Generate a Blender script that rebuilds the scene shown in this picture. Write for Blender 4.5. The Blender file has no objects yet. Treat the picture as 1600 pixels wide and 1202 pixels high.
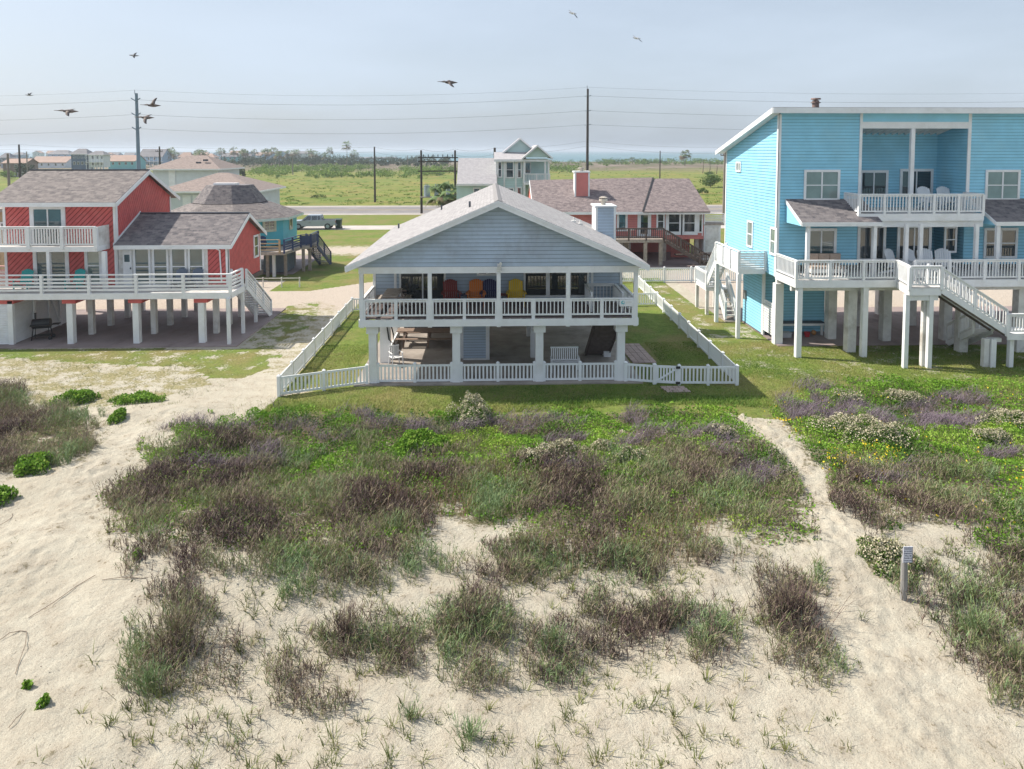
import bpy, math, random
import numpy as np
R=math.radians
# ---------------------------------------------------------------- camera, sky, sun, exposure
F=1110.; H=10.2; TH=R(3.5); PSI=math.atan(35/1110.); CY=235+F*math.tan(TH)
sc=bpy.context.scene
cd=bpy.data.cameras.new("camera"); cam=bpy.data.objects.new("camera",cd); sc.collection.objects.link(cam); sc.camera=cam
cam.location=(0,0,H); cam.rotation_euler=(R(90)-TH,0,-PSI)
cd.sensor_width=36; cd.lens=F/1600*36; cd.shift_y=-(601-CY)/1600; cd.clip_end=60000; cd.clip_start=.1
SUNV=np.array([-.88,.27,1.0]); SUNV=SUNV/np.linalg.norm(SUNV)
EL=math.asin(SUNV[2]); AZ=math.atan2(SUNV[0],SUNV[1])      # azimuth clockwise from +Y
w=bpy.data.worlds.new("World"); sc.world=w; w.use_nodes=True
nt=w.node_tree; nt.nodes.clear()
sky=nt.nodes.new('ShaderNodeTexSky'); sky.sky_type='NISHITA'; sky.sun_disc=False
sky.sun_elevation=EL; sky.sun_rotation=AZ; sky.altitude=0; sky.air_density=1.0; sky.dust_density=2.6; sky.ozone_density=2.0
# thin high cloud veil, laid out by direction
tc=nt.nodes.new('ShaderNodeTexCoord'); mp=nt.nodes.new('ShaderNodeMapping'); mp.inputs['Scale'].default_value=(1.2,1.2,4.5)
nz=nt.nodes.new('ShaderNodeTexNoise'); nz.inputs['Scale'].default_value=1.6; nz.inputs['Detail'].default_value=6; nz.inputs['Roughness'].default_value=.55
rp=nt.nodes.new('ShaderNodeMapRange'); rp.inputs[1].default_value=.35; rp.inputs[2].default_value=.75; rp.inputs[3].default_value=.42; rp.inputs[4].default_value=.80
veil=nt.nodes.new('ShaderNodeMix'); veil.data_type='RGBA'
hue=nt.nodes.new('ShaderNodeHueSaturation'); hue.inputs['Saturation'].default_value=.75
veil.inputs['B'].default_value=(5.2,6.05,7.15,1)
bg=nt.nodes.new('ShaderNodeBackground'); bg.inputs['Strength'].default_value=.103
out=nt.nodes.new('ShaderNodeOutputWorld')
L=nt.links.new
L(tc.outputs['Generated'],mp.inputs['Vector']); L(mp.outputs[0],nz.inputs['Vector']); L(nz.outputs['Fac'],rp.inputs[0])
L(sky.outputs[0],hue.inputs['Color']); L(hue.outputs[0],veil.inputs['A']); L(rp.outputs[0],veil.inputs['Factor']); L(veil.outputs['Result'],bg.inputs['Color']); L(bg.outputs[0],out.inputs['Surface'])
sl=bpy.data.lights.new("sun",'SUN'); sl.energy=5.0; sl.angle=R(.6); sl.color=(1,.93,.82)
so=bpy.data.objects.new("sun",sl); sc.collection.objects.link(so)
from mathutils import Vector, Matrix
so.rotation_euler=Vector(SUNV).to_track_quat('Z','Y').to_euler()
sc.view_settings.view_transform='Standard'; sc.view_settings.look='None'; sc.view_settings.gamma=1
sc.view_settings.use_curve_mapping=False; sc.view_settings.exposure=0.44
sc.cycles.volume_bounces=0; sc.cycles.max_bounces=6; sc.cycles.transparent_max_bounces=4
# ---------------------------------------------------------------- measuring: photo pixel at a known distance -> place in the world (metres)
def ray(px,py):
    x=(px-800)/F; y=-(py-CY)/F
    v=(x, math.cos(TH)+y*math.sin(TH), -math.sin(TH)+y*math.cos(TH)); c,s=math.cos(PSI),math.sin(PSI)
    return (v[0]*c+v[1]*s, -v[0]*s+v[1]*c, v[2])
def G(px,py,z=0.):
    v=ray(px,py); t=(z-H)/v[2]; return (v[0]*t,v[1]*t,z)
def A(px,py,Y):
    v=ray(px,py); t=Y/v[1]; return (v[0]*t,Y,H+v[2]*t)
def Zy(py,Y,px=800): return A(px,py,Y)[2]
def Xp(px,py,Y): return A(px,py,Y)[0]
def project(X,Y,Z):
    c,s=math.cos(PSI),math.sin(PSI); x=X*c-Y*s; y=X*s+Y*c; z=Z-H
    d=y*math.cos(TH)-z*math.sin(TH); u=y*math.sin(TH)+z*math.cos(TH)
    return 800+F*x/d, CY-F*u/d
# ---------------------------------------------------------------- numpy noise
def _h(i,j,s):
    n=(i*374761393+j*668265263+s*1442695041)&0xffffffff
    n=((n^(n>>13))*1274126177)&0xffffffff
    return ((n^(n>>16))&0xffff)/65535.
def vnoise(x,y,s=0):
    x=np.asarray(x,float); y=np.asarray(y,float)
    i=np.floor(x).astype(np.int64); j=np.floor(y).astype(np.int64); fx=x-i; fy=y-j
    fx=fx*fx*(3-2*fx); fy=fy*fy*(3-2*fy)
    a=_h(i,j,s); b=_h(i+1,j,s); c=_h(i,j+1,s); d=_h(i+1,j+1,s)
    return (a*(1-fx)+b*fx)*(1-fy)+(c*(1-fx)+d*fx)*fy
def fbm(x,y,o=4,s=0):
    t=0;a=1;n=0
    for k in range(o): t=t+a*vnoise(x*2**k+k*17.3,y*2**k-k*9.1,s+k); n+=a; a*=.5
    return t/n
def sstep(a,b,x):
    t=np.clip((x-a)/(b-a),0,1); return t*t*(3-2*t)
# ---------------------------------------------------------------- materials
def srgb(r,g,b): return tuple(((c/255)/12.92 if c<=10 else ((c/255+.055)/1.055)**2.4) for c in (r,g,b))
MATS={}; SCOL={}
def mat(name,col=(.8,.8,.8),rough=.7,var=.12,scale=3.,bump=0.,bscale=20.,metal=0.,spec=.5,stain=None,stains=1.5,emit=None,stretch=(1,1,1)):
    if name in MATS: return MATS[name]
    SCOL[name]=col
    m=bpy.data.materials.new(name); m.use_nodes=True; n=m.node_tree; b=n.nodes['Principled BSDF']; l=n.links.new
    b.inputs['Roughness'].default_value=rough; b.inputs['Metallic'].default_value=metal; b.inputs['Specular IOR Level'].default_value=spec
    t=n.nodes.new('ShaderNodeTexCoord'); mpp=n.nodes.new('ShaderNodeMapping'); mpp.inputs['Scale'].default_value=stretch; l(t.outputs['Object'],mpp.inputs[0])
    z=n.nodes.new('ShaderNodeTexNoise'); z.inputs['Scale'].default_value=scale; z.inputs['Detail'].default_value=5; l(mpp.outputs[0],z.inputs['Vector'])
    r=n.nodes.new('ShaderNodeMapRange'); r.inputs[1].default_value=.3; r.inputs[2].default_value=.7; r.inputs[3].default_value=1-var; r.inputs[4].default_value=1+var*.6
    l(z.outputs['Fac'],r.inputs[0])
    mx=n.nodes.new('ShaderNodeVectorMath'); mx.operation='SCALE'; mx.inputs[0].default_value=col; l(r.outputs[0],mx.inputs['Scale'])
    last=mx.outputs[0]
    if stain:
        z2=n.nodes.new('ShaderNodeTexNoise'); z2.inputs['Scale'].default_value=stains; z2.inputs['Detail'].default_value=8; z2.inputs['Roughness'].default_value=.65; l(mpp.outputs[0],z2.inputs['Vector'])
        r2=n.nodes.new('ShaderNodeMapRange'); r2.inputs[1].default_value=.5; r2.inputs[2].default_value=.72; l(z2.outputs['Fac'],r2.inputs[0])
        mm=n.nodes.new('ShaderNodeMix'); mm.data_type='RGBA'; l(r2.outputs[0],mm.inputs['Factor']); l(last,mm.inputs['A']); mm.inputs['B'].default_value=(*stain,1); last=mm.outputs['Result']
    l(last,b.inputs['Base Color'])
    if bump:
        z3=n.nodes.new('ShaderNodeTexNoise'); z3.inputs['Scale'].default_value=bscale; z3.inputs['Detail'].default_value=4; l(mpp.outputs[0],z3.inputs['Vector'])
        bp=n.nodes.new('ShaderNodeBump'); bp.inputs['Strength'].default_value=bump; bp.inputs['Distance'].default_value=.02; l(z3.outputs['Fac'],bp.inputs['Height']); l(bp.outputs[0],b.inputs['Normal'])
    MATS[name]=m; return m
def shingle(name,c1,c2,c3,sx=.32,sy=.17):
    m=bpy.data.materials.new(name); m.use_nodes=True; n=m.node_tree; b=n.nodes['Principled BSDF']; l=n.links.new
    b.inputs['Roughness'].default_value=.9
    u=n.nodes.new('ShaderNodeUVMap'); u.uv_map='UVMap'
    br=n.nodes.new('ShaderNodeTexBrick'); br.inputs['Scale'].default_value=1; br.inputs['Brick Width'].default_value=sx; br.inputs['Row Height'].default_value=sy
    br.inputs['Mortar Size'].default_value=.008; br.inputs['Mortar Smooth'].default_value=.2; br.inputs['Bias'].default_value=0; br.offset=.37; br.squash=1
    br.inputs['Color1'].default_value=(*c1,1); br.inputs['Color2'].default_value=(*c2,1); br.inputs['Mortar'].default_value=(*[c*.55 for c in c1],1)
    l(u.outputs[0],br.inputs['Vector'])
    z=n.nodes.new('ShaderNodeTexNoise'); z.inputs['Scale'].default_value=3.6; z.inputs['Detail'].default_value=7; z.inputs['Roughness'].default_value=.8; l(u.outputs[0],z.inputs['Vector'])
    r=n.nodes.new('ShaderNodeMapRange'); r.inputs[1].default_value=.42; r.inputs[2].default_value=.62; l(z.outputs['Fac'],r.inputs[0])
    mm=n.nodes.new('ShaderNodeMix'); mm.data_type='RGBA'; l(r.outputs[0],mm.inputs['Factor']); l(br.outputs['Color'],mm.inputs['A']); mm.inputs['B'].default_value=(*c3,1)
    fm=n.nodes.new('ShaderNodeMix'); fm.data_type='RGBA'; fm.inputs['Factor'].default_value=.55; l(br.outputs['Color'],fm.inputs['A']); l(mm.outputs['Result'],fm.inputs['B'])
    l(fm.outputs['Result'],b.inputs['Base Color'])
    w_=n.nodes.new('ShaderNodeTexWave'); w_.wave_type='BANDS'; w_.bands_direction='Y'; w_.wave_profile='SAW'; w_.inputs['Scale'].default_value=1/sy/(20/(2*math.pi)) ; l(u.outputs[0],w_.inputs['Vector'])
    bp=n.nodes.new('ShaderNodeBump'); bp.inputs['Strength'].default_value=.5; bp.inputs['Distance'].default_value=.03; l(w_.outputs['Fac'],bp.inputs['Height'])
    bp2=n.nodes.new('ShaderNodeBump'); bp2.inputs['Strength'].default_value=.5; bp2.inputs['Distance'].default_value=.02; l(br.outputs['Fac'],bp2.inputs['Height']); bp2.invert=True; l(bp.outputs[0],bp2.inputs['Normal'])
    l(bp2.outputs[0],b.inputs['Normal']); return m
def tinted(name,cols,rough=.75,trans=.0,spec=.3):
    """foliage: colour by the 'tint' value each blade carries"""
    m=bpy.data.materials.new(name); m.use_nodes=True; n=m.node_tree; b=n.nodes['Principled BSDF']; l=n.links.new
    a=n.nodes.new('ShaderNodeAttribute'); a.attribute_name='tint'
    cr=n.nodes.new('ShaderNodeValToRGB'); e=cr.color_ramp.elements
    while len(e)<len(cols): e.new(.5)
    for i,c in enumerate(cols): e[i].position=i/(len(cols)-1); e[i].color=(*c,1)
    l(a.outputs['Fac'],cr.inputs[0]); l(cr.outputs[0],b.inputs['Base Color']); b.inputs['Roughness'].default_value=rough; b.inputs['Specular IOR Level'].default_value=spec
    if trans:
        tr=n.nodes.new('ShaderNodeBsdfTranslucent'); l(cr.outputs[0],tr.inputs['Color']); ms=n.nodes.new('ShaderNodeMixShader'); ms.inputs[0].default_value=trans
        o=n.nodes['Material Output']; l(b.outputs[0],ms.inputs[1]); l(tr.outputs[0],ms.inputs[2]); l(ms.outputs[0],o.inputs['Surface'])
    return m
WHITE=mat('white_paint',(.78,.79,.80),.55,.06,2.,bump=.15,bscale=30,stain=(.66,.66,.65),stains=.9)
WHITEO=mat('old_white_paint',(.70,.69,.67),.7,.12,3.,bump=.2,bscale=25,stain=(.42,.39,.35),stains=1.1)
VINYL=mat('white_vinyl',(.80,.82,.83),.4,.04,1.,stain=(.72,.72,.70),stains=.8)
GSID=mat('grey_blue_siding',(.43,.52,.63),.6,.09,.8,bump=.08,bscale=8,stain=(.33,.37,.42),stains=.5)
REDP=mat('red_boards',(.56,.105,.10),.65,.16,2.5,bump=.2,bscale=10,stain=(.56,.14,.125),stains=1.2)
BSID=mat('turquoise_lap',(.28,.62,.80),.6,.1,1.2,bump=.1,bscale=10,stain=(.30,.60,.74),stains=.7)
BSIDL=BSID
TEAL=mat('teal_boards',(.10,.46,.52),.6,.1,1.2)
PINK=mat('salmon_siding',(.62,.20,.18),.6,.1,1.2)
MINT=mat('mint_siding',(.50,.66,.65),.6,.07,1.)
PGREY=mat('pale_grey_siding',(.60,.64,.67),.6,.07,1.)
NAVY=mat('navy_paint',(.03,.05,.13),.6,.15,4.)
DWOOD=mat('dark_weathered_wood',(.10,.075,.065),.8,.3,6.,bump=.3,bscale=20,stretch=(1,1,1))
GWOOD=mat('grey_weathered_wood',(.36,.31,.27),.85,.28,5.,bump=.3,bscale=20)
BWOOD=mat('tan_wood',(.45,.33,.20),.8,.2,4.)
DECKW=mat('white_deck_boards',(.58,.56,.54),.8,.2,3.,stain=(.42,.39,.36),stains=2.)
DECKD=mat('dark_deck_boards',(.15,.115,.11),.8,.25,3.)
CONC=mat('patio_concrete',(.33,.29,.255),.85,.2,1.2,bump=.25,bscale=12,stain=(.15,.125,.11),stains=.5)
CONCD=mat('stained_concrete',(.30,.24,.23),.75,.22,1.,bump=.2,bscale=12,stain=(.10,.07,.068),stains=.5,stretch=(1,.5,1))
PAVER=mat('pink_pavers',(.40,.30,.27),.85,.2,2.5,bump=.3,bscale=20)
BLACK=mat('black_metal',(.02,.02,.022),.5,.2,5.)
DGREY=mat('dark_grey_plastic',(.06,.07,.09),.5,.1,3.)
GALV=mat('galvanised_steel',(.30,.36,.40),.5,.1,1.,metal=.3)
STEELP=mat('blue_grey_steel',(.14,.20,.25),.55,.1,1.)
POLEW=mat('creosote_pole_wood',(.055,.045,.04),.9,.25,3.,stretch=(1,1,.2))
POLEG=mat('grey_pole_wood',(.22,.19,.17),.9,.25,3.,stretch=(1,1,.2))
WIRE=mat('wire',(.10,.115,.13),.6,.05,1.)
def glass(name,col,rough=.04,spec=.9,ior=1.7):
    m=mat(name,col,rough,.35,.9,spec=spec,bump=.03,bscale=1.5); m.node_tree.nodes['Principled BSDF'].inputs['IOR'].default_value=ior; return m
GLASS=glass('window_glass',(.018,.028,.034))
GLASST=glass('tinted_window_glass',(.05,.10,.11))
GLASSB=glass('glass_over_blind',(.20,.26,.24))
RF_MAIN=shingle('pale_grey_shingles',(.36,.345,.345),(.23,.22,.225),(.44,.42,.42))
RF_RED=shingle('brown_grey_shingles',(.22,.19,.18),(.085,.075,.08),(.30,.26,.24))
RF_LOW=shingle('grey_shingles',(.20,.18,.18),(.06,.058,.07),(.27,.235,.23))
RF_PINK=shingle('mauve_shingles',(.24,.195,.19),(.10,.08,.085),(.36,.29,.28))
RF_TAN=shingle('tan_shingles',(.30,.235,.21),(.19,.15,.14),(.40,.32,.28))
RF_PALE=shingle('pale_shingles',(.46,.44,.45),(.36,.34,.36),(.5,.48,.48))
# ---------------------------------------------------------------- mesh builder
def nrm(v):
    v=np.asarray(v,float); return v/max(np.linalg.norm(v),1e-9)
class MB:
    def __init__(s): s.v=[]; s.f=[]; s.uv={}; s.o=None; s.mi=[]
    def frame(s,o,u,n):
        """local axes: x along u, y out along n, z up"""
        s.o=(np.array(o,float),nrm(u),nrm(n)); return s
    def pt(s,p):
        if s.o is None: return (float(p[0]),float(p[1]),float(p[2]))
        o,u,n=s.o; q=o+u*p[0]+n*p[1]; return (q[0],q[1],q[2]+p[2])
    def face(s,pts,uv=None):
        i=len(s.v); s.v+= [s.pt(p) for p in pts]; s.f.append(list(range(i,i+len(pts))))
        if uv: s.uv[len(s.f)-1]=uv
        return s
    def box(s,x0,x1,y0,y1,z0,z1):
        i=len(s.v)
        s.v+=[s.pt(p) for p in ((x0,y0,z0),(x1,y0,z0),(x1,y1,z0),(x0,y1,z0),(x0,y0,z1),(x1,y0,z1),(x1,y1,z1),(x0,y1,z1))]
        s.f+=[[i+a for a in q] for q in ((3,2,1,0),(4,5,6,7),(0,1,5,4),(1,2,6,5),(2,3,7,6),(3,0,4,7))]; return s
    def bar(s,p,q,w,h,up=(0,0,1)):
        p=np.array(s.pt(p)); q=np.array(s.pt(q)); d=nrm(q-p); a=np.cross(d,up)
        if np.linalg.norm(a)<1e-4: a=np.cross(d,(0,1,0))
        a=nrm(a); b=nrm(np.cross(a,d)); i=len(s.v)
        for e in (p,q):
            for sa,sb in ((-1,-1),(1,-1),(1,1),(-1,1)): s.v.append(tuple(e+a*sa*w/2+b*sb*h/2))
        s.f+=[[i+k for k in c] for c in ((3,2,1,0),(4,5,6,7),(0,1,5,4),(1,2,6,5),(2,3,7,6),(3,0,4,7))]; return s
    def cyl(s,p,q,r0,r1=None,n=10,cap=True):
        r1=r0 if r1 is None else r1; p=np.array(s.pt(p)); q=np.array(s.pt(q)); d=nrm(q-p); a=np.cross(d,(0,0,1))
        if np.linalg.norm(a)<1e-4: a=np.array((1.,0,0))
        a=nrm(a); b=np.cross(d,a); i=len(s.v)
        for e,r in ((p,r0),(q,r1)):
            for k in range(n):
                t=2*math.pi*k/n; s.v.append(tuple(e+(a*math.cos(t)+b*math.sin(t))*r))
        for k in range(n): s.f.append([i+k,i+(k+1)%n,i+n+(k+1)%n,i+n+k])
        if cap: s.f.append([i+k for k in range(n)][::-1]); s.f.append([i+n+k for k in range(n)])
        return s
    def tube(s,pts,rs,n=8):
        pts=[np.array(s.pt(p)) for p in pts]; i0=len(s.v)
        if not hasattr(rs,'__len__'): rs=[rs]*len(pts)
        for k,p in enumerate(pts):
            d=nrm(pts[min(k+1,len(pts)-1)]-pts[max(k-1,0)]); a=np.cross(d,(0,0,1))
            if np.linalg.norm(a)<1e-3: a=np.array((1.,0,0))
            a=nrm(a); b=np.cross(d,a)
            for j in range(n):
                t=2*math.pi*j/n; s.v.append(tuple(p+(a*math.cos(t)+b*math.sin(t))*rs[k]))
        for k in range(len(pts)-1):
            for j in range(n): s.f.append([i0+k*n+j,i0+k*n+(j+1)%n,i0+(k+1)*n+(j+1)%n,i0+(k+1)*n+j])
        s.f.append([i0+j for j in range(n)][::-1]); s.f.append([i0+(len(pts)-1)*n+j for j in range(n)]); return s
    def prism(s,poly,vec):
        """extrude polygon (3D pts) along vec"""
        i=len(s.v); n=len(poly); a=[s.pt(p) for p in poly]
        if s.o is not None: o,u,nn=s.o; vec=u*vec[0]+nn*vec[1]+np.array((0,0,vec[2]))
        s.v+=a+[tuple(np.array(p)+np.array(vec)) for p in a]
        s.f.append([i+k for k in range(n)][::-1]); s.f.append([i+n+k for k in range(n)])
        for k in range(n): s.f.append([i+k,i+(k+1)%n,i+n+(k+1)%n,i+n+k])
        return s
    def slab(s,a,b,c,d,t,du=None):
        """roof plane a,b (eave) c,d (ridge): top face with metre uv, thickness t below"""
        P=[np.array(s.pt(p)) for p in (a,b,c,d)]; i=len(s.v)
        nn=nrm(np.cross(P[1]-P[0],P[3]-P[0])); 
        if nn[2]<0: nn=-nn
        ue=nrm(P[1]-P[0]); ve=nrm(np.cross(nn,ue)); 
        if ve[2]<0: ve=-ve
        s.v+=[tuple(p) for p in P]+[tuple(p-np.array((0,0,t))) for p in P]
        s.f.append([i,i+1,i+2,i+3]); s.uv[len(s.f)-1]=[(float(np.dot(p-P[0],ue)),float(np.dot(p-P[0],ve))) for p in P]
        s.f.append([i+7,i+6,i+5,i+4])
        for k in range(4): s.f.append([i+k,i+4+k,i+4+(k+1)%4,i+(k+1)%4])
        return s
    def lap(s,xl,xr,z0,z1,step=.16,lip=.025):
        """clapboards on the plane y=0 of the frame; xl(z), xr(z) give the outline"""
        z=z0
        while z<z1-1e-4:
            zt=min(z+step,z1); a,b=xl(z),xr(z); c,d=xl(zt),xr(zt)
            if b-a>.01:
                if d-c<0: c=d=(c+d)/2
                e=min(.016,(zt-z)*.3); f_=e/(zt-z); le=lip-(lip-.004)*f_; a2,b2=a+(c-a)*f_,b+(d-b)*f_
                s.face([(a,lip,z),(b,lip,z),(b2,le,z+e),(a2,le,z+e)]); s.mi.append(len(s.f)-1)  # thin bottom strip, later coloured dark as the lap's shadow
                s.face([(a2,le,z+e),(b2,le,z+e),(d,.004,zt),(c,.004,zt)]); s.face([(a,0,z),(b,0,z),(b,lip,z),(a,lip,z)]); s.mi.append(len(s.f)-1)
                s.face([(a,0,z),(a,lip,z),(c,.004,zt),(c,0,zt)]); s.face([(b,lip,z),(b,0,z),(d,0,zt),(d,.004,zt)])
            z=zt
        return s
def components(mb):
    par=list(range(len(mb.v)))
    def fd(a):
        while par[a]!=a: par[a]=par[par[a]]; a=par[a]
        return a
    for f in mb.f:
        for k in f[1:]: par[fd(k)]=fd(f[0])
    gr={}
    for i,f in enumerate(mb.f): gr.setdefault(fd(f[0]),[]).append(f)
    out=[]
    for fs in gr.values():
        ids=sorted({k for f in fs for k in f}); mp_={k:i for i,k in enumerate(ids)}; m=MB(); m.v=[mb.v[k] for k in ids]; m.f=[[mp_[k] for k in f] for f in fs]; out.append(m)
    return out
SPLIT={'trim','corner_board','piling','gable','fascia','porch','chimney_trim','shutter_panel','bumper','window_pane','roof_vent','floor_beam','lower_wall','wall_core','crossarm','rafter'}
def world_off(p):
    x=Vector((0,0,0))
    while p is not None: x=x+p.location; p=p.parent
    return x
def tagp(o,label=None,cat=None,group=None,kind=None):
    if label: o['label']=label
    if cat: o['category']=cat
    if group: o['group']=group
    if kind: o['kind']=kind
    return o
def build(name,mb,m,parent=None,label=None,cat=None,group=None,kind=None,smooth=False):
    if name in SPLIT and parent is not None and not mb.uv:
        cs_=components(mb)
        if 1<len(cs_)<40:
            SPLIT.discard(name)
            for c_ in cs_: r_=build(name,c_,m,parent,label)
            SPLIT.add(name); return r_
    off=world_off(parent) if parent else Vector((0,0,0))
    me=bpy.data.meshes.new(name); me.from_pydata([(a-off.x,b-off.y,c-off.z) for a,b,c in mb.v],[],mb.f)
    if mb.uv:
        ul=me.uv_layers.new(name='UVMap')
        for fi,uv in mb.uv.items():
            p=me.polygons[fi]
            for k,li in enumerate(p.loop_indices): ul.data[li].uv=uv[k]
    if smooth: me.shade_smooth()
    me.materials.append(m); o=bpy.data.objects.new(name,me); sc.collection.objects.link(o)
    if parent: o.parent=parent
    return tagp(o,label,cat,group,kind)
def thing(name,label,cat,loc=(0,0,0),group=None):
    o=bpy.data.objects.new(name,None); sc.collection.objects.link(o); o.location=loc; o.empty_display_size=.3
    return tagp(o,label,cat,group)
def dup(r,loc,rz=0,label=None,scale=1,parent=None):
    c=r.copy(); sc.collection.objects.link(c)
    if parent is None:
        c.location=loc; c.rotation_euler=(0,0,rz); c.scale=(scale,)*3
        if label: c['label']=label
    else: c.parent=parent
    for ch in list(r.children): dup(ch,None,parent=c)
    return c
def fastmesh(name,verts,faces4=None,faces3=None,tint=None,m=None,parent=None,**k):
    """large numpy meshes: quads and triangles"""
    me=bpy.data.meshes.new(name); off=world_off(parent) if parent else Vector((0,0,0))
    verts=np.asarray(verts,np.float32)-np.array(off,np.float32)
    n4=0 if faces4 is None else len(faces4); n3=0 if faces3 is None else len(faces3)
    me.vertices.add(len(verts)); me.vertices.foreach_set('co',verts.ravel())
    idx=[]
    if n4: idx.append(np.asarray(faces4,np.int32).ravel())
    if n3: idx.append(np.asarray(faces3,np.int32).ravel())
    idx=np.concatenate(idx); me.loops.add(len(idx)); me.loops.foreach_set('vertex_index',idx)
    me.polygons.add(n4+n3); st=np.concatenate([np.arange(n4)*4,n4*4+np.arange(n3)*3]).astype(np.int32)
    me.polygons.foreach_set('loop_start',st)
    me.update(calc_edges=True)
    if tint is not None:
        at=me.attributes.new('tint','FLOAT','POINT'); at.data.foreach_set('value',np.asarray(tint,np.float32))
    me.materials.append(m); o=bpy.data.objects.new(name,me); sc.collection.objects.link(o)
    if parent: o.parent=parent
    return tagp(o,**k)
# ---------------------------------------------------------------- building kit
def window(parent,o,u,n,w_,h_,nv=0,nh=0,fr=.09,m=None,g=None,name='window',proud=.06,split=None,label=None):
    """o: lower left corner on the wall; u along; n out"""
    m=m or WHITE; g=g or GLASS
    f=MB().frame(o,u,n); f.box(-fr,0,.0,proud,-fr,h_+fr); f.box(w_,w_+fr,.0,proud,-fr,h_+fr); f.box(0,w_,.0,proud,h_,h_+fr); f.box(0,w_,.0,proud+.02,-fr,0)
    for k in range(nv): x=w_*(k+1)/(nv+1); f.box(x-.035,x+.035,.0,proud-.012,0,h_)
    for k in range(nh): z=h_*(k+1)/(nh+1); f.box(0,w_,.0,proud-.02,z-.025,z+.025)
    if split: f.box(0,w_,.0,proud-.02,h_*split-.03,h_*split+.03)
    fo=build(name,f,m,parent,label=label)
    p=MB().frame(o,u,n); p.face([(0,.028,0),(w_,.028,0),(w_,.028,h_),(0,.028,h_)]); build('pane',p,g,fo)
    return fo
def railing(parent,p,q,h=.95,kind='v',m=None,sp=.15,post=1.8,pw=.09,bw=.035,name='railing',top=.05,low=.12,boards=4,bh=.09,ends=True,label=None,gap=0):
    """p,q at floor level (may slope)"""
    m=m or WHITE; JIT[0]+=1; pw=pw+.004*(JIT[0]%7); top=top+.0015*(JIT[0]%5)
    b=MB(); p=np.array(p,float); q=np.array(q,float); d=q-p; Ln=np.linalg.norm(d[:2]); up=np.array((0,0,1.))
    b.bar(p+up*(h-top/2),q+up*(h-top/2),.12,top)
    nposts=max(1,int(round(Ln/post)))
    for k in range(nposts+1):
        c=p+d*k/nposts; b.box(c[0]-pw/2,c[0]+pw/2,c[1]-pw/2,c[1]+pw/2,c[2]-.12,c[2]+h-top-.002)
    if kind=='v':
        b.bar(p+up*low,q+up*low,.05,.07); b.bar(p+up*(h-top-.05),q+up*(h-top-.05),.05,.07)
        nb=int(Ln/sp)
        for k in range(1,nb):
            c=p+d*k/nb; b.box(c[0]-bw/2,c[0]+bw/2,c[1]-bw/2,c[1]+bw/2,c[2]+low,c[2]+h-top-.04)
    else:
        for k in range(boards):
            z=low+(h-top-low-.06)*k/boards+bh/2; b.bar(p+up*z,q+up*z,.03,bh)
    return build(name,b,m,parent,label=label)
def post(parent,x,y,z0,z1,w_=.2,m=None,name='post',wy=None,cap=None):
    b=MB(); wy=wy or w_; b.box(x-w_/2,x+w_/2,y-wy/2,y+wy/2,z0,z1)
    if cap: b.box(x-cap/2,x+cap/2,y-cap/2,y+cap/2,z1-.35,z1-.004)
    return build(name,b,m or WHITE,parent)
JIT=[0]
def stairs(parent,p,q,wd,n,m=None,mt=None,side=1,tread=.28,rail=True,rk='v',rh=.95,closed=False):
    """flight from top p to bottom q; wd: vector across"""
    m=m or WHITE; p=np.array(p,float); q=np.array(q,float); wd=np.array(wd,float); s=MB()
    d=nrm(np.array((q[0]-p[0],q[1]-p[1],0)))
    for e in (p,p+wd): s.bar(e-np.array((0,0,.12)),np.array(e)+(q-p)-np.array((0,0,.12)),.05,.28)
    so_=build('stringer',s,m,parent)
    t=MB()
    for k in range(n):
        c=p+(q-p)*(k+.5)/n; a=c-d*tread/2; b_=c+d*tread/2; z=c[2]
        t.prism([(a[0],a[1],z),(b_[0],b_[1],z),(b_[0]+wd[0],b_[1]+wd[1],z),(a[0]+wd[0],a[1]+wd[1],z)],(0,0,.04))
    build('tread',t,mt or m,parent)
    if rail:
        for e in (p,p+wd): railing(parent,e,e+(q-p),h=rh,kind=rk,m=m,name='stair_railing',sp=.16,post=1.5)
def siding(parent,o,u,n,xl,xr,z0,z1,m,step=.16,name='wall',back=None,lip=.025):
    b=MB().frame(o,u,n); b.lap(xl if callable(xl) else (lambda z:xl),xr if callable(xr) else (lambda z:xr),z0,z1,step,lip)
    ob=build(name,b,m,parent); en=m.name+'_butt_edge_shade'
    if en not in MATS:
        c=SCOL[m.name]; mat(en,tuple(x*.42 for x in c),.85,.1,2.)  # shadow line at each lap, painted as a darker siding colour
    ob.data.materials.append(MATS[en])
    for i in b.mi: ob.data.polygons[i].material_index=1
    return ob
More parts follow.
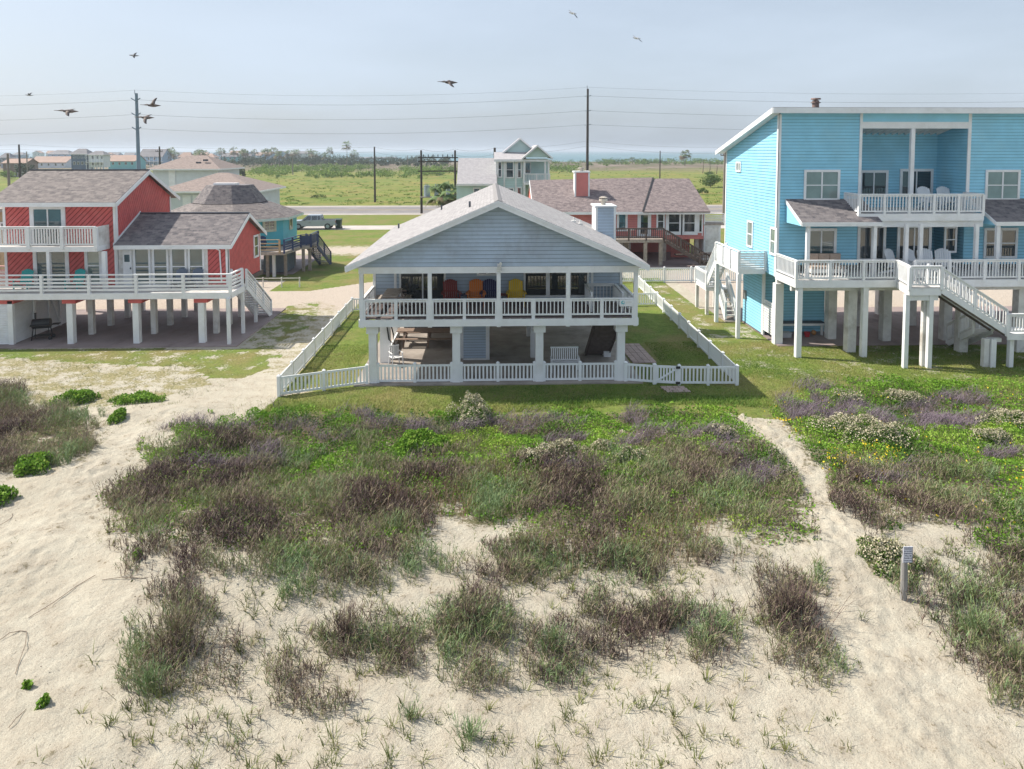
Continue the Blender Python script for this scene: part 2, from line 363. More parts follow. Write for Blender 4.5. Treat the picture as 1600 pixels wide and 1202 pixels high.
# ================================================================ GROUND
def smask(px,py,poly,soft=0):
    x=np.asarray(px); y=np.asarray(py); ins=np.zeros(x.shape,bool); n=len(poly); j=n-1
    for i in range(n):
        xi,yi=poly[i]; xj,yj=poly[j]
        if yi!=yj:
            c=((yi>y)!=(yj>y))&(x<(xj-xi)*(y-yi)/(yj-yi)+xi); ins^=c
        j=i
    return ins
def blob(px,py,cx,cy,rx,ry):
    return np.clip(1.35-((px-cx)/rx)**2-((py-cy)/ry)**2,0,1)
PATHL=[(1120,640),(1160,662),(1200,685),(1240,718),(1270,765),(1295,810),(1305,850),(1290,900),(1330,960),(1400,1060),(1450,1200)]
def path_d(px,py):
    """distance (photo px) to the trodden path, and its half width"""
    best=np.full(np.shape(px),1e9); wv=np.zeros(np.shape(px))
    for k in range(len(PATHL)-1):
        (x0,y0),(x1,y1)=PATHL[k],PATHL[k+1]; t=np.clip(((px-x0)*(x1-x0)+(py-y0)*(y1-y0))/((x1-x0)**2+(y1-y0)**2),0,1)
        d=np.hypot(px-x0-t*(x1-x0),py-y0-t*(y1-y0)); w0=[1,4,7,10,12,14,24,50,70,85,95]; ww=w0[k]*(1-t)+w0[k+1]*t
        m_=d<best; best=np.where(m_,d,best); wv=np.where(m_,ww,wv)
    return best,wv
DENSE_C=[(250,672),(330,652),(430,640),(560,646),(700,652),(900,640),(1090,640),(1140,665),(1190,700),(1240,740),(1272,785),(1285,835),(1200,838),(1110,800),(1060,870),(960,885),(820,870),(780,810),(690,800),(640,850),(560,880),(480,870),(370,850),(300,850),(230,855),(165,835),(200,770),(235,720)]
DENSE_R=[(1185,655),(1215,612),(1300,590),(1420,600),(1600,612),(1900,625),(1900,900),(1600,905),(1540,850),(1440,812),(1350,815),(1312,770),(1275,715),(1225,690)]
DENSE_L=[(-400,590),(0,606),(60,610),(120,640),(190,662),(150,700),(60,735),(0,745),(-400,800)]
def warp(px,py):
    return px+80*(vnoise(px*.011,py*.022,301)-.5)+45*(vnoise(px*.04,py*.07,302)-.5)+22*(vnoise(px*.13,py*.2,305)-.5), py+34*(vnoise(px*.013+7,py*.025,303)-.5)*sstep(660,760,py)+24*(vnoise(px*.045,py*.08,304)-.5)+14*(vnoise(px*.14,py*.2,306)-.5)
def dense(px,py):
    qx,qy=px,py; px,py=warp(px,py)
    d=np.zeros(np.shape(px))
    for P in (DENSE_C,DENSE_R,DENSE_L): d=np.maximum(d,smask(px,py,P).astype(float))
    pd,pw=path_d(qx,qy); d=d*(pd>pw*(.6+.7*vnoise(qx*.1,qy*.12,310))); return d
_gx=None
def hz(X,Y):
    """height of the dune sand"""
    X=np.asarray(X,float); Y=np.asarray(Y,float)
    f=1-sstep(27.,29.5,Y)
    side=1-sstep(30,60,np.abs(X))
    z=f*side*(.75*(fbm(X*.16+3,Y*.22+1,3,5)-.45)+.16*(fbm(X*.7,Y*.9,3,9)-.5))
    z=z+f*side*.35*np.exp(-((Y-17.5-.03*X)/2.6)**2)
    far=sstep(640,700,Y)*(-2.5)
    return z+far-sstep(5,60,-Y)*3
def grid_axis(parts):
    out=[]
    for a,b,st in parts: out.append(np.arange(a,b,st))
    return np.concatenate(out+[np.array([parts[-1][1]])])
gx=np.concatenate([-np.geomspace(6000,45,26),np.arange(-44,-19,.35),np.arange(-19,19,.085),np.arange(19,45,.35),np.geomspace(45,6000,26)])
gy=np.concatenate([np.array([-300,-120,-60,-30,-10,0,4.]),np.arange(7,30,.085),np.arange(30,62,.3),np.geomspace(62,6000,60)])
GX,GY=np.meshgrid(gx,gy); Zg=hz(GX,GY)
nearm=(GY<31)&(GY>6)&(np.abs(GX)<21)
# footprints: little pits trodden along the sand lanes
rng=np.random.default_rng(4)
px,py=project(GX,np.maximum(GY,5),Zg); 
fp=np.zeros(GX.shape)
def stamp(cx,cy,ax,ay,ang,depth):
    i0=np.searchsorted(gx,cx-.4); i1=np.searchsorted(gx,cx+.4); j0=np.searchsorted(gy,cy-.4); j1=np.searchsorted(gy,cy+.4)
    if i1<=i0 or j1<=j0: return
    x=GX[j0:j1,i0:i1]-cx; y=GY[j0:j1,i0:i1]-cy; c,s=math.cos(ang),math.sin(ang); r2=((x*c+y*s)/ax)**2+((-x*s+y*c)/ay)**2
    fp[j0:j1,i0:i1]+=depth*(-np.exp(-r2)+.55*np.exp(-((np.sqrt(r2)-1.7)/.5)**2))
for k in range(5200):
    if k<1700:    # the path on the right
        q=rng.random()*9.98; i=int(q); t=q-i; a,b=PATHL[i],PATHL[min(i+1,10)]; x=a[0]+(b[0]-a[0])*t; y=a[1]+(b[1]-a[1])*t
        wv=[4,9,13,18,20,22,34,60,75,85,95][i]; x+=rng.normal()*wv*.6
        g=G(x,y)
    elif k<3400:  # the lane on the left
        t=rng.random(); L_=[(430,590),(330,640),(230,690),(140,760),(60,850),(0,960)]; q=t*4.99; i=int(q); t=q-i
        x=L_[i][0]*(1-t)+L_[i+1][0]*t+rng.normal()*50; y=L_[i][1]*(1-t)+L_[i+1][1]*t+rng.normal()*18; g=G(x,y)
    else: g=(rng.uniform(-19,19),rng.uniform(8,16),0)
    stamp(g[0],g[1],rng.uniform(.07,.13),rng.uniform(.11,.19),rng.uniform(0,3.1),rng.uniform(.006,.015)*(1 if g[1]<27 else 0))
fine=.05*(fbm(GX*1.7,GY*2.3,3,21)-.5)+.03*(fbm(GX*5,GY*6,2,31)-.5)
Zg=np.where(nearm,Zg+(1-sstep(26.5,28.5,GY))*(fp+fine),Zg)
D=dense(px,py)*(GY<34)*(1-.25*sstep(760,860,py))
D[1:-1,1:-1]=(D[1:-1,1:-1]+D[:-2,1:-1]+D[2:,1:-1]+D[1:-1,:-2]+D[1:-1,2:])/5
for _k in range(5): D[3:-3,3:-3]=(D[3:-3,3:-3]+D[:-6,3:-3]+D[6:,3:-3]+D[3:-3,:-6]+D[3:-3,6:])/5
# surface kinds, read by the material: r grass, g dry grass, b gravel, a litter under plants
nz1=fbm(GX*.5,GY*.5,4,3); nz2=fbm(GX*1.6,GY*1.6,3,8)
grass=np.zeros(GX.shape); dry=np.zeros(GX.shape); grav=np.zeros(GX.shape)
LAWN=[(395,655),(436,620),(580,598),(1160,600),(1195,540),(1700,560),(2200,560),(2200,640),(1200,655),(1140,650),(1000,668),(700,690),(500,690),(395,672)]
grass=np.maximum(grass,smask(px,py,LAWN)*(GY<60))
grass=np.maximum(grass,((GX>-8.75)&(GX<60)&(GY>29.8)&(GY<45)).astype(float))
grass=np.maximum(grass,((GX>-8.75)&(GX<13.5)&(GY>29.8)&(GY<56)).astype(float))
grass=np.maximum(grass,((GY>56.+.12*(GX+15)-(nz1-.5)*1.5)).astype(float))
grass=np.maximum(grass,((GX<-8.8)&(GX>-16)&(GY>51.5)&(GY>51.5+.9*(GX+13))&(GY<60)).astype(float))
redf=smask(px,py,[(-900,543),(372,545),(418,556),(420,575),(380,592),(330,592),(290,575),(200,572),(0,560),(-900,560)])
grass=np.maximum(grass,redf*(.74+.7*(nz2-.5)+.2*(nz1-.5)))
lane=smask(px,py,[(372,545),(450,478),(500,470),(495,500),(455,540),(425,575),(400,580)])
grass=np.maximum(grass,lane*(.50+1.3*(nz2-.5)))
dry=np.maximum(dry,smask(px,py,[(-900,556),(0,556),(300,570),(330,600),(250,625),(120,640),(0,625),(-900,620)])*(.55+.8*(nz2-.5)))
dry=np.maximum(dry,smask(px,py,[(372,545),(450,478),(500,470),(530,480),(470,560),(425,590),(400,580)])*.45)
grav=np.maximum(grav,((GY>45.2)&(GX<-8.9)&(GY<56.5)).astype(float)*(1-np.clip(grass,0,1)))
grav=np.maximum(grav,((GY>45)&(GX>14.5)&(GY<58)).astype(float)); grass=np.where((GY>45)&(GX>14.5)&(GY<58),0,grass)
s1=((GY>70)&(GY<74)&(GX<-9)); grav=np.maximum(grav,s1); grass=np.where(s1,0,grass)
far=GY>700
# bare stretches worn through the lawn
grass=grass*np.where((GY<60)&(GX>11)&(GY>30),.55+.9*(nz2-.28),1)
flat=(GY>380)&(GX>20); marsh=sstep(330,400,GY+ (nz1-.5)*80)*(GY<700)
me=bpy.data.meshes.new('ground'); ny,nx=GX.shape
co=np.stack([GX,GY,Zg],-1).reshape(-1,3).astype(np.float32)
ii=(np.arange(ny-1)[:,None]*nx+np.arange(nx-1)[None,:]).ravel(); fc=np.stack([ii,ii+1,ii+nx+1,ii+nx],-1).astype(np.int32)
me.vertices.add(len(co)); me.vertices.foreach_set('co',co.ravel()); me.loops.add(fc.size); me.loops.foreach_set('vertex_index',fc.ravel())
me.polygons.add(len(fc)); me.polygons.foreach_set('loop_start',(np.arange(len(fc))*4).astype(np.int32)); me.update(calc_edges=True); me.shade_smooth()
at=me.color_attributes.new('zones','FLOAT_COLOR','POINT'); at.data.foreach_set('color',np.stack([np.clip(grass,0,1),np.clip(dry,0,1),np.clip(grav,0,1),D],-1).reshape(-1,4).astype(np.float32).ravel())
a2=me.attributes.new('marsh','FLOAT','POINT'); a2.data.foreach_set('value',marsh.ravel().astype(np.float32))
gm=bpy.data.materials.new('dune_ground'); gm.use_nodes=True; n=gm.node_tree; l=n.links.new; B=n.nodes['Principled BSDF']; B.inputs['Roughness'].default_value=.95; B.inputs['Specular IOR Level'].default_value=.15
def N(t,**k):
    o=n.nodes.new(t)
    for a,b in k.items(): setattr(o,a,b)
    return o
def noise(sc_,det=5,ro=.6,vec=None):
    z=N('ShaderNodeTexNoise'); z.inputs['Scale'].default_value=sc_; z.inputs['Detail'].default_value=det; z.inputs['Roughness'].default_value=ro; l(vec or geo.outputs['Position'],z.inputs['Vector']); return z.outputs['Fac']
def mr(x,a,b,c=0,d=1):
    r_=N('ShaderNodeMapRange'); l(x,r_.inputs[0])
    for i_,v_ in enumerate((a,b,c,d)): r_.inputs[i_+1].default_value=v_
    return r_.outputs[0]
def mixc(f,a,b):
    m_=N('ShaderNodeMix',data_type='RGBA'); 
    (l(f,m_.inputs['Factor']) if not isinstance(f,float) else setattr(m_.inputs['Factor'],'default_value',f))
    for s_,v_ in (('A',a),('B',b)):
        if isinstance(v_,tuple): m_.inputs[s_].default_value=(*v_,1)
        else: l(v_,m_.inputs[s_])
    return m_.outputs['Result']
def mth(op,a,b=None):
    m_=N('ShaderNodeMath',operation=op)
    for i_,v_ in enumerate((a,b)):
        if v_ is None: continue
        if isinstance(v_,(int,float)): m_.inputs[i_].default_value=v_
        else: l(v_,m_.inputs[i_])
    return m_.outputs[0]
geo=N('ShaderNodeNewGeometry'); za=N('ShaderNodeAttribute',attribute_name='zones'); sep=N('ShaderNodeSeparateColor'); l(za.outputs['Color'],sep.inputs[0]); ma=N('ShaderNodeAttribute',attribute_name='marsh')
n_big=noise(.35,6,.6); n_mid=noise(1.7,6,.65); n_fine=noise(9,6,.7); n_vf=noise(40,4,.7)
sand=mixc(mr(n_big,.35,.65),(.45,.415,.335),(.51,.475,.39)); sand=mixc(mr(n_mid,.4,.72),sand,(.39,.34,.27)); sand=mixc(mr(n_vf,.48,.70,0,.85),sand,(.28,.23,.18))
gravel=mixc(mr(n_fine,.35,.65),(.40,.34,.28),(.52,.45,.385)); gravel=mixc(mr(n_vf,.5,.7,0,.6),gravel,(.30,.25,.21))
g1=mixc(mr(n_mid,.35,.65),(.10,.165,.025),(.18,.235,.045)); g1=mixc(mr(n_big,.42,.62),g1,(.23,.20,.075)); g1=mixc(mr(n_fine,.45,.7,0,.8),g1,(.055,.085,.018)); g1=mixc(mr(n_vf,.5,.72,0,.7),g1,(.24,.22,.10))
dryc=mixc(mr(n_fine,.4,.6),(.36,.31,.18),(.20,.19,.085))
lit=mixc(mr(n_mid,.4,.6),(.12,.085,.06),(.075,.085,.03)); lit=mixc(mr(n_fine,.45,.7),lit,(.26,.21,.15))
edge=mth('ADD',mth('MULTIPLY',mth('SUBTRACT',n_mid,.5),1.3),mth('MULTIPLY',mth('SUBTRACT',n_fine,.5),1.6)); edge2=mth('ADD',mth('MULTIPLY',mth('SUBTRACT',n_mid,.5),2.6),mth('MULTIPLY',mth('SUBTRACT',n_fine,.5),3.0))
c=sand
c=mixc(sep.outputs['Blue'],c,gravel)
c=mixc(mr(mth('ADD',sep.outputs['Green'],edge),.45,.62),c,dryc)
c=mixc(mr(mth('ADD',sep.outputs['Red'],edge),.42,.60),c,g1)
c=mixc(mr(mth('ADD',za.outputs['Alpha'],edge2),.45,.75),c,lit)
n_f1=noise(.03,6,.65); n_f2=noise(.11,5,.6)
mc=mixc(mr(n_f2,.4,.6),(.17,.12,.10),(.10,.11,.05)); mc=mixc(mr(n_f1,.5,.65),mc,(.25,.20,.17))
# open field beyond the road: yellow green with tufts
sepp=N('ShaderNodeSeparateXYZ'); l(geo.outputs['Position'],sepp.inputs[0])
fieldf=mr(sepp.outputs['Y'],95,132)
fld=mixc(mr(n_f1,.4,.62),(.13,.18,.035),(.23,.23,.06)); fld=mixc(mr(n_f2,.45,.7),fld,(.27,.20,.075)); fld=mixc(mr(n_big,.45,.68,0,.7),fld,(.085,.135,.025)); fld=mixc(mr(n_mid,.5,.7,0,.6),fld,(.085,.12,.025))
c=mixc(fieldf,c,fld); c=mixc(ma.outputs['Fac'],c,mc)
l(c,B.inputs['Base Color'])
hgt=mth('ADD',mth('MULTIPLY',n_mid,.10),mth('ADD',mth('MULTIPLY',n_fine,.06),mth('MULTIPLY',n_vf,.016)))
bp=N('ShaderNodeBump'); bp.inputs['Strength'].default_value=.9; bp.inputs['Distance'].default_value=1.0; l(hgt,bp.inputs['Height']); l(bp.outputs[0],B.inputs['Normal'])
me.materials.append(gm); go=bpy.data.objects.new('ground',me); sc.collection.objects.link(go); go['kind']='structure'
# water of the bay
wm=bpy.data.materials.new('bay_water'); wm.use_nodes=True; n=wm.node_tree; l=n.links.new; B=n.nodes['Principled BSDF']
geo=N('ShaderNodeNewGeometry'); 
B.inputs['Roughness'].default_value=.35; B.inputs['Specular IOR Level'].default_value=.35
l(mixc(mr(noise(.004,4,.6),.4,.6),(.055,.15,.18),(.085,.20,.22)),B.inputs['Base Color'])
bp=N('ShaderNodeBump'); bp.inputs['Strength'].default_value=.6; bp.inputs['Distance'].default_value=.3; l(noise(.8,5,.7),bp.inputs['Height']); l(bp.outputs[0],B.inputs['Normal'])
b=MB(); b.face([(-15000,-3000,-1.2),(15000,-3000,-1.2),(15000,12000,-1.2),(-15000,12000,-1.2)]); build('water',b,wm,kind='structure')
# roads
rm=mat('road_asphalt',(.19,.175,.175),.9,.12,.5,bump=.3,bscale=30,stain=(.26,.24,.23),stains=.15)
b=MB(); b.face([(-600,115,.008),(600,115,.008),(600,129,.008),(-600,129,.008)]); build('road',b,rm,kind='structure')
b=MB(); b.face([(-600,112.6,.004),(600,112.6,.004),(600,131.4,.004),(-600,131.4,.004)]); build('road_shoulder',b,mat('shoulder_gravel',(.38,.34,.31),.95,.2,.6),kind='structure')
b=MB()
for y,x0 in ((116.0,0),(128.0,0)): b.face([(-600,y-.08,.012),(600,y-.08,.012),(600,y+.08,.012),(-600,y+.08,.012)])
build('road_edge_line',b,mat('road_white_line',(.6,.6,.58),.8),kind='structure')
b=MB()
for y in (121.8,122.2): b.face([(-600,y-.07,.012),(600,y-.07,.012),(600,y+.07,.012),(-600,y+.07,.012)])
build('road_centre_line',b,mat('road_yellow_line',(.5,.36,.06),.8),kind='structure')
b=MB(); b.face([(-600,91.5,.008),(600,91.5,.008),(600,96.5,.008),(-600,96.5,.008)]); build('side_street',b,mat('pale_street',(.46,.42,.39),.9,.15,.5,bump=.3,bscale=20),kind='structure')
# slabs
def slabobj(name,poly,z,m,t=.12):
    b=MB(); b.prism([(x,y,z-t) for x,y in poly],(0,0,t)); return build(name,b,m,kind='structure')
slabobj('patio_slab',[(-5.9,30.35),(6.7,30.35),(6.7,45),(-5.9,45)],.05,CONC)
slabobj('red_house_slab',[(-40,36.8),(-13.15,36.8),(-13.15,45.7),(-40,45.7)],.05,CONCD)
slabobj('blue_house_slab',[(15,36.0),(40,36.0),(40,44.8),(15,44.8)],.05,CONCD)
slabobj('blue_side_pad',[(14.0,41.3),(15,41.3),(15,44.8),(14.0,44.8)],.04,CONC)
# ================================================================ MAIN HOUSE
EX=(0,0,0)
mh=thing('beach_house','grey blue clapboard beach house on white stilts with wide gable and railed porch','house',(.4,37.,0))
X0,X1,YF,YW,YB=-5.59,6.41,30.3,33.5,44.8; XC=.36; ZD=2.98
# floor and deck
b=MB(); b.box(X0+.02,X1-.02,YW+.002,YB,2.62,2.93); build('floor_frame',b,WHITEO,mh)
b=MB()
y=YF+.05
while y<YW-.05: b.box(X0+.03,X1-.03,y,y+.13,2.94,ZD); y+=.145
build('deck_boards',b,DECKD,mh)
b=MB(); b.box(X0,X1,YF-.04,YF,2.62,2.93); b.box(X0-.04,X0,YF-.04,YW,2.62,2.93); b.box(X1,X1+.04,YF-.04,YW,2.62,2.93)
for k in range(25): x=X0+.2+k*(X1-X0-.4)/24; b.box(x-.02,x+.02,YF+.003,YW-.01,2.64,2.925)
build('rim_joist',b,WHITE,mh)
for x in (-5.1,-1.47,2.17,5.77):
    post(mh,x,30.78,0,2.61,.34,WHITE,'stilt',cap=.52)
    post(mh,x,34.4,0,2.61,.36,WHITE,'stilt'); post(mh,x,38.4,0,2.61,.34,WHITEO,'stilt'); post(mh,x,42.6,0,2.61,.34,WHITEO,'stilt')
UX=[-5.50,-2.58,.38,3.38,6.33]
for x in UX: post(mh,x,30.36,2.58,4.925,.17,WHITE,'porch_post')
for a,c in zip(UX[:-1],UX[1:]): railing(mh,(a+.09,30.36,ZD),(c-.09,30.36,ZD),h=.83,sp=.165,post=1.4,pw=.13,bw=.045)
railing(mh,(-5.5,30.5,ZD),(-5.5,33.4,ZD),h=.83,sp=.165,bw=.045); railing(mh,(6.33,30.5,ZD),(6.33,33.4,ZD),h=.83,sp=.165,bw=.045)
# opening of the stair in the porch floor, stair rising towards the front
railing(mh,(4.55,33.3,ZD),(4.55,31.3,ZD),h=.9,sp=.16); railing(mh,(4.6,33.35,ZD),(5.9,33.35,ZD),h=.9,sp=.16); railing(mh,(5.95,33.3,ZD),(5.95,31.3,ZD),h=.9,sp=.16)
st=thing('stair_flight','dark open tread stair under the porch of the grey blue house','stairs',(5.2,34.6,0))
stairs(st,(4.75,31.5,2.6),(4.75,34.9,.05),(1.15,0,0),12,DWOOD,DWOOD,rail=False)
b=MB()
for k in range(12): t=(k+.5)/12; y=31.5+3.4*t; z=2.6-2.55*t; b.box(4.78,5.88,y-.13,y-.11,z-.19,z)
build('riser',b,DWOOD,st)
b=MB(); b.box(X0-.02,X1+.02,YF-.02,YF+.14,4.93,5.21); b.box(XC-.06,XC+.06,YF-.05,YF+.16,4.925,5.215); build('porch_beam',b,WHITE,mh)
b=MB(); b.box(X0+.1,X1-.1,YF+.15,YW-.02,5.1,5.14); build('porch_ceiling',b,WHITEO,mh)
SL=.43; EZ=5.22; EO=6.42
def gz(x): return EZ+ (EO-abs(x-XC))*SL
hw=lambda z: EO-.15-(z-EZ)/SL
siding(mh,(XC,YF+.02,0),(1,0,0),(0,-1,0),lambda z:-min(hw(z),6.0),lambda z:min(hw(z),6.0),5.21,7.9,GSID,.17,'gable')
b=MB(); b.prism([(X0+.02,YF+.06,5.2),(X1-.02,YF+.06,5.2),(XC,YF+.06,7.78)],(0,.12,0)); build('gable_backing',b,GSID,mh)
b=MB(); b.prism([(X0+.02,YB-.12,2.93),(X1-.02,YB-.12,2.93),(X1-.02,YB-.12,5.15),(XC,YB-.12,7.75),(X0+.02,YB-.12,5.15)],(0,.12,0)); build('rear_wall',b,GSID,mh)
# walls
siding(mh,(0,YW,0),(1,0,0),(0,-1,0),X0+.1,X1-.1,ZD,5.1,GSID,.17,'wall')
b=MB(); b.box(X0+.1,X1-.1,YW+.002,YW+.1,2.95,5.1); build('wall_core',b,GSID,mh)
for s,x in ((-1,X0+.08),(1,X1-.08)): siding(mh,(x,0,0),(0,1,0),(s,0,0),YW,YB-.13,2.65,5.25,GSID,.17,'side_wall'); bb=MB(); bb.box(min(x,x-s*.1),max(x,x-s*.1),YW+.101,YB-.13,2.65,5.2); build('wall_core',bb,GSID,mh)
RY0,RY1=29.78,45.1
b=MB()
b.slab((XC-EO,RY0,EZ+.12),(XC-EO,RY1,EZ+.12),(XC,RY1,EZ+.12+EO*SL),(XC,RY0,EZ+.12+EO*SL),.08)
b.slab((XC+EO,RY1,EZ+.12),(XC+EO,RY0,EZ+.12),(XC,RY0,EZ+.12+EO*SL),(XC,RY1,EZ+.12+EO*SL),.08)
rf=build('roof',b,RF_MAIN,mh)
b=MB(); zr=EZ+.14+EO*SL
y=RY0
while y<RY1: b.prism([(XC-.16,y,zr-.075),(XC,y,zr),(XC+.16,y,zr-.075),(XC,y,zr-.03)],(0,.29,0)); y+=.3
build('ridge_cap',b,RF_MAIN,rf)
b=MB()
for s in (-1,1):
    e=(XC+s*EO,RY0-.02,EZ+.02); t=(XC,RY0-.02,EZ+.02+EO*SL)
    b.prism([(e[0],e[1],e[2]-.17),(e[0],e[1],e[2]+.02),(t[0],t[1],t[2]+.02),(t[0],t[1],t[2]-.18)],(0,.04,0))
    b.prism([(e[0],e[1]-.025,e[2]-.02),(e[0],e[1]-.025,e[2]+.09),(t[0],t[1]-.025,t[2]+.09),(t[0],t[1]-.025,t[2]-.02)],(0,.024,0))
    b.prism([(e[0],RY0+.03,e[2]-.02),(t[0],RY0+.03,t[2]-.02),(t[0],RY0+.03,t[2]-.05),(e[0],RY0+.03,e[2]-.05)],(0,.55,0))
    b.box(min(e[0],e[0]+s*.03),max(e[0],e[0]+s*.03),RY0,RY1,EZ-.1,EZ+.09)
    b.box(min(e[0]-s*.45,e[0]),max(e[0]-s*.45,e[0]),YF+.2,RY1-.3,EZ-.1,EZ-.07)
build('fascia',b,WHITE,rf)
b=MB()
for px,py in ((623,357),(690,328),(734,324)):
    for q in np.arange(30,45,.1):
        p=A(px,py,q)
        if p[2]<gz(p[0])+.12: break
    b.cyl((p[0],p[1],p[2]-.1),(p[0],p[1],p[2]+.28),.05)
build('vent_pipe',b,DGREY,rf)
b=MB()
for x_,y_ in ((4.6,38.6),(5.0,38.9)): b.cyl((x_,y_,gz(x_)+.1),(x_,y_,gz(x_)+.38),.04); b.box(x_-.12,x_+.12,y_-.12,y_+.12,gz(x_)+.1,gz(x_)+.2)
build('roof_vent',b,WHITEO,rf)
# chimney
cx0,cx1,cy0,cy1=6.02,7.05,39.7,41.3
b=MB(); b.box(cx0,cx1,cy0,cy1,2.6,7.0); ch=build('chimney',b,GSID,rf)
siding(ch,(0,cy0,0),(1,0,0),(0,-1,0),cx0+.05,cx1-.05,2.7,7.0,GSID,.17,'chimney_face')
b=MB(); b.box(cx0-.03,cx0-.004,cy0+.06,cy1,4.9,6.98)
for x in (cx0,cx1): b.box(x-.06,x+.06,cy0-.035,cy0+.05,2.65,7.0)
b.box(cx0-.1,cx1+.1,cy0-.1,cy1+.1,7.0,7.09); build('chimney_trim',b,WHITE,ch)
b=MB(); b.cyl((6.5,40.4,7.09),(6.5,40.4,7.5),.14,.14,12); b.cyl((6.5,40.4,7.3),(6.5,40.4,7.42),.24,.24,12); b.cyl((6.5,40.4,7.5),(6.5,40.4,7.56),.26,.1,12); build('chimney_pipe',b,mat('tan_metal',(.45,.40,.34),.6),ch)
# porch doors and windows
def wpx(parent,pxa,pxb,za,zb,Y,g=None,**k):
    xa=Xp(pxa,450,Y); xb=Xp(pxb,450,Y); return window(parent,(xa,Y,za),(1,0,0),(0,-1,0),xb-xa,zb-za,g=g,**k)
wpx(mh,627,694,ZD+.06,5.0,YW,nv=1,name='sliding_door'); 
wpx(mh,748,774,4.35,4.95,YW,nv=1,name='window')
for a,c in ((821,853),(859,884),(892,917)): wpx(mh,a,c,3.3,5.0,YW)
b=MB()
for x in (X0+.14,X1-.14,Xp(622,450,YW)-.12,Xp(920,450,YW)+.15): b.box(x-.06,x+.06,YW-.05,YW+.004,ZD,5.1)
build('corner_board',b,WHITE,mh)
b=MB(); c=(XC+.05,YF-.1,5.2)
b.box(c[0]-.09,c[0]+.09,c[1]-.02,c[1]+.1,5.12,5.34); b.cyl((c[0]-.02,c[1]-.02,5.22),(c[0]-.02,c[1]-.16,5.18),.06,.09,10); b.cyl((c[0]+.05,c[1]-.02,5.38),(c[0]+.05,c[1]-.15,5.36),.05,.07,10); b.cyl((c[0],c[1],5.05),(c[0],c[1],5.13),.11,.07,10)
build('flood_light',b,WHITEO,mh)
# storage closet and screen under the house
cl=thing('storage_closet','narrow grey clapboard closet under the porch between two white stilts','closet',(-.8,34.2,0))
siding(cl,(0,34.0,0),(1,0,0),(0,-1,0),-1.28,-.2,.12,2.6,GSID,.13,'front_wall')
b=MB(); b.box(-1.28,-.2,34.02,36.2,.05,2.6); build('closet_core',b,GSID,cl)
b=MB(); b.box(-.2,-.02,33.96,34.12,.05,2.6); b.box(-1.3,-.2,33.94,34.02,.05,.12); build('trim',b,WHITE,cl)
bw=MB()
for k in range(18): x=-4.9+k*.19; bw.box(x,x+.18,40.2,40.24,.05,2.6)
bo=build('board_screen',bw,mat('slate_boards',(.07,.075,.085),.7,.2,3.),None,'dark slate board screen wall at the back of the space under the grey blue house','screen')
pw=MB(); pw.box(-5.25,-4.75,33.6,33.75,.05,2.6); pw.box(-4.98,-4.9,34.6,38.2,.05,.5); build('side_panel',pw,WHITE,mh)
hose=MB(); hose.tube([(-4.85,33.56,2.45),(-4.9,33.5,1.9),(-4.8,33.5,1.2),(-4.55,33.5,.95),(-4.6,33.5,1.5),(-4.75,33.52,2.1)],.035,8); build('garden_hose',hose,BLACK,None,'black hose hanging from a white post under the porch of the grey blue house','hose')
# siting board on rail: small white sign
sg=MB(); sg.box(5.62,6.22,30.25,30.28,3.45,3.75); so_=build('house_sign',sg,WHITE,None,'small white sign with a round teal mark on the right end of porch rail','sign')
mk=MB(); mk.cyl((5.76,30.249,3.62),(5.76,30.24,3.62),.08,.08,16); build('round_mark',mk,TEAL,so_)
mk=MB(); mk.cyl((5.78,30.239,3.63),(5.78,30.236,3.63),.045,.045,12); mk.box(5.88,6.14,30.244,30.249,3.61,3.66); mk.box(5.88,6.06,30.244,30.249,3.54,3.57); build('sign_marks',mk,WHITEO,so_)
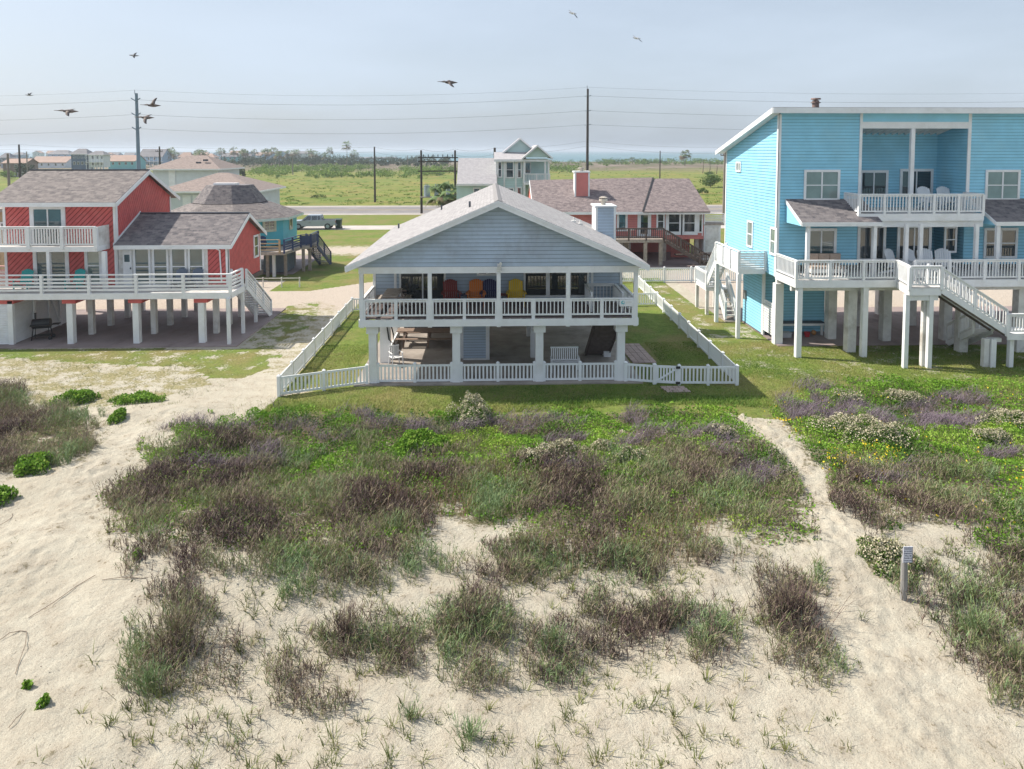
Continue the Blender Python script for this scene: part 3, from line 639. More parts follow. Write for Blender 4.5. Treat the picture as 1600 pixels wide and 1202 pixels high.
# ---------------------------------------------------------------- fences
def fence(name,pts,label,h=.85,bay=2.0,m=None,sp=.15,pk=.075,group='white picket fences',pw=.12,lift=.07):
    m=m or VINYL; t=thing(name,label,'fence',(pts[0][0],pts[0][1],0),group)
    seen=set()
    for a,c in zip(pts[:-1],pts[1:]):
        a=np.array((a[0],a[1],hz(a[0],a[1]))); c=np.array((c[0],c[1],hz(c[0],c[1]))); Ln=np.linalg.norm(c-a); nb=max(1,int(round(Ln/bay))); JIT[0]+=1; pw=.12+.005*(JIT[0]%5)
        for k in range(nb+1):
            p=a+(c-a)*k/nb; key=(round(p[0],2),round(p[1],2))
            if key in seen: continue
            seen.add(key); b=MB(); b.box(p[0]-pw/2,p[0]+pw/2,p[1]-pw/2,p[1]+pw/2,p[2]-.1,p[2]+h+.03)
            b.face([(p[0]-pw/2-.015,p[1]-pw/2-.015,p[2]+h+.03),(p[0]+pw/2+.015,p[1]-pw/2-.015,p[2]+h+.03),(p[0],p[1],p[2]+h+.1)]); b.face([(p[0]+pw/2+.015,p[1]-pw/2-.015,p[2]+h+.03),(p[0]+pw/2+.015,p[1]+pw/2+.015,p[2]+h+.03),(p[0],p[1],p[2]+h+.1)]); b.face([(p[0]+pw/2+.015,p[1]+pw/2+.015,p[2]+h+.03),(p[0]-pw/2-.015,p[1]+pw/2+.015,p[2]+h+.03),(p[0],p[1],p[2]+h+.1)]); b.face([(p[0]-pw/2-.015,p[1]+pw/2+.015,p[2]+h+.03),(p[0]-pw/2-.015,p[1]-pw/2-.015,p[2]+h+.03),(p[0],p[1],p[2]+h+.1)])
            build('post',b,m,t)
        for k in range(nb):
            p=a+(c-a)*k/nb; q=a+(c-a)*(k+1)/nb; d=nrm(q-p); p=p+d*pw/2; q=q-d*pw/2; l_=np.linalg.norm(q-p); b=MB()
            for z in (lift+.05,h-.06): b.bar(p+np.array((0,0,z)),q+np.array((0,0,z)),.045,.09)
            n_=max(2,int(l_/sp))
            for j in range(n_):
                c_=p+(q-p)*(j+.5)/n_; b.bar(c_+np.array((0,0,lift+.096)),c_+np.array((0,0,h-.106)),pk,.025,up=tuple(np.cross(d,(0,0,1))))
            build('picket_panel',b,m,t)
    return t
fence('picket_fence',[(-8.75,29.18),(-5.35,30.58)],'short white picket fence running from the front left stilt out to the left corner post',bay=1.95)
for i,(a,c) in enumerate(((-4.9,-1.68),(-1.26,1.96),(2.38,5.56))):
    fence('picket_fence',[(a,30.72),(c,30.72)],['white picket rail between the two leftmost front stilts under the porch','white picket rail between the second and third front stilts under the porch','white picket rail between the third and the rightmost front stilt, in front of the bench'][i],bay=1.6)
fence('picket_fence',[(5.98,30.6),(7.18,30.28)],'very short white picket fence between the rightmost front stilt and the gate',bay=1.2)
fence('picket_fence',[(8.22,30.1),(10.72,30.0)],'white picket fence from the gate to the right front corner post',bay=1.3)
fence('picket_fence',[(-8.75,29.2),(-8.73,44.8),(-5.7,44.85)],'long white picket fence along the sandy lane on the left of the grey blue house',bay=1.95)
fence('picket_fence',[(10.72,30.0),(11.1,53.8)],'long white picket fence along the lawn on the right of the grey blue house',bay=1.95)
fence('picket_fence',[(6.45,45.8),(11.0,45.9)],'short white picket fence across the side yard behind the chimney',bay=1.5)
fence('picket_fence',[(3,54.05),(24,54.1)],'white picket fence across the back of the yards before the salmon house',h=1.15,bay=2.2)
gt=thing('garden_gate','white picket gate with a diagonal brace and black hinges above the brick step','gate',(7.7,30.2,0))
a=np.array((7.26,30.26,0)); c=np.array((8.14,30.1,0)); d=nrm(c-a); b=MB()
for z in (.12,.79): b.bar(a+np.array((0,0,z)),c+np.array((0,0,z)),.05,.1)
for k in range(7): q=a+(c-a)*(k+.5)/7; b.bar(q+np.array((0,0,.165)),q+np.array((0,0,.745)),.07,.025,up=tuple(np.cross(d,(0,0,1))))
b.bar(a+np.array((0,-.03,.15)),c+np.array((0,-.03,.76)),.03,.07)
for e in (a,c): b.bar(e+np.array((0,0,.04)),e+np.array((0,0,.84)),.07,.05)
build('gate_leaf',b,VINYL,gt)
for z in (.12,.8): b=MB(); b.box(8.06,8.24,30.0,30.06,z-.05,z+.05); build('hinge',b,BLACK,gt)
# brick step and paver walk
b=MB()
for i in range(4):
    for j in range(3): x=7.35+i*.26+j*.05; y=29.9-j*.26; b.box(x,x+.24,y-.24,y,.0,.035)
build('brick_step',b,PAVER,None,kind='structure')
b=MB()
for i in range(4):
    for j in range(8): x=6.85+i*.29-j*.02; y=33.3+j*.42; b.box(x,x+.27,y,y+.40,.0,.045)
build('paver_walk',b,PAVER,None,kind='structure')
# ---------------------------------------------------------------- furniture
def adirondack(label,loc,rz,m,group,sc_=1.):
    t=thing('adirondack_chair',label,'chair',(0,0,0),group)
    b=MB()
    for k in range(5): y=-.05-.11*k; z=.30+.025*k; b.box(-.27,.27,y-.1,y,z,z+.022)
    build('seat',b,m,t)
    b=MB()
    for k in range(7):
        x=-.255+k*.085; hgt=.62+.16*math.cos((k-3)/3.6*1.4); b.prism([(x-.038,.0,.30),(x+.038,.0,.30),(x+.038,.0+hgt*.36,.30+hgt*.93),(x-.038,hgt*.36,.30+hgt*.93)],(0,.02,0))
    b.bar((-.27,.13,.56),(.27,.13,.56),.02,.06); build('backrest',b,m,t)
    for s in (-1,1):
        b=MB(); b.prism([(s*.28,-.62,.55),(s*.42,-.62,.55),(s*.42,-.3,.55),(s*.34,.16,.55),(s*.28,.16,.55)],(0,0,.022)); build('arm',b,m,t)
        b=MB(); b.box(s*.33-.02,s*.33+.02,-.58,-.49,0,.548); build('leg',b,m,t)
        b=MB(); b.prism([(s*.30-.012,-.56,.30),(s*.30-.012,-.56,.39),(s*.30-.012,.36,.08),(s*.30-.012,.42,.0),(s*.30-.012,.30,.0)],(.024,0,0)); build('leg',b,m,t)
    t.location=loc; t.rotation_euler=(0,0,rz); t.scale=(sc_,)*3; return t
def paint(n,c): return mat(n,c,.5,.08,3.)
def side_table(label,loc,m,h=.48):
    t=thing('side_table',label,'table',loc)
    x,y,z=loc; b=MB()
    for k in range(4): b.box(x-.24+k*.122,x-.24+k*.122+.11,y-.22,y+.22,z+h-.03,z+h)
    build('tabletop',b,m,t)
    for sx in (-1,1):
        for sy in (-1,1): b=MB(); b.box(x+sx*.2-.025,x+sx*.2+.025,y+sy*.18-.025,y+sy*.18+.025,z,z+h-.034); build('leg',b,m,t)
    return t
gp='adirondack chairs on the grey blue porch'
YC=33.0
adirondack('dark red slatted chair with arms on the porch, leftmost of the four',(Xp(704,460,YC),YC,ZD),.15,paint('dark_red_plastic',(.22,.02,.015)),gp,1.12)
adirondack('bright orange slatted chair with arms on the porch of the grey blue house',(Xp(744,460,YC),YC,ZD),0,paint('orange_plastic',(.72,.20,.02)),gp,1.12)
adirondack('navy blue slatted chair with arms on the porch next to the orange one',(Xp(765,460,YC),YC,ZD),0,paint('navy_plastic',(.02,.025,.10)),gp,1.12)
adirondack('yellow slatted chair with arms on the porch of the grey blue house',(Xp(806,460,YC),YC,ZD),0,paint('yellow_plastic',(.75,.50,.02)),gp,1.12)
side_table('small navy side table between the dark red and the orange porch chairs',(Xp(724,460,YC),YC,ZD),MATS['navy_plastic'])
side_table('small dark red side table between the navy and the yellow porch chairs',(Xp(786,460,YC),YC,ZD),MATS['dark_red_plastic'])
def picnic_table(label,loc,rz,m,Ln=1.8,cat='table'):
    t=thing('picnic_table',label,cat,(0,0,0)); b=MB()
    for k in range(6): y=-.36+k*.12; b.box(-Ln/2,Ln/2,y,y+.11,.72,.76)
    build('tabletop',b,m,t)
    for s in (-1,1):
        b=MB()
        for k in range(2): y=s*.68-.13+k*.14; b.box(-Ln/2,Ln/2,y,y+.125,.42,.455)
        build('bench',b,m,t)
        for x in ((-Ln/2+.35,Ln/2-.35) if Ln<2.3 else (-Ln/2+.4,0,Ln/2-.4)):
            b=MB(); b.bar((x,s*.28,.716),(x,s*.78,.0),.05,.09,up=(1,0,0)); build('leg',b,m,t)
    b=MB()
    for x in ((-Ln/2+.35,Ln/2-.35) if Ln<2.3 else (-Ln/2+.4,0,Ln/2-.4)): b.box(x+.03,x+.07,-.8,.8,.34,.416); b.box(x+.03,x+.07,-.36,.36,.63,.716)
    build('cross_brace',b,m,t)
    t.location=loc; t.rotation_euler=(0,0,rz); return t
picnic_table('weathered grey picnic table on the left end of the porch',(-4.45,32.2,ZD),math.pi/2,GWOOD,1.9)
picnic_table('long brown picnic table with benches on the concrete under the porch',(-3.2,36.9,.05),0,mat('brown_table_wood',(.24,.17,.13),.8,.2,4.),3.3)
# plastic chair
pc=thing('plastic_chair','white plastic chair on the sunlit concrete beside the front left stilt','chair',(0,0,0)); b=MB(); b.box(-.25,.25,-.25,.22,.40,.43); build('seat',b,WHITE,pc)
b=MB()
for k in range(5): b.box(-.22+k*.1,-.22+k*.1+.05,.22,.25,.43,.85)
b.box(-.25,.25,.22,.25,.85,.92); build('backrest',b,WHITE,pc)
for sx in (-1,1):
    b=MB(); b.box(sx*.26-.02,sx*.26+.02,-.24,.24,.62,.65); build('arm',b,WHITE,pc)
    for sy in (-1,1): b=MB(); b.bar((sx*.24,sy*.22,.62 if sy<0 else .42),(sx*.28,sy*.27,0),.04,.04); build('leg',b,WHITE,pc)
pc.location=(-4.45,33.2,.05); pc.rotation_euler=(0,0,.5)
# slatted bench
bn=thing('garden_bench','white slatted bench behind the picket rail under the porch','bench',(0,0,0)); b=MB()
for k in range(4): b.box(-.65,.65,-.42+k*.11,-.42+k*.11+.095,.42,.45)
build('seat',b,WHITE,bn); b=MB()
for k in range(14): x=-.6+k*.0925; b.bar((x,.06,.5),(x,.14,1.0),.05,.02,up=(0,1,0))
b.box(-.65,.65,.04,.08,.45,.51); b.box(-.65,.65,.12,.17,1.0,1.07); build('backrest',b,WHITE,bn)
for sx in (-1,1):
    b=MB(); b.box(sx*.63-.03,sx*.63+.03,-.42,.06,.64,.67); build('arm',b,WHITE,bn)
    for y in (-.4,.05): b=MB(); b.box(sx*.63-.03,sx*.63+.03,y-.03,y+.03,0,.64); build('leg',b,WHITE,bn)
bn.location=(3.45,32.2,.05)
# ================================================================ RED HOUSE
rh=thing('red_house','red diagonal board house on white pilings with a shingled roof and two white decks','house',(-20,42,0))
RXR,RXL=-20.4,-26.4; FY=39.3; FB=45.9; RZ=2.75
def diag_boards(parent,poly_in,o,u,n,w_,z0,z1,m,step,ang,name='wall',clip=None):
    """boards separated by raised shadow gaps: strips laid at an angle, clipped to a convex outline (local x,z)"""
    b=MB().frame(o,u,n); c,s=math.cos(ang),math.sin(ang); R_=(w_+z1)*2
    k=-R_
    while k<R_:
        q=[(k,-R_),(k+step-.032,-R_),(k+step-.032,R_),(k,R_)]
        pts=[(x*c-y*s,x*s+y*c) for x,y in q]
        P=pts
        for i in range(len(poly_in)):
            a=poly_in[i]; d=poly_in[(i+1)%len(poly_in)]; out_=[]
            for j in range(len(P)):
                p=P[j]; q2=P[(j+1)%len(P)]
                f=lambda t:(d[0]-a[0])*(t[1]-a[1])-(d[1]-a[1])*(t[0]-a[0])
                fp_,fq=f(p),f(q2)
                if fp_>=0: out_.append(p)
                if fp_*fq<0: t=fp_/(fp_-fq); out_.append((p[0]+(q2[0]-p[0])*t,p[1]+(q2[1]-p[1])*t))
            P=out_
            if len(P)<3: break
        if len(P)>=3: b.prism([(x,.0,z) for x,z in P],(0,.022,0))
        k+=step
    o_=build(name,b,m,parent)
    bb=MB().frame(o,u,n); bb.prism([(x,-.1,z) for x,z in poly_in],(0,.099,0)); build('wall_core',bb,REDD,parent)
    return o_
REDD=mat('red_board_gaps',(.14,.018,.016),.8,.1)
# tall block
RXO=RXR+.25; TY,TZ=42.7,9.05; E0,E0Z=38.85,7.40; E1,E1Z=46.75,7.2
diag_boards(rh,[(0,RZ-.1),(RXR-RXL,RZ-.1),(RXR-RXL,7.25),(0,7.25)],(RXL,FY,0),(1,0,0),(0,-1,0),6,2.6,7.3,REDP,.20,-math.pi/4)
diag_boards(rh,[(0,RZ-.1),(FB-FY,RZ-.1),(FB-FY,7.3),(TY-FY,8.86),(0,7.35)],(RXR,FY,0),(0,1,0),(1,0,0),7,2.6,9,REDP,.20,math.radians(22),name='gable_wall')
b=MB(); b.box(RXL,RXR-.1,FB-.1,FB,RZ-.1,7.2); b.box(RXL,RXL+.1,FY+.1,FB-.1,RZ-.1,7.2); b.prism([(RXL+.01,FY+.1,7.2),(RXL+.01,FB-.1,7.2),(RXL+.01,TY,8.8)],(.1,0,0)); build('rear_wall',b,REDP,rh)
b=MB(); XL_=-27.0
b.slab((XL_,E0,E0Z),(RXO,E0,E0Z),(RXO,TY,TZ),(XL_,TY,TZ),.1); b.slab((RXO,E1,E1Z),(XL_,E1,E1Z),(XL_,TY,TZ),(RXO,TY,TZ),.1); rr=build('roof',b,RF_RED,rh)
b=MB(); b.box(XL_,RXO,E0-.04,E0,E0Z-.24,E0Z-.02); b.box(XL_+.1,RXO-.05,E0+.001,FY-.03,E0Z-.2,E0Z-.17)
for y0,z0_,y1,z1_ in ((E0,E0Z,TY,TZ),(E1,E1Z,TY,TZ)): b.prism([(RXO,y0,z0_-.26),(RXO,y0,z0_-.03),(RXO,y1,z1_-.03),(RXO,y1,z1_-.26)],(.04,0,0))
build('fascia',b,WHITE,rr)
b=MB(); b.bar((XL_,TY,TZ+.01),(RXO,TY,TZ+.01),.22,.05); build('ridge_cap',b,DGREY,rr)
b=MB()
for x in (RXL+.05,RXR-.06): b.box(x-.07,x+.07,FY-.05,FY-.0,RZ,7.3)
b.box(RXR+.0,RXR+.05,FY-.05,FY+.1,RZ,7.3); b.box(RXR+.0,RXR+.05,FB-.1,FB+.03,5.4,7.25); build('corner_board',b,WHITE,rh)
# low wing
WX=-14.4; WB=44.7; WRY,WRZ=41.95,6.55; WE0,WE1=38.85,45.05; WEZ=5.08
dw=[(0,RZ-.1),(WX-RXR,RZ-.1),(WX-RXR,4.98),(0,4.98)]
xs=Xp(325,410,FY)
diag_boards(rh,[(xs-RXR,RZ-.1),(WX-RXR,RZ-.1),(WX-RXR,4.95),(xs-RXR,4.95)],(RXR,FY,0),(1,0,0),(0,-1,0),6,2.6,5,REDP,.20,-math.pi/4)
diag_boards(rh,[(0,RZ-.2),(WB-FY,RZ-.2),(WB-FY,5.1),(WRY-FY,6.35),(0,5.0)],(WX,FY,0),(0,1,0),(1,0,0),7,2.6,7,REDP,.19,math.radians(22),name='gable_wall')
b=MB(); b.box(RXR,WX-.1,WB-.1,WB,RZ-.1,5.0); build('rear_wall',b,REDP,rh)
b=MB(); b.box(RXR+.08,xs,FY-.02,FY+.08,RZ-.05,4.97); build('white_wall_panel',b,WHITEO,rh)
b=MB(); xo=WX+.32
b.slab((RXR+.02,WE0,WEZ),(xo,WE0,WEZ),(xo,WRY,WRZ),(RXR+.02,WRY,WRZ),.1); b.slab((xo,WE1,WEZ),(RXR+.02,WE1,WEZ),(RXR+.02,WRY,WRZ),(xo,WRY,WRZ),.1); r2=build('wing_roof',b,RF_LOW,rh)
b=MB(); b.box(RXR+.06,xo,WE0-.04,WE0,WEZ-.24,WEZ-.02); b.box(RXR+.1,xo-.05,WE0+.001,FY-.03,WEZ-.2,WEZ-.17)
for y0 in (WE0,WE1): b.prism([(xo,y0,WEZ-.24),(xo,y0,WEZ-.03),(xo,WRY,WRZ-.03),(xo,WRY,WRZ-.24)],(.04,0,0))
b.prism([(RXR+.03,WE0,WEZ+.0),(RXR+.03,WE0,WEZ+.1),(RXR+.03,WRY,WRZ+.12),(RXR+.03,WRY,WRZ+.01)],(.03,0,0))
build('fascia',b,WHITE,r2)
b=MB(); b.bar((RXR+.05,WRY,WRZ+.01),(xo,WRY,WRZ+.01),.22,.05); build('ridge_cap',b,DGREY,r2)
b=MB(); b.box(WX-.12,WX+.03,FY-.05,FY,RZ,4.97); b.box(WX,WX+.03,FY-.05,FY+.12,RZ,4.97); b.box(WX,WX+.04,WB-.12,WB+.03,RZ-.1,5.0)
b.tube([(WX-.75,WE0-.0,4.95),(WX-.5,WE0-.0,4.9),(WX-.42,FY-.08,4.7),(WX-.36,FY-.08,3.0)],.045,8)
build('downspout',b,WHITE,rh)
# windows
wz0=Zy(418,FY); 
for a,c in ((213.5,234),(243,262),(271,290.5),(298.5,318)): wpx(rh,a,c,RZ+.1,4.8,FY-.02,g=GLASST,split=.5,fr=.1,proud=.07)
xa=Xp(193,400,FY); d_=MB(); d_.box(xa,xa+.46,FY-.075,FY-.025,RZ+.02,4.75); dr=build('door',d_,WHITE,rh); g_=MB(); g_.box(xa+.08,xa+.36,FY-.09,FY-.078,4.1,4.5); build('pane',g_,GLASST,dr); g_=MB(); g_.box(xa+.38,xa+.43,FY-.12,FY-.076,3.7,3.8); build('handle',g_,BLACK,dr)
wpx(rh,58,100.5,5.15,7.0,FY-.02,g=GLASST,nv=1,name='sliding_door',fr=.22)
wpx(rh,60,104,RZ+.06,4.75,FY-.02,g=GLASST,nv=1,name='sliding_door',fr=.2)
wpx(rh,139,157,3.0,4.8,FY-.02,g=GLASSB,split=.5,fr=.16)
ya=AX=0
window(rh,(WX+.02,43.55,3.75),(0,1,0),(1,0,0),.62,1.15,split=.5,fr=.12,g=GLASS)
# decks
b=MB(); y=37.42
while y<FY-.1: b.box(-33,-13.65,y,y+.13,RZ-.045,RZ); y+=.145
build('deck_boards',b,DECKW,rh)
b=MB(); b.box(-33,-13.6,37.3,37.4,RZ-.32,RZ-.0); b.box(-13.62,-13.56,37.41,39.5,RZ-.32,RZ)
for k in range(24): x=-33+k*.82; b.box(x,x+.05,37.401,39.2,RZ-.3,RZ-.05)
build('rim_joist',b,WHITE,rh)
b=MB(); b.box(-33,-14.3,FY-.0,WB+.2,RZ-.32,RZ-.06); build('floor_frame',b,DWOOD,rh)
b=MB()
for x in (-25.2,-22,-18.6,-15.2): b.box(x-.35,x+.35,37.42,45.2,RZ-.55,RZ-.33)
build('floor_beam',b,REDP,rh)
railing(rh,(-33,37.36,RZ),(-13.62,37.36,RZ),h=1.0,kind='h',post=2.42,pw=.14,boards=4,bh=.10,top=.06)
railing(rh,(-13.62,37.4,RZ),(-13.62,39.2,RZ),h=1.0,kind='h',post=1.8,pw=.12,boards=4,bh=.10,top=.06)
for x in (-25.3,-22,-18.6,-15.2):
    for y in (37.6,39.5,41.45,43.4,45.2):
        if x<-25 and y<43: continue
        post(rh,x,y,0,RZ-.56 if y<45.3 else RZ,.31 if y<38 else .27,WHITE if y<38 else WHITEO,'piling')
for x,y in ((-13.68,37.2),(-13.7,39.4),(-13.85,42.0)): post(rh,x,y,0,RZ-.3 if y<41 else 1.1,.16,WHITE,'deck_post')
sr=thing('deck_stair','white open stair descending from the right end of the red house deck','stairs',(-14.2,43.4,0))
stairs(sr,(-14.35,39.5,RZ),(-14.35,43.8,.1),(.85,0,0),13,WHITE,WHITEO,rail=True,rk='h',rh=.9)
b=MB(); b.box(-14.3,-13.6,39.2,39.5,RZ-.1,RZ); build('landing',b,DECKW,sr)
# balcony
BZ=5.12; BY=37.95
b=MB(); y=BY+.08
while y<FY-.05: b.box(-33,RXR-.42,y,y+.13,BZ-.04,BZ); y+=.145
build('balcony_boards',b,DECKW,rh)
b=MB(); b.box(-33,RXR-.4,BY,BY+.07,BZ-.27,BZ); b.box(RXR-.4,RXR-.34,BY,FY-.06,BZ-.27,BZ); b.box(-33,RXR-.42,BY+.072,FY-.06,BZ-.24,BZ-.21); build('balcony_rim',b,WHITE,rh)
railing(rh,(-33,BY+.02,BZ),(RXR-.38,BY+.02,BZ),h=1.08,sp=.14,post=1.75,pw=.16,bw=.055,name='balcony_railing')
b=MB(); b.box(RXR-.38,RXR-.35,BY+.15,FY-.05,BZ-.1,BZ+1.04); build('balcony_end_panel',b,WHITEO,rh)
for px in (74,161.5): post(rh,Xp(px,400,BY),BY+.1,RZ,BZ-.27,.16 if px<100 else .2,WHITE,'balcony_post')
b=MB()
for k in range(2): pass
railing(rh,(-33,41.2,RZ+.1),(-26.5,39.6,RZ+.1),h=1.0,kind='h',post=1.5,m=mat('pink_faded_boards',(.62,.38,.34),.8),boards=4,name='side_railing')
# louvred store under the deck
sc_=thing('louvred_store','white louvred store room under the left end of the red house deck','shed',(-27,39,0))
for (o,u,n,w_) in (((-33,37.5,0),(1,0,0),(0,-1,0),7.85),((-25.0,37.55,0),(0,1,0),(1,0,0),5.1)):
    b=MB().frame(o,u,n); z=.08
    while z<2.3: b.face([(0,.03,z),(w_,.03,z),(w_,-.05,z+.15),(0,-.05,z+.15)]); b.face([(0,.03,z),(0,.03,z-.02),(w_,.03,z-.02),(w_,.03,z)]); z+=.125
    build('louvre_wall',b,WHITE,sc_)
    b=MB().frame(o,u,n); b.box(0,w_,-.12,-.09,.05,2.35); build('backing',b,WHITEO,sc_)
b=MB(); b.box(-25.15,-24.9,37.42,37.62,.0,2.35); b.box(-24.98,-24.9,39.2,39.35,.05,2.3); b.box(-24.98,-24.9,40.5,40.6,.05,2.3); b.box(-24.98,-24.9,41.5,41.6,.05,2.3); b.bar((-24.93,40.6,2.2),(-24.93,41.5,.3),.04,.09); build('trim',b,WHITE,sc_)
# grill
gr=thing('barrel_grill','black barrel grill on legs on the slab beside the white louvred store','grill',(0,0,0))
b=MB(); b.cyl((-.42,0,.85),(.42,0,.85),.26,.26,18); b.box(-.46,.46,-.27,-.24,.82,.86); build('barrel',b,BLACK,gr)
b=MB(); b.box(-.42,.42,-.48,-.3,.80,.83); b.box(.5,.85,-.2,.2,.78,.81); build('shelf',b,BLACK,gr)
b=MB(); b.cyl((-.3,.05,1.08),(-.3,.05,1.4),.05,.05,10); b.box(-.35,-.25,0,.1,1.4,1.43); build('chimney',b,BLACK,gr)
for sx in (-1,1):
    for sy in (-1,1): b=MB(); b.bar((sx*.36,sy*.15,.65),(sx*.42,sy*.28,0),.035,.035); build('leg',b,BLACK,gr)
b=MB(); b.box(-.4,.4,-.24,.24,.2,.22); build('rack',b,BLACK,gr)
for sy in (-1,1): b=MB(); b.cyl((.45,sy*.24,.1),(.45,sy*.29,.1),.1,.1,12); build('wheel',b,BLACK,gr)
gr.location=(-24.1,38.5,.05); gr.rotation_euler=(0,0,.25)
tl=paint('teal_plastic',(.02,.38,.36)); gc=paint('grey_blue_plastic',(.12,.15,.20))
adirondack('bright teal slatted chair at the left end of the red house deck',(Xp(35,430,38.5),38.75,RZ),.1,tl,'chairs on the red house deck')
adirondack('bright teal slatted chair beside the lower sliding door of the red house',(Xp(117,430,38.5),38.75,RZ),-.1,tl,'chairs on the red house deck')
adirondack('left one of the two grey blue slatted chairs before the red house windows',(Xp(279,420,38.6),38.85,RZ),.1,gc,'chairs on the red house deck')
adirondack('right one of the two grey blue slatted chairs before the red house windows',(Xp(303,420,38.6),38.85,RZ),-.1,gc,'chairs on the red house deck')
bt=thing('balcony_set','round dark bistro table with two chairs on the red house balcony','table',(0,0,0)); b=MB(); b.cyl((0,0,.72),(0,0,.75),.35,.35,16); build('tabletop',b,BLACK,bt); b=MB(); b.cyl((0,0,0),(0,0,.72),.03,.03,8); b.cyl((0,0,0),(0,0,.03),.2,.2,12); build('pedestal',b,BLACK,bt); bt.location=(Xp(80,360,38.6),38.6,BZ)
cp=thing('bistro_chair','dark bistro chair on the red house balcony, left of the round table','chair',(0,0,0)); b=MB(); b.cyl((0,0,.44),(0,0,.46),.2,.2,14); build('seat',b,BLACK,cp); b=MB()
b.tube([(-.2,.18,.44),(-.2,.2,.8),(-.1,.21,.92),(.1,.21,.92),(.2,.2,.8),(.2,.18,.44)],.02,6)
for k in range(3): b.cyl((-.1+k*.1,.19,.46),(-.1+k*.1,.21,.9),.012,.012,5)
build('backrest',b,BLACK,cp)
for sx in (-1,1):
    for sy in (-1,1): b=MB(); b.cyl((sx*.15,sy*.15,.44),(sx*.18,sy*.18,0),.015,.015,6); build('leg',b,BLACK,cp)
cp.location=(Xp(66,360,38.7),38.7,BZ); dup(cp,(Xp(93,360,38.7),38.7,BZ),.3,'dark bistro chair on the red house balcony, right of the round table')
# ================================================================ BLUE HOUSE
bh=thing('turquoise_house','tall turquoise clapboard house on white pilings with a recessed upper balcony','house',(22,40,0))
BF=36.4; BX=14.95; BXR=34.; BBK=44.4
BT=Zy(184,BF,1230)
def zroof(y): return 12.25+(y-BF)*(-.245)
# side wall (left)
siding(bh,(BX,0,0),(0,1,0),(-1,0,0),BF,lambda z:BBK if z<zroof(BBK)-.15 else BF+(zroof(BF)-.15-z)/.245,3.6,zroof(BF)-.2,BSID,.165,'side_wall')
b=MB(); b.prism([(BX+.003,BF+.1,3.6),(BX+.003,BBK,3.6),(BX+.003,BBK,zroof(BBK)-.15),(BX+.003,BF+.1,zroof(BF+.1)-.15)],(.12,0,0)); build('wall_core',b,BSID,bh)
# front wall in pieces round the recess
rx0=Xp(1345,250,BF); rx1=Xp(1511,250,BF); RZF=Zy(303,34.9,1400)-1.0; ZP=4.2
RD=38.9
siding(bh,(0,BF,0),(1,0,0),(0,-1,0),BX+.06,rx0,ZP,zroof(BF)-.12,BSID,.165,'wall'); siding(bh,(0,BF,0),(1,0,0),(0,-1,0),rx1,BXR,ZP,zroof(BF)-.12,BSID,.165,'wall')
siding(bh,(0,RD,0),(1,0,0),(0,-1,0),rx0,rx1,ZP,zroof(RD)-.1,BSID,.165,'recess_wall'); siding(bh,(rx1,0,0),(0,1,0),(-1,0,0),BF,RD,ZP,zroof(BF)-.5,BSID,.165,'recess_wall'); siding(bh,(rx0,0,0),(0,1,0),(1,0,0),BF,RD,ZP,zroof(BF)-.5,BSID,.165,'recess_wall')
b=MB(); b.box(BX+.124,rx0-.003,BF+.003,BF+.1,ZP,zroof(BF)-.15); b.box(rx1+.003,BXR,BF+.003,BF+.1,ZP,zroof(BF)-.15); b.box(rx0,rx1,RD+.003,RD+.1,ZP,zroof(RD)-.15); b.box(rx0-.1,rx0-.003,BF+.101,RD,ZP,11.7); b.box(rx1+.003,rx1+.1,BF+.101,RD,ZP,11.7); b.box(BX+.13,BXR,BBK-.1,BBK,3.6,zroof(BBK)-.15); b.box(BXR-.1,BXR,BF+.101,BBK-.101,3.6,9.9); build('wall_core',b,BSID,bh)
b=MB(); o_=.62
ya,yb=BF-.55,BBK+.5; xa,xb=BX-.55,BXR+.4
b.slab((xb,yb,zroof(yb)),(xa,yb,zroof(yb)),(xa,ya,zroof(ya)),(xb,ya,zroof(ya)),.12); rb=build('roof',b,RF_LOW,bh)
b=MB(); b.box(xa,xb,ya-.04,ya,zroof(ya)-.30,zroof(ya)-.02); b.prism([(xa,ya,zroof(ya)-.30),(xa,ya,zroof(ya)-.02),(xa,yb,zroof(yb)-.02),(xa,yb,zroof(yb)-.26)],(-.04,0,0))
b.prism([(xa+.01,ya+.01,zroof(ya)-.18),(BX-.03,ya+.01,zroof(ya)-.18),(BX-.03,yb-.02,zroof(yb)-.18),(xa+.01,yb-.02,zroof(yb)-.18)],(0,0,.03)); b.box(BX,xb-.01,ya+.01,BF-.03,zroof(ya)-.22,zroof(ya)-.19)
build('fascia',b,WHITE,rb)
cxx=Xp(1273,172,40.5); b=MB(); b.box(cxx-.95,cxx+.95,39.7,41.2,11.0,12.5); cb=build('chimney_base',b,WHITEO,rb); b=MB(); b.box(cxx-1.05,cxx+1.05,39.6,41.3,12.5,12.6); build('chimney_cap',b,DGREY,cb)
b=MB(); b.cyl((cxx,40.4,12.6),(cxx,40.4,13.05),.19,.19,12); b.cyl((cxx,40.4,12.9),(cxx,40.4,12.94),.27,.27,12); b.cyl((cxx,40.4,13.1),(cxx,40.4,13.18),.28,.26,12); b.cyl((cxx,40.4,13.05),(cxx,40.4,13.1),.12,.12,8); build('chimney_pipe',b,mat('rusty_metal',(.22,.15,.13),.7,.3,6.),cb)
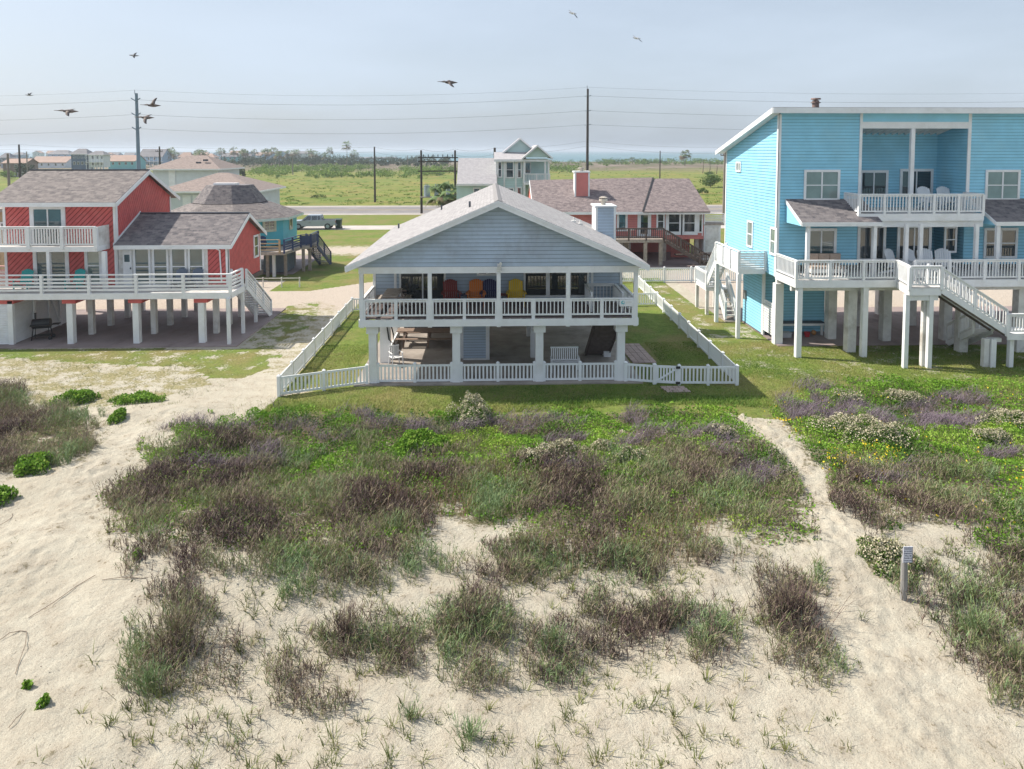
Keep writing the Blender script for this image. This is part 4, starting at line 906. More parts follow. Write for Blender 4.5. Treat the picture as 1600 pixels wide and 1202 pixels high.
# recess trim
b=MB(); zt=zroof(BF)-.5
b.box(rx0-.12,rx0+.02,BF-.06,BF-.001,7.6,zt+.35); b.box(rx1-.02,rx1+.14,BF-.06,BF-.001,7.6,zt+.35); b.box(rx0+.02,rx1-.02,BF-.05,BF+.1,zt-.42,zt-.08); xm=Xp(1425,250,BF); b.box(xm-.1,xm+.1,BF-.055,BF+.12,7.9,zt-.425)
b.box(BX-.03,BX+.12,BF-.045,BF-.002,ZP,zroof(BF)-.2); b.box(BX-.045,BX-.002,BF-.045,BF+.12,3.6,zroof(BF)-.2); b.box(BX-.045,BX-.002,BBK-.12,BBK+.03,3.6,zroof(BBK)-.15)
build('trim',b,WHITE,bh)
b=MB(); b.box(rx0,rx1,BF-.04,BF-.005,zt-.078,zroof(BF)-.14); build('recess_fascia',b,BSID,bh)
b=MB(); y=BF+.15
for k in range(16): x=rx0+.1+k*(rx1-rx0-.2)/15; b.prism([(x,BF+.13,zt-.12),(x,RD-.03,zroof(RD)-.6),(x,RD-.03,zroof(RD)-.42),(x,BF+.13,zt+.06)],(.045,0,0))
build('rafter',b,WHITE,bh)
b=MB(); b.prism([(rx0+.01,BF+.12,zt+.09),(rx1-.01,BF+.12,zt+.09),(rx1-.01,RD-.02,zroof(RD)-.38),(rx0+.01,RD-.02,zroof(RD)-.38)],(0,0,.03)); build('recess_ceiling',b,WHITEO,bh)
# upper balcony
b0=Xp(1342,330,34.9); b1=Xp(1535,330,34.9); BFZ=Zy(303.5,34.9,1440)-.98
b=MB(); y=34.9
while y<RD-.05: b.box(b0,b1,y,y+.13,BFZ-.04,BFZ); y+=.145
build('balcony_boards',b,DECKW,bh)
b=MB(); b.box(b0-.04,b1+.04,34.82,34.88,BFZ-.36,BFZ-.0); b.box(b0-.05,b0-.001,34.881,BF-.05,BFZ-.36,BFZ); b.box(b1+.001,b1+.05,34.881,BF-.05,BFZ-.36,BFZ); b.box(b0,b1,34.9,BF-.05,BFZ-.34,BFZ-.31); build('balcony_rim',b,WHITE,bh)
railing(bh,(b0,34.87,BFZ),(b1,34.87,BFZ),h=1.0,sp=.155,post=1.15,pw=.1,bw=.045,name='balcony_railing'); railing(bh,(b0,34.9,BFZ),(b0,BF-.06,BFZ),h=1.0,sp=.155,bw=.045,name='balcony_railing'); railing(bh,(b1,34.9,BFZ),(b1,BF-.06,BFZ),h=1.0,sp=.155,bw=.045,name='balcony_railing')
b=MB(); b.box(Xp(1379,345,34.9),b1+.1,34.95,35.2,Zy(350,35,1450)-.15,BFZ-.362); build('porch_beam',b,WHITE,bh)
# upper windows and doors
def wq(pxa,pxb,pya,pyb,Y,**k):
    xa=Xp(pxa,(pya+pyb)/2,Y); xb=Xp(pxb,(pya+pyb)/2,Y); return window(bh,(xa,Y-.02,Zy(pyb,Y,pxa)),(1,0,0),(0,-1,0),xb-xa,Zy(pya,Y,pxa)-Zy(pyb,Y,pxa),**k)
wq(1259,1308,269,310,BF,nv=1,nh=1,g=GLASSB,fr=.12); wq(1542,1589,269,310,BF,nv=1,nh=1,g=GLASSB,fr=.12)
wq(1346,1383,270,304,RD,nv=1,name='sliding_door',g=GLASS,fr=.14); wq(1409,1453,268,304,RD,nv=1,name='sliding_door',g=GLASS,fr=.14)
# porch windows (main level)
DZ=Zy(403,34.5,1400)-1.0
for a,c,t_ in ((1263,1302,0),(1343,1379,1),(1405,1450,2)): wq(a,c,361 if t_==0 else 356,404,BF,nv=1 if t_!=1 else 1,name='sliding_door',g=GLASS if t_ else GLASST,fr=.14)
wq(1477,1491,357,392,BF,split=.5,fr=.1); wq(1540,1556,360,400,BF,split=.5,fr=.13); wq(1564,1585,360,400,BF,split=.5,fr=.13)
window(bh,(BX-.01,41.5+.95,9.0),(0,-1,0),(-1,0,0),.62,.42,fr=.1,nv=1,g=GLASSB)
for px,py0,py1 in ((1173,348,384),(1210,359,396)):
    # on the left side wall: find distance where the wall plane meets the sight line
    v=ray(px,(py0+py1)/2); t_=BX/v[0]; Yw=v[1]*t_
    window(bh,(BX-.01,Yw+.35,Zy(py1,Yw,px)),(0,-1,0),(-1,0,0),.7,Zy(py0,Yw,px)-Zy(py1,Yw,px),fr=.1,split=.5,g=GLASSB)
# porch roofs
def porch_roof(xa,xb,ztop,zlow,y0,y1):
    b=MB(); b.slab((xa,y0,zlow),(xb,y0,zlow),(xb-.0,y1,ztop),(xa,y1,ztop),.08); p=build('porch_roof',b,RF_LOW,bh)
    b=MB(); b.box(xa,xb,y0-.04,y0,zlow-.22,zlow-.02); b.prism([(xa-.03,y0,zlow-.2),(xa-.03,y0,zlow-.01),(xa-.03,y1,ztop-.01),(xa-.03,y1,ztop-.2)],(.03,0,0)); build('fascia',b,WHITE,p)
    b=MB(); b.prism([(xa+.01,y0+.02,zlow-.21),(xa+.01,y1,zlow-.21),(xa+.01,y1,ztop-.2),(xa+.01,y0+.02,zlow-.19)],(.05,0,0)); build('roof_cheek',b,BSID,p)
zl=Zy(347,34.4,1300); zh=zl+1.0
porch_roof(Xp(1264,347,34.4)-.35,Xp(1379,347,34.4),zh,zl,34.4,BF-.03); porch_roof(Xp(1563,344,34.4)-.2,BXR,zh,zl,34.4,BF-.03)
# deck
D0,DY=14.95,33.9
b=MB(); y=DY+.05
while y<BF-.05: b.box(D0+.03,33,y,y+.13,DZ-.04,DZ); y+=.145
build('deck_boards',b,DECKW,bh)
b=MB(); b.box(D0,33,DY-.05,DY,DZ-.36,DZ); b.box(D0-.05,D0-.001,DY-.05,BF-.06,DZ-.36,DZ)
for k in range(20): x=15.1+k*.95; b.box(x,x+.05,DY+.001,44,DZ-.34,DZ-.05)
build('rim_joist',b,WHITE,bh)
b=MB(); b.box(D0,33,34.42,34.6,DZ-.62,DZ-.37); b.box(D0+.1,33,36.45,36.65,DZ-.62,DZ-.37); b.box(D0+.13,33,BF+.1,BBK,DZ-.3,DZ-.1); build('floor_beam',b,WHITEO,bh)
xs0=Xp(1394,430,34.3); xs1=Xp(1463,430,32.05)
railing(bh,(D0,DY,DZ),(xs0,DY,DZ),h=1.0,sp=.15,post=1.75,pw=.12,bw=.045); railing(bh,(D0,DY+.05,DZ),(D0,BF-.1,DZ),h=1.0,sp=.15,bw=.045)
LY=32.05
railing(bh,(xs1+.1,DY,DZ),(33,DY,DZ),h=1.0,sp=.15,post=1.75,pw=.12,bw=.045)
# front landing and stair
b=MB(); b.prism([(xs0,DY-.055,DZ-.04),(Xp(1421,450,LY),LY,DZ-.04),(xs1+.25,LY,DZ-.04),(xs1+.25,DY-.055,DZ-.04)],(0,0,.04)); build('landing_boards',b,DECKW,bh)
b=MB(); b.bar((xs0,DY-.06,DZ-.22),(Xp(1421,450,LY),LY,DZ-.22),.05,.34); b.bar((Xp(1421,450,LY),LY,DZ-.22),(xs1+.25,LY,DZ-.22),.05,.34); b.box(Xp(1421,450,LY)-.1,xs1+.2,LY+.1,LY+.25,DZ-.65,DZ-.42); build('landing_rim',b,WHITE,bh)
xc0=Xp(1421,450,LY)
railing(bh,(xs0,DY-.02,DZ),(xc0,LY,DZ),h=1.0,sp=.14,bw=.045,pw=.12); railing(bh,(xc0,LY,DZ),(xs1+.25,LY,DZ),h=1.0,sp=.14,bw=.045,pw=.12)
bs=thing('deck_stair','long white stair descending to the right across the front of the turquoise house','stairs',(23.,33.5,0))
xe=Xp(1573,500,32.05); ze=Zy(521,32.05,1573)
stairs(bs,(xs1+.3,LY,DZ-.03),(xe,LY,ze+.2),(0,1.1,0),15,WHITE,WHITEO)
b=MB(); b.bar((xs1+.3,LY+.05,DZ-.33),(xe,LY+.05,ze-.12),.06,.1); b.bar((xs1+.3,LY+1.05,DZ-.33),(xe,LY+1.05,ze-.12),.06,.1); build('stringer_foot',b,DWOOD,bs)
b=MB(); b.box(xe,xe+2.2,LY-.05,LY+1.15,ze-.04,ze+.0); b.box(xe,xe+2.2,LY-.1,LY-.051,ze-.3,ze+.0); b.box(xe-.6,xe+.02,LY+.3,LY+.5,ze-.5,ze-.31); build('lower_landing',b,WHITE,bs)
railing(bs,(xe,LY-.07,ze),(xe+2.2,LY-.07,ze),h=.95,sp=.14,bw=.045,pw=.12)
stairs(bs,(23.45,LY+1.25,ze-.1),(24.05,36.1,.15),(.95,0,0),7,WHITE,WHITEO)
# pilings and posts
PX=[(1246,562,.26),(1348,566,.26),(1413,581,.2),(1450,582,.2),(1549,575,.24),(1577,583,.2)]
for i,(px,py,w_) in enumerate(PX):
    g=G(px,py); yy_=max(g[1],34.06 if i<2 else 32.2); post(bh,g[0]*yy_/g[1],yy_,0,DZ-.36 if i<4 else ze-.3,w_,WHITE,'deck_post')
g=G(1441,572); post(bh,g[0],g[1],0,DZ-.6,.2,WHITEO,'deck_post'); g=G(1538,573); post(bh,g[0],g[1],0,ze-.3,.24,WHITEO,'deck_post')
post(bh,15.15,36.5,0,DZ-.62,.42,WHITE,'piling')
for px,py in ((1327,549),(1501,549),(1382,533),(1476,532),(1297,530),(1338,510),(1423,509),(1374,492),(1507,509),(1590,530),(1590,509),(1590,549)):
    g=G(px,py); post(bh,g[0],g[1],0,DZ-.4,.44 if py>520 else .40,WHITEO,'piling')
for px in (1262,1366,1415.5,1438,1525,1558): post(bh,Xp(px,380,34.55 if px>1300 else 34.55),34.55,DZ,Zy(352,34.5,px)+.05 if px not in (1262,1366,1558) else zl-.1,.17,WHITE,'porch_post')
# ground floor room and gate
LBX=15.05
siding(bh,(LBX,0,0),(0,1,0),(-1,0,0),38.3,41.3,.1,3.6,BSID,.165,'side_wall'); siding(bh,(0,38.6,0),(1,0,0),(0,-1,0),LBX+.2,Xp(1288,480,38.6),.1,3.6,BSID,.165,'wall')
b=MB(); b.box(LBX+.003,LBX+.1,38.3,41.3,.1,3.6); b.box(LBX+.2,Xp(1288,480,38.6),38.603,38.7,.1,3.6); b.box(LBX+.1,18.9,41.2,41.3,.1,3.6); build('wall_core',b,BSID,bh)
b=MB(); b.box(LBX-.05,LBX+.05,38.1,38.35,.0,3.6); x=Xp(1294,480,38.6); b.box(x-.2,x+.2,38.4,38.6,.05,3.6); build('trim',b,WHITE,bh)
b=MB().frame((LBX,36.7,0),(0,1,0),(-1,0,0)); z=.35
while z<2.0: b.box(0,1.4,0,.03,z,z+.1); z+=.135
build('slatted_gate',b,WHITE,bh)
b=MB(); b.box(LBX+.5,LBX+1.9,38.5,38.58,2.4,2.5); 
# white box / meter on the side wall
b=MB(); b.box(LBX-.14,LBX-.03,40.7,40.95,1.5,2.0); build('meter_box',b,mat('grey_metal_box',(.30,.28,.27),.5),bh)
bb_=thing('ledge_bench','dark topped white bench against the blue wall under the turquoise house','bench',(16.6,38.1,0))
b=MB(); b.box(15.4,18.35,37.9,38.35,.72,.78); build('seat',b,DGREY,bb_); b=MB(); b.box(15.42,18.33,37.88,37.93,.6,.718); build('apron',b,WHITE,bb_)
for x in (15.5,18.25): b=MB(); b.box(x-.06,x+.06,37.95,38.07,.05,.6); build('leg',b,WHITE,bb_)
toys=[((16.2,37.7),(.45,.04,.05),'red plastic beach toy bucket on the floor below the blue wall bench'),((16.75,37.8),(.5,.3,.05),'orange brown ball lying under the blue wall bench')]
b=MB(); b.cyl((17.3,37.7,.05),(17.3,37.7,.3),.12,.17,14); tb=build('toy_bucket',b,paint('red_plastic',(.45,.03,.04)),None,toys[0][2],'bucket')
b=MB()
for k in range(6): a0,a1=-math.pi/2+k*math.pi/6,-math.pi/2+(k+1)*math.pi/6; b.cyl((17.8,38.0,.2+.14*math.sin(a0)),(17.8,38.0,.2+.14*math.sin(a1)),max(.01,.14*math.cos(a0)),max(.01,.14*math.cos(a1)),14,cap=False)
build('ball',b,paint('orange_brown',(.42,.20,.07)),None,toys[1][2],'ball',smooth=True)
b=MB(); b.box(15.9,16.35,37.5,37.9,.05,.28); b.box(15.86,16.39,37.46,37.94,.28,.31); build('storage_tub',b,paint('pale_plastic',(.5,.52,.55)),None,'pale lidded tub on the slab below the blue wall bench','tub')
# side balcony, landing and stairs on the left of the turquoise house
sb=thing('side_stair','white side balcony with a two flight stair on the left of the turquoise house','stairs',(14,40,0))
S0,S1=13.42,14.88; SY0,SY1=37.6,41.45; SZ=DZ-.05
b=MB(); b.box(S0,S1,SY0,SY1,SZ-.28,SZ); build('balcony_floor',b,WHITE,sb)
railing(sb,(S0,SY0,SZ),(S1,SY0,SZ),h=1.0,kind='h',boards=7,bh=.1,pw=.12,low=.02); railing(sb,(S0,SY1,SZ),(S0,SY0,SZ),h=1.0,kind='h',boards=7,bh=.1,pw=.12,low=.02,post=1.3)
for x,y in ((S0+.05,SY0+.1),(S0+.05,SY1-.1)): post(sb,x,y,0,SZ-.28,.2,WHITE)
L0,L1,LZ=13.42,14.75,1.72
b=MB(); b.box(L0,L1,43.2,45.5,LZ-.22,LZ); build('landing_floor',b,WHITE,sb)
railing(sb,(L0,45.5,LZ),(L0,43.2,LZ),h=.95,sp=.13,pw=.12); railing(sb,(L0,43.2,LZ),(L0+.55,43.2,LZ),h=.95,sp=.13,pw=.12); railing(sb,(L0,45.5,LZ),(L1,45.5,LZ),h=.95,sp=.13,pw=.12)
for x in (L0+.08,L1-.1):
    for y in (43.3,45.4): post(sb,x,y,0,LZ-.22,.18,WHITEO)
stairs(sb,(S0+.05,SY1,SZ),(S0+.05,43.5,LZ+.1),(.6,0,0),9,WHITE,WHITEO)
stairs(sb,(14.1,43.2,LZ),(14.1,41.6,.2),(.6,0,0),7,WHITE,WHITEO)
wp=paint('white_plastic_chair',(.74,.76,.78))
YC=35.5
for i,(px,rz) in enumerate(((1397,.5),(1427,.35),(1448,-.2),(1475,-.35))):
    adirondack(['white slatted chair on the turquoise house deck, leftmost of four','white slatted chair on the turquoise house deck, second from left, half behind a post','white slatted chair on the turquoise house deck, third from left','white slatted chair on the turquoise house deck, rightmost of four beside the narrow window'][i],(Xp(px,395,YC),YC,DZ),rz,wp,'white chairs on the turquoise house deck',1.25)
for i,px in enumerate((1447,1478)):
    adirondack(['white chair on the upper balcony of the turquoise house, left one','white chair on the upper balcony of the turquoise house, right one'][i],(Xp(px,300,37.3),37.3,BFZ),0,wp,'white chairs on the upper balcony',1.2)
sf=thing('outdoor_sofa','low outdoor sofa with three tan back cushions behind the turquoise house deck rail','sofa',(17.5,35.9,DZ))
xa,xb=Xp(1262,400,35.8),Xp(1317,400,35.8)
b=MB(); b.box(xa,xb,35.3,36.1,DZ+.1,DZ+.3); b.box(xa,xb,36.05,36.15,DZ+.3,DZ+.9); build('frame',b,WHITEO,sf)
for k in range(3):
    a=xa+.05+k*(xb-xa-.1)/3; b=MB(); b.box(a,a+(xb-xa-.1)/3-.04,35.85,36.04,DZ+.45,DZ+1.02); build('back_cushion',b,mat('tan_cushion',(.42,.33,.27),.9),sf)
    b=MB(); b.box(a,a+(xb-xa-.1)/3-.04,35.32,35.84,DZ+.303,DZ+.44); build('seat_cushion',b,MATS['tan_cushion'],sf)
# ================================================================ DUNE PLANTS
rg=np.random.default_rng(11)
def blades(P,h,w_,az,lean,curve,tint):
    n=len(P); h=h[:,None]*1.; d=np.stack([np.cos(az),np.sin(az),0*az],-1); up=np.array([[0,0,1.]])
    ra=az+np.pi/2+rg.normal(0,.8,n); sd=np.stack([np.cos(ra),np.sin(ra),0*ra],-1)*np.asarray(w_).reshape(-1,1)/2
    lean=lean[:,None]; curve=curve[:,None]
    mid=P+d*h*lean*.5+up*h*.55; tip=P+d*h*(lean+curve)+up*h*(1-curve*.45)
    V=np.stack([P-sd,P+sd,mid-sd*.8,mid+sd*.8,tip],1).reshape(-1,3); i=np.arange(n)[:,None]*5
    return V, i+np.array([[0,1,3,2]]), i+np.array([[2,3,4]]), np.repeat(tint,5)
def leaves(P,s,tint,flat=.5,asp=.6):
    n=len(P); a=rg.uniform(0,2*np.pi,n); e=rg.uniform(-1,1,n)*(1-flat)*1.4
    u=np.stack([np.cos(a)*np.cos(e),np.sin(a)*np.cos(e),np.sin(e)],-1); r_=rg.normal(size=(n,3)); r_[:,2]*=(1-flat)
    v=np.cross(u,r_/np.linalg.norm(r_,axis=1,keepdims=True)); 
    v=np.where(flat>.0,v,v); v/=np.maximum(np.linalg.norm(v,axis=1,keepdims=True),1e-6)
    s=np.asarray(s).reshape(-1,1); u=u*s/2; v=v*s/2*asp
    V=np.stack([P-u,P+v,P+u,P-v],1).reshape(-1,3); i=np.arange(n)[:,None]*4
    return V,i+np.array([[0,1,2,3]]),np.zeros((0,3),int),np.repeat(tint,4)
def merge(L_):
    V=[];a4=[];a3=[];T=[];o=0
    for v,f4,f3,t in L_:
        V.append(v); a4.append(f4+o); a3.append(f3+o); T.append(t); o+=len(v)
    return np.concatenate(V),np.concatenate(a4),np.concatenate(a3),np.concatenate(T)
def emit(name,L_,m,parent=None,**k):
    v,f4,f3,t=merge(L_); return fastmesh(name,v,f4,f3 if len(f3) else None,t,m,parent,**k)
def sample(n,x0=-24,x1=24,y0=9.5,y1=30.5):
    X=rg.uniform(x0,x1,n); Y=rg.uniform(y0,y1,n); Z=hz(X,Y); px,py=project(X,Y,Z); return X,Y,Z,px,py
M_STEM=tinted('dune_stem_leaves',[(.045,.028,.028),(.15,.10,.092),(.33,.27,.19),(.16,.20,.06),(.22,.31,.15)],trans=.15)
M_GREEN=tinted('ground_cover_leaves',[(.05,.11,.014),(.12,.25,.022),(.20,.37,.035),(.30,.40,.07)],trans=.25)
M_PURP=tinted('dry_purple_stems',[(.06,.042,.058),(.12,.088,.115),(.19,.15,.18),(.27,.23,.24)])
M_CREAM=tinted('cream_flower_heads',[(.24,.21,.13),(.38,.34,.23),(.50,.46,.34),(.22,.23,.10)])
M_OLIVE=tinted('olive_brush_leaves',[(.08,.10,.035),(.14,.19,.05),(.22,.28,.09),(.30,.27,.15)],trans=.2)
M_DEB=tinted('wrack_and_shell',[(.10,.075,.055),(.22,.17,.12),(.62,.56,.5)])
M_YEL=tinted('yellow_flower_petals',[(.6,.42,.02),(.75,.6,.06)])
M_TUFT=tinted('sand_grass_blades',[(.07,.08,.025),(.13,.16,.04),(.20,.22,.07),(.34,.29,.17)],trans=.2)
M_TAN=tinted('tan_feather_grass',[(.10,.07,.045),(.22,.14,.08),(.32,.22,.13),(.20,.20,.08)],trans=.2)
M_LAWN=tinted('lawn_blades',[(.06,.13,.015),(.13,.23,.03),(.26,.31,.07),(.38,.35,.15)],trans=.2)
SB=[(270,985,62,75,1.),(240,1050,55,45,.9),(330,1030,40,45,.6),(480,905,80,38,.75),(390,880,70,25,.5),(590,880,85,45,.9),(740,985,72,52,1.1),(620,1010,62,42,1.),(545,1005,50,36,.9),(850,1020,65,36,.8),(760,1050,75,28,.8),(940,985,62,50,.9),(1030,975,55,42,1.),(1100,985,62,40,.95),(870,1062,55,18,.8),(1235,935,62,48,1.15),(1255,1010,52,48,.8),(1285,1045,55,30,.6),(450,1040,42,42,.6),(840,890,60,30,.6),(1000,900,60,22,.5),(1425,910,32,30,.8),(1515,985,55,42,1.),(1575,1030,60,42,1.1),(1600,1070,50,40,.8),(1640,985,60,60,.9),(200,870,30,22,.5),(480,1100,60,25,.45),(370,1150,60,30,.35),(1120,1010,50,30,.5),(-60,640,90,60,1)]
_r=random.Random(8)
for _k in range(46):
    _x=_r.uniform(230,1160); SB.append((_x,_r.uniform(845,905)-(25 if _x>1080 else 0),_r.uniform(14,38),_r.uniform(10,22),_r.uniform(.5,1.)))
for _k in range(16): SB.append((_r.uniform(1440,1620),_r.uniform(860,940),_r.uniform(14,34),_r.uniform(10,20),_r.uniform(.5,1.)))
def stem_density(px,py):
    ox_,oy_=px,py; px,py=warp(px,py)
    inC=smask(px,py,DENSE_C); s=inC*np.maximum(sstep(678,745,py+90*(vnoise(ox_*.016,oy_*.04,320)-.5)),np.where(px<430,sstep(668,690,py),0)*.9)
    s=np.maximum(s,smask(px,py,DENSE_L)*1.)
    s=np.maximum(s,smask(px,py,[(1290,775),(1325,742),(1400,735),(1540,742),(1565,815),(1440,818),(1350,822)])*1.)
    s=np.maximum(s,smask(px,py,[(1480,850),(1560,790),(1900,800),(1900,960),(1620,935),(1540,905)])*1.)
    for cx,cy,rx,ry,d in SB: s=np.maximum(s,blob(px,py,cx,cy,rx,ry)*d*.8)
    pd,pw=path_d(ox_,oy_); return s*(pd>pw*(.7+.6*vnoise(ox_*.1,oy_*.12,310)))
def stems(X,Y,Z,hs,tb,nl=5,w_=.011):
    n=len(X); P=np.stack([X,Y,Z-.03],-1); az=rg.uniform(0,2*np.pi,n); ln=np.abs(rg.normal(.22,.22,n)); cv=rg.uniform(0,.3,n)
    out=[blades(P,hs,np.full(n,w_),az,ln,cv,np.clip(tb+rg.normal(0,.12,n),0,1))]
    d=np.stack([np.cos(az),np.sin(az)],-1)
    for k in range(nl):
        t=rg.uniform(.12,.98,n); Q=P.copy(); Q[:,:2]+=d*(hs*ln*t)[:,None]; Q[:,2]+=hs*t*.98
        out.append(blades(Q,rg.uniform(.07,.17,n),np.full(n,.015),rg.uniform(0,2*np.pi,n),rg.uniform(.3,1.1,n),rg.uniform(0,.4,n),np.clip(tb*.9+.10+rg.normal(.06,.2,n),0,1)))
    return out
X,Y,Z,px,py=sample(270000)
S=stem_density(px,py); nn=fbm(X*1.1,Y*1.1,3,40); n2=fbm(X*4,Y*4,2,44)
keep=rg.random(len(X))<np.clip(S*np.clip(-.1+2.3*(nn-.22),0,1.2)*(.25+1.35*n2)*(1-.3*sstep(800,860,py)),0,1); X,Y,Z,px,py,S,nn=[a[keep] for a in (X,Y,Z,px,py,S,nn)]
hn=fbm(X*.8,Y*.8,3,60); hs=(.16+.62*hn*rg.uniform(.5,1.15,len(X)))*np.where(S<.75,.75+.3*S,1); tn=fbm(X*.45+9,Y*.45,3,70)
tb=np.clip(.02+2.1*(tn-.40)+.5*(fbm(X*1.7,Y*1.7,2,77)-.45)+.10-.13*sstep(700,760,py)*(px<1290),0,.95)
LS=stems(X,Y,Z,hs,tb,5)
X,Y,Z,px,py=sample(230000,-17,17,9.5,20.5); S=np.zeros(len(X))
for cx,cy,rx,ry,d in SB[:]: S=np.maximum(S,blob(px+40*(vnoise(px*.03,py*.03,5)-.5),py+30*(vnoise(px*.03,py*.04,6)-.5),cx,cy,rx*1.05,ry*1.05)*d)
k=rg.random(len(X))<np.clip(S*.62*(fbm(X*1.6,Y*1.8,3,41)>.43)*(.2+1.2*fbm(X*4,Y*4,2,45)),0,1)*(py>850); X,Y,Z,px,py,S=[a[k] for a in (X,Y,Z,px,py,S)]
hs=(.14+.50*fbm(X*1.1,Y*1.1,2,61)*rg.uniform(.5,1.2,len(X)))*(.55+.5*S); tb=np.clip((fbm(X*.7+4,Y*.7,3,71)-.25)*1.9,0,.95)
LS+=stems(X,Y,Z,hs,tb,4); print('front',len(X))
emit('dune_brush',LS,M_STEM,kind='stuff')
print('stems',len(X))
# low green ground cover, in mounds
def mound(X,Y,a=.34): return a*np.maximum(0,fbm(X*1.3,Y*1.3,2,90)-.28)*1.6
X,Y,Z,px,py=sample(330000,y0=15)
wx_,wy_=warp(px,py); gC=np.maximum(smask(wx_,wy_,DENSE_C)*(1-.72*sstep(715,790,wy_)),smask(wx_,wy_,DENSE_R)*1.)
gC=np.maximum(gC,smask(px,py,[(1230,590),(1900,585),(1900,640),(1300,605)])*.35)
gC=gC*(1-.75*smask(px,py,[(1290,775),(1325,742),(1400,735),(1540,742),(1565,815),(1440,818),(1350,822)])); gn=fbm(X*.6,Y*.6,4,100)
for cx,cy,rx,ry in ((660,690,48,18),(1080,720,60,18),(820,700,60,15),(930,690,70,15)): gC=np.maximum(gC,blob(px,py,cx,cy,rx,ry)*1.2)
pd,pw=path_d(px,py)
pn=fbm(X*.42+31,Y*.62,4,120)
PB=[(1250,632,45,16),(1330,640,30,12),(1250,650,36,14),(1310,655,36,13),(1390,658,44,16),(1478,662,62,20),(1440,640,30,9),(1500,628,62,10),(1570,712,46,10),(1270,608,34,8),(1540,655,20,12),(1400,745,80,16),(820,668,95,16),(730,672,36,11),(640,668,36,9),(590,670,36,9),(460,672,40,8),(360,672,50,12),(300,668,30,10),(990,658,24,6),(520,690,36,8),(1170,745,80,22)]
pz=np.zeros(len(X))
for cx,cy,rx,ry in PB: pz=np.maximum(pz,blob(px,py,cx,cy,rx,ry))
pz=np.clip((pz-.25)*1.6,0,1)*(fbm(X*1.1,Y*1.3,3,131)>.40)
pz=np.maximum(pz,(smask(px,py,DENSE_C)*(pn>.63)*(py<740)).astype(float))
gk=(rg.random(len(X))<np.clip(gC*(.45+1.8*(gn-.3)),0,1)*(1-.9*pz)*(pd>pw))
x,y,z=X[gk],Y[gk],Z[gk]; hh=mound(x,y)*rg.uniform(.4,1.05,len(x))+rg.uniform(0,.06,len(x))
tn=np.clip(fbm(x*.5+5,y*.5,3,140)*1.7-.35+rg.normal(0,.13,len(x)),0,1)
Lg=[leaves(np.stack([x,y,z+hh],-1),rg.uniform(.05,.10,len(x)),tn,.45,.7)]
s=rg.random(len(x))<.35; n_=s.sum(); Lg.append(blades(np.stack([x[s],y[s],z[s]],-1),hh[s]+rg.uniform(.04,.16,n_),np.full(n_,.014),rg.uniform(0,6.28,n_),rg.uniform(.1,.7,n_),rg.uniform(0,.3,n_),tn[s]))
emit('ground_cover',Lg,M_GREEN,kind='stuff'); print('cover',len(x))
pk=(rg.random(len(X))<.75*pz*(pd>pw)); x,y,z=X[pk],Y[pk],Z[pk]; n_=len(x); hh=mound(x,y,.5)+.02
emit('dry_purple_brush',[blades(np.stack([x,y,z+hh*rg.uniform(0,.9,n_)],-1),rg.uniform(.18,.42,n_),np.full(n_,.012),rg.normal(-.3,.9,n_)+np.where(rg.random(n_)<.3,3.,0),rg.uniform(.3,1.2,n_),rg.uniform(.1,.7,n_),np.clip(rg.normal(.5,.22,n_),0,1))],M_PURP,kind='stuff'); print('purple',n_)
# tan feathery grass
X,Y,Z,px,py=sample(60000,y0=14,y1=27)
TB=[(775,748,36,18),(835,758,42,16),(895,765,36,12),(1060,850,60,42),(1010,860,50,40),(960,870,70,30),(900,880,60,30),(690,790,60,30),(620,790,50,20),(850,860,30,25),(700,745,60,20)]
tz=np.zeros(len(X))
for cx,cy,rx,ry in TB: tz=np.maximum(tz,blob(px,py,cx,cy,rx,ry))
k=rg.random(len(X))<tz*.75*(.2+1.3*(fbm(X*2.2,Y*2.2,2,150))); x,y,z=X[k],Y[k],Z[k]; n_=len(x)
emit('feather_grass',[blades(np.stack([x,y,z-.02],-1),rg.uniform(.35,.85,n_),np.full(n_,.011),rg.uniform(0,6.28,n_),rg.uniform(.0,.4,n_),rg.uniform(0,.35,n_),np.clip(fbm(x*.8,y*.8,2,155)*1.3-.15+rg.normal(0,.15,n_),0,1))],M_TAN,kind='stuff')
# sparse tufts on the open sand
def tufts(cx,cy,nb,hmax,wid=.013,spread=.05,m=M_TUFT,tb=None):
    n=len(cx); nbl=np.full(n,nb) if np.isscalar(nb) else nb; idx=np.repeat(np.arange(n),nbl); N_=len(idx); az=rg.uniform(0,6.28,N_); rr_=np.abs(rg.normal(0,1,N_))*np.repeat(spread,nbl) if not np.isscalar(spread) else np.abs(rg.normal(0,spread,N_))
    x=cx[idx]+np.cos(az)*rr_; y=cy[idx]+np.sin(az)*rr_; z=hz(x,y)-.02
    h_=hmax[idx]*rg.uniform(.45,1.1,N_); t0=(rg.random(n) if tb is None else tb)[idx]
    return blades(np.stack([x,y,z],-1),h_,np.full(N_,wid),az+rg.normal(0,.4,N_),rg.uniform(.15,1.1,N_),rg.uniform(.0,.5,N_),np.clip(t0*.7+rg.normal(.12,.14,N_),0,1))
X,Y,Z,px,py=sample(13000,-17,17,9.5,20.5)
sp=np.clip(.16+.9*(fbm(X*.55,Y*.55,3,160)-.38)*2,0.03,1)*sstep(835,880,py)*np.where(px<120,.06,1)*np.where((px<420)&(py<930),.35,1)*np.where((px<230)&(py<1100),.12,1)
pd,pw=path_d(px,py); sp=sp*np.where(pd<pw*1.1,.03,1)*np.where((px>1330)&(py>1040),.25,1)*np.where(px>1480,1.3,1)*np.where((px>1400)&(py>1060)&(px<1560),.3,1)
k=rg.random(len(X))<sp*.8; X,Y=X[k],Y[k]; n_=len(X)
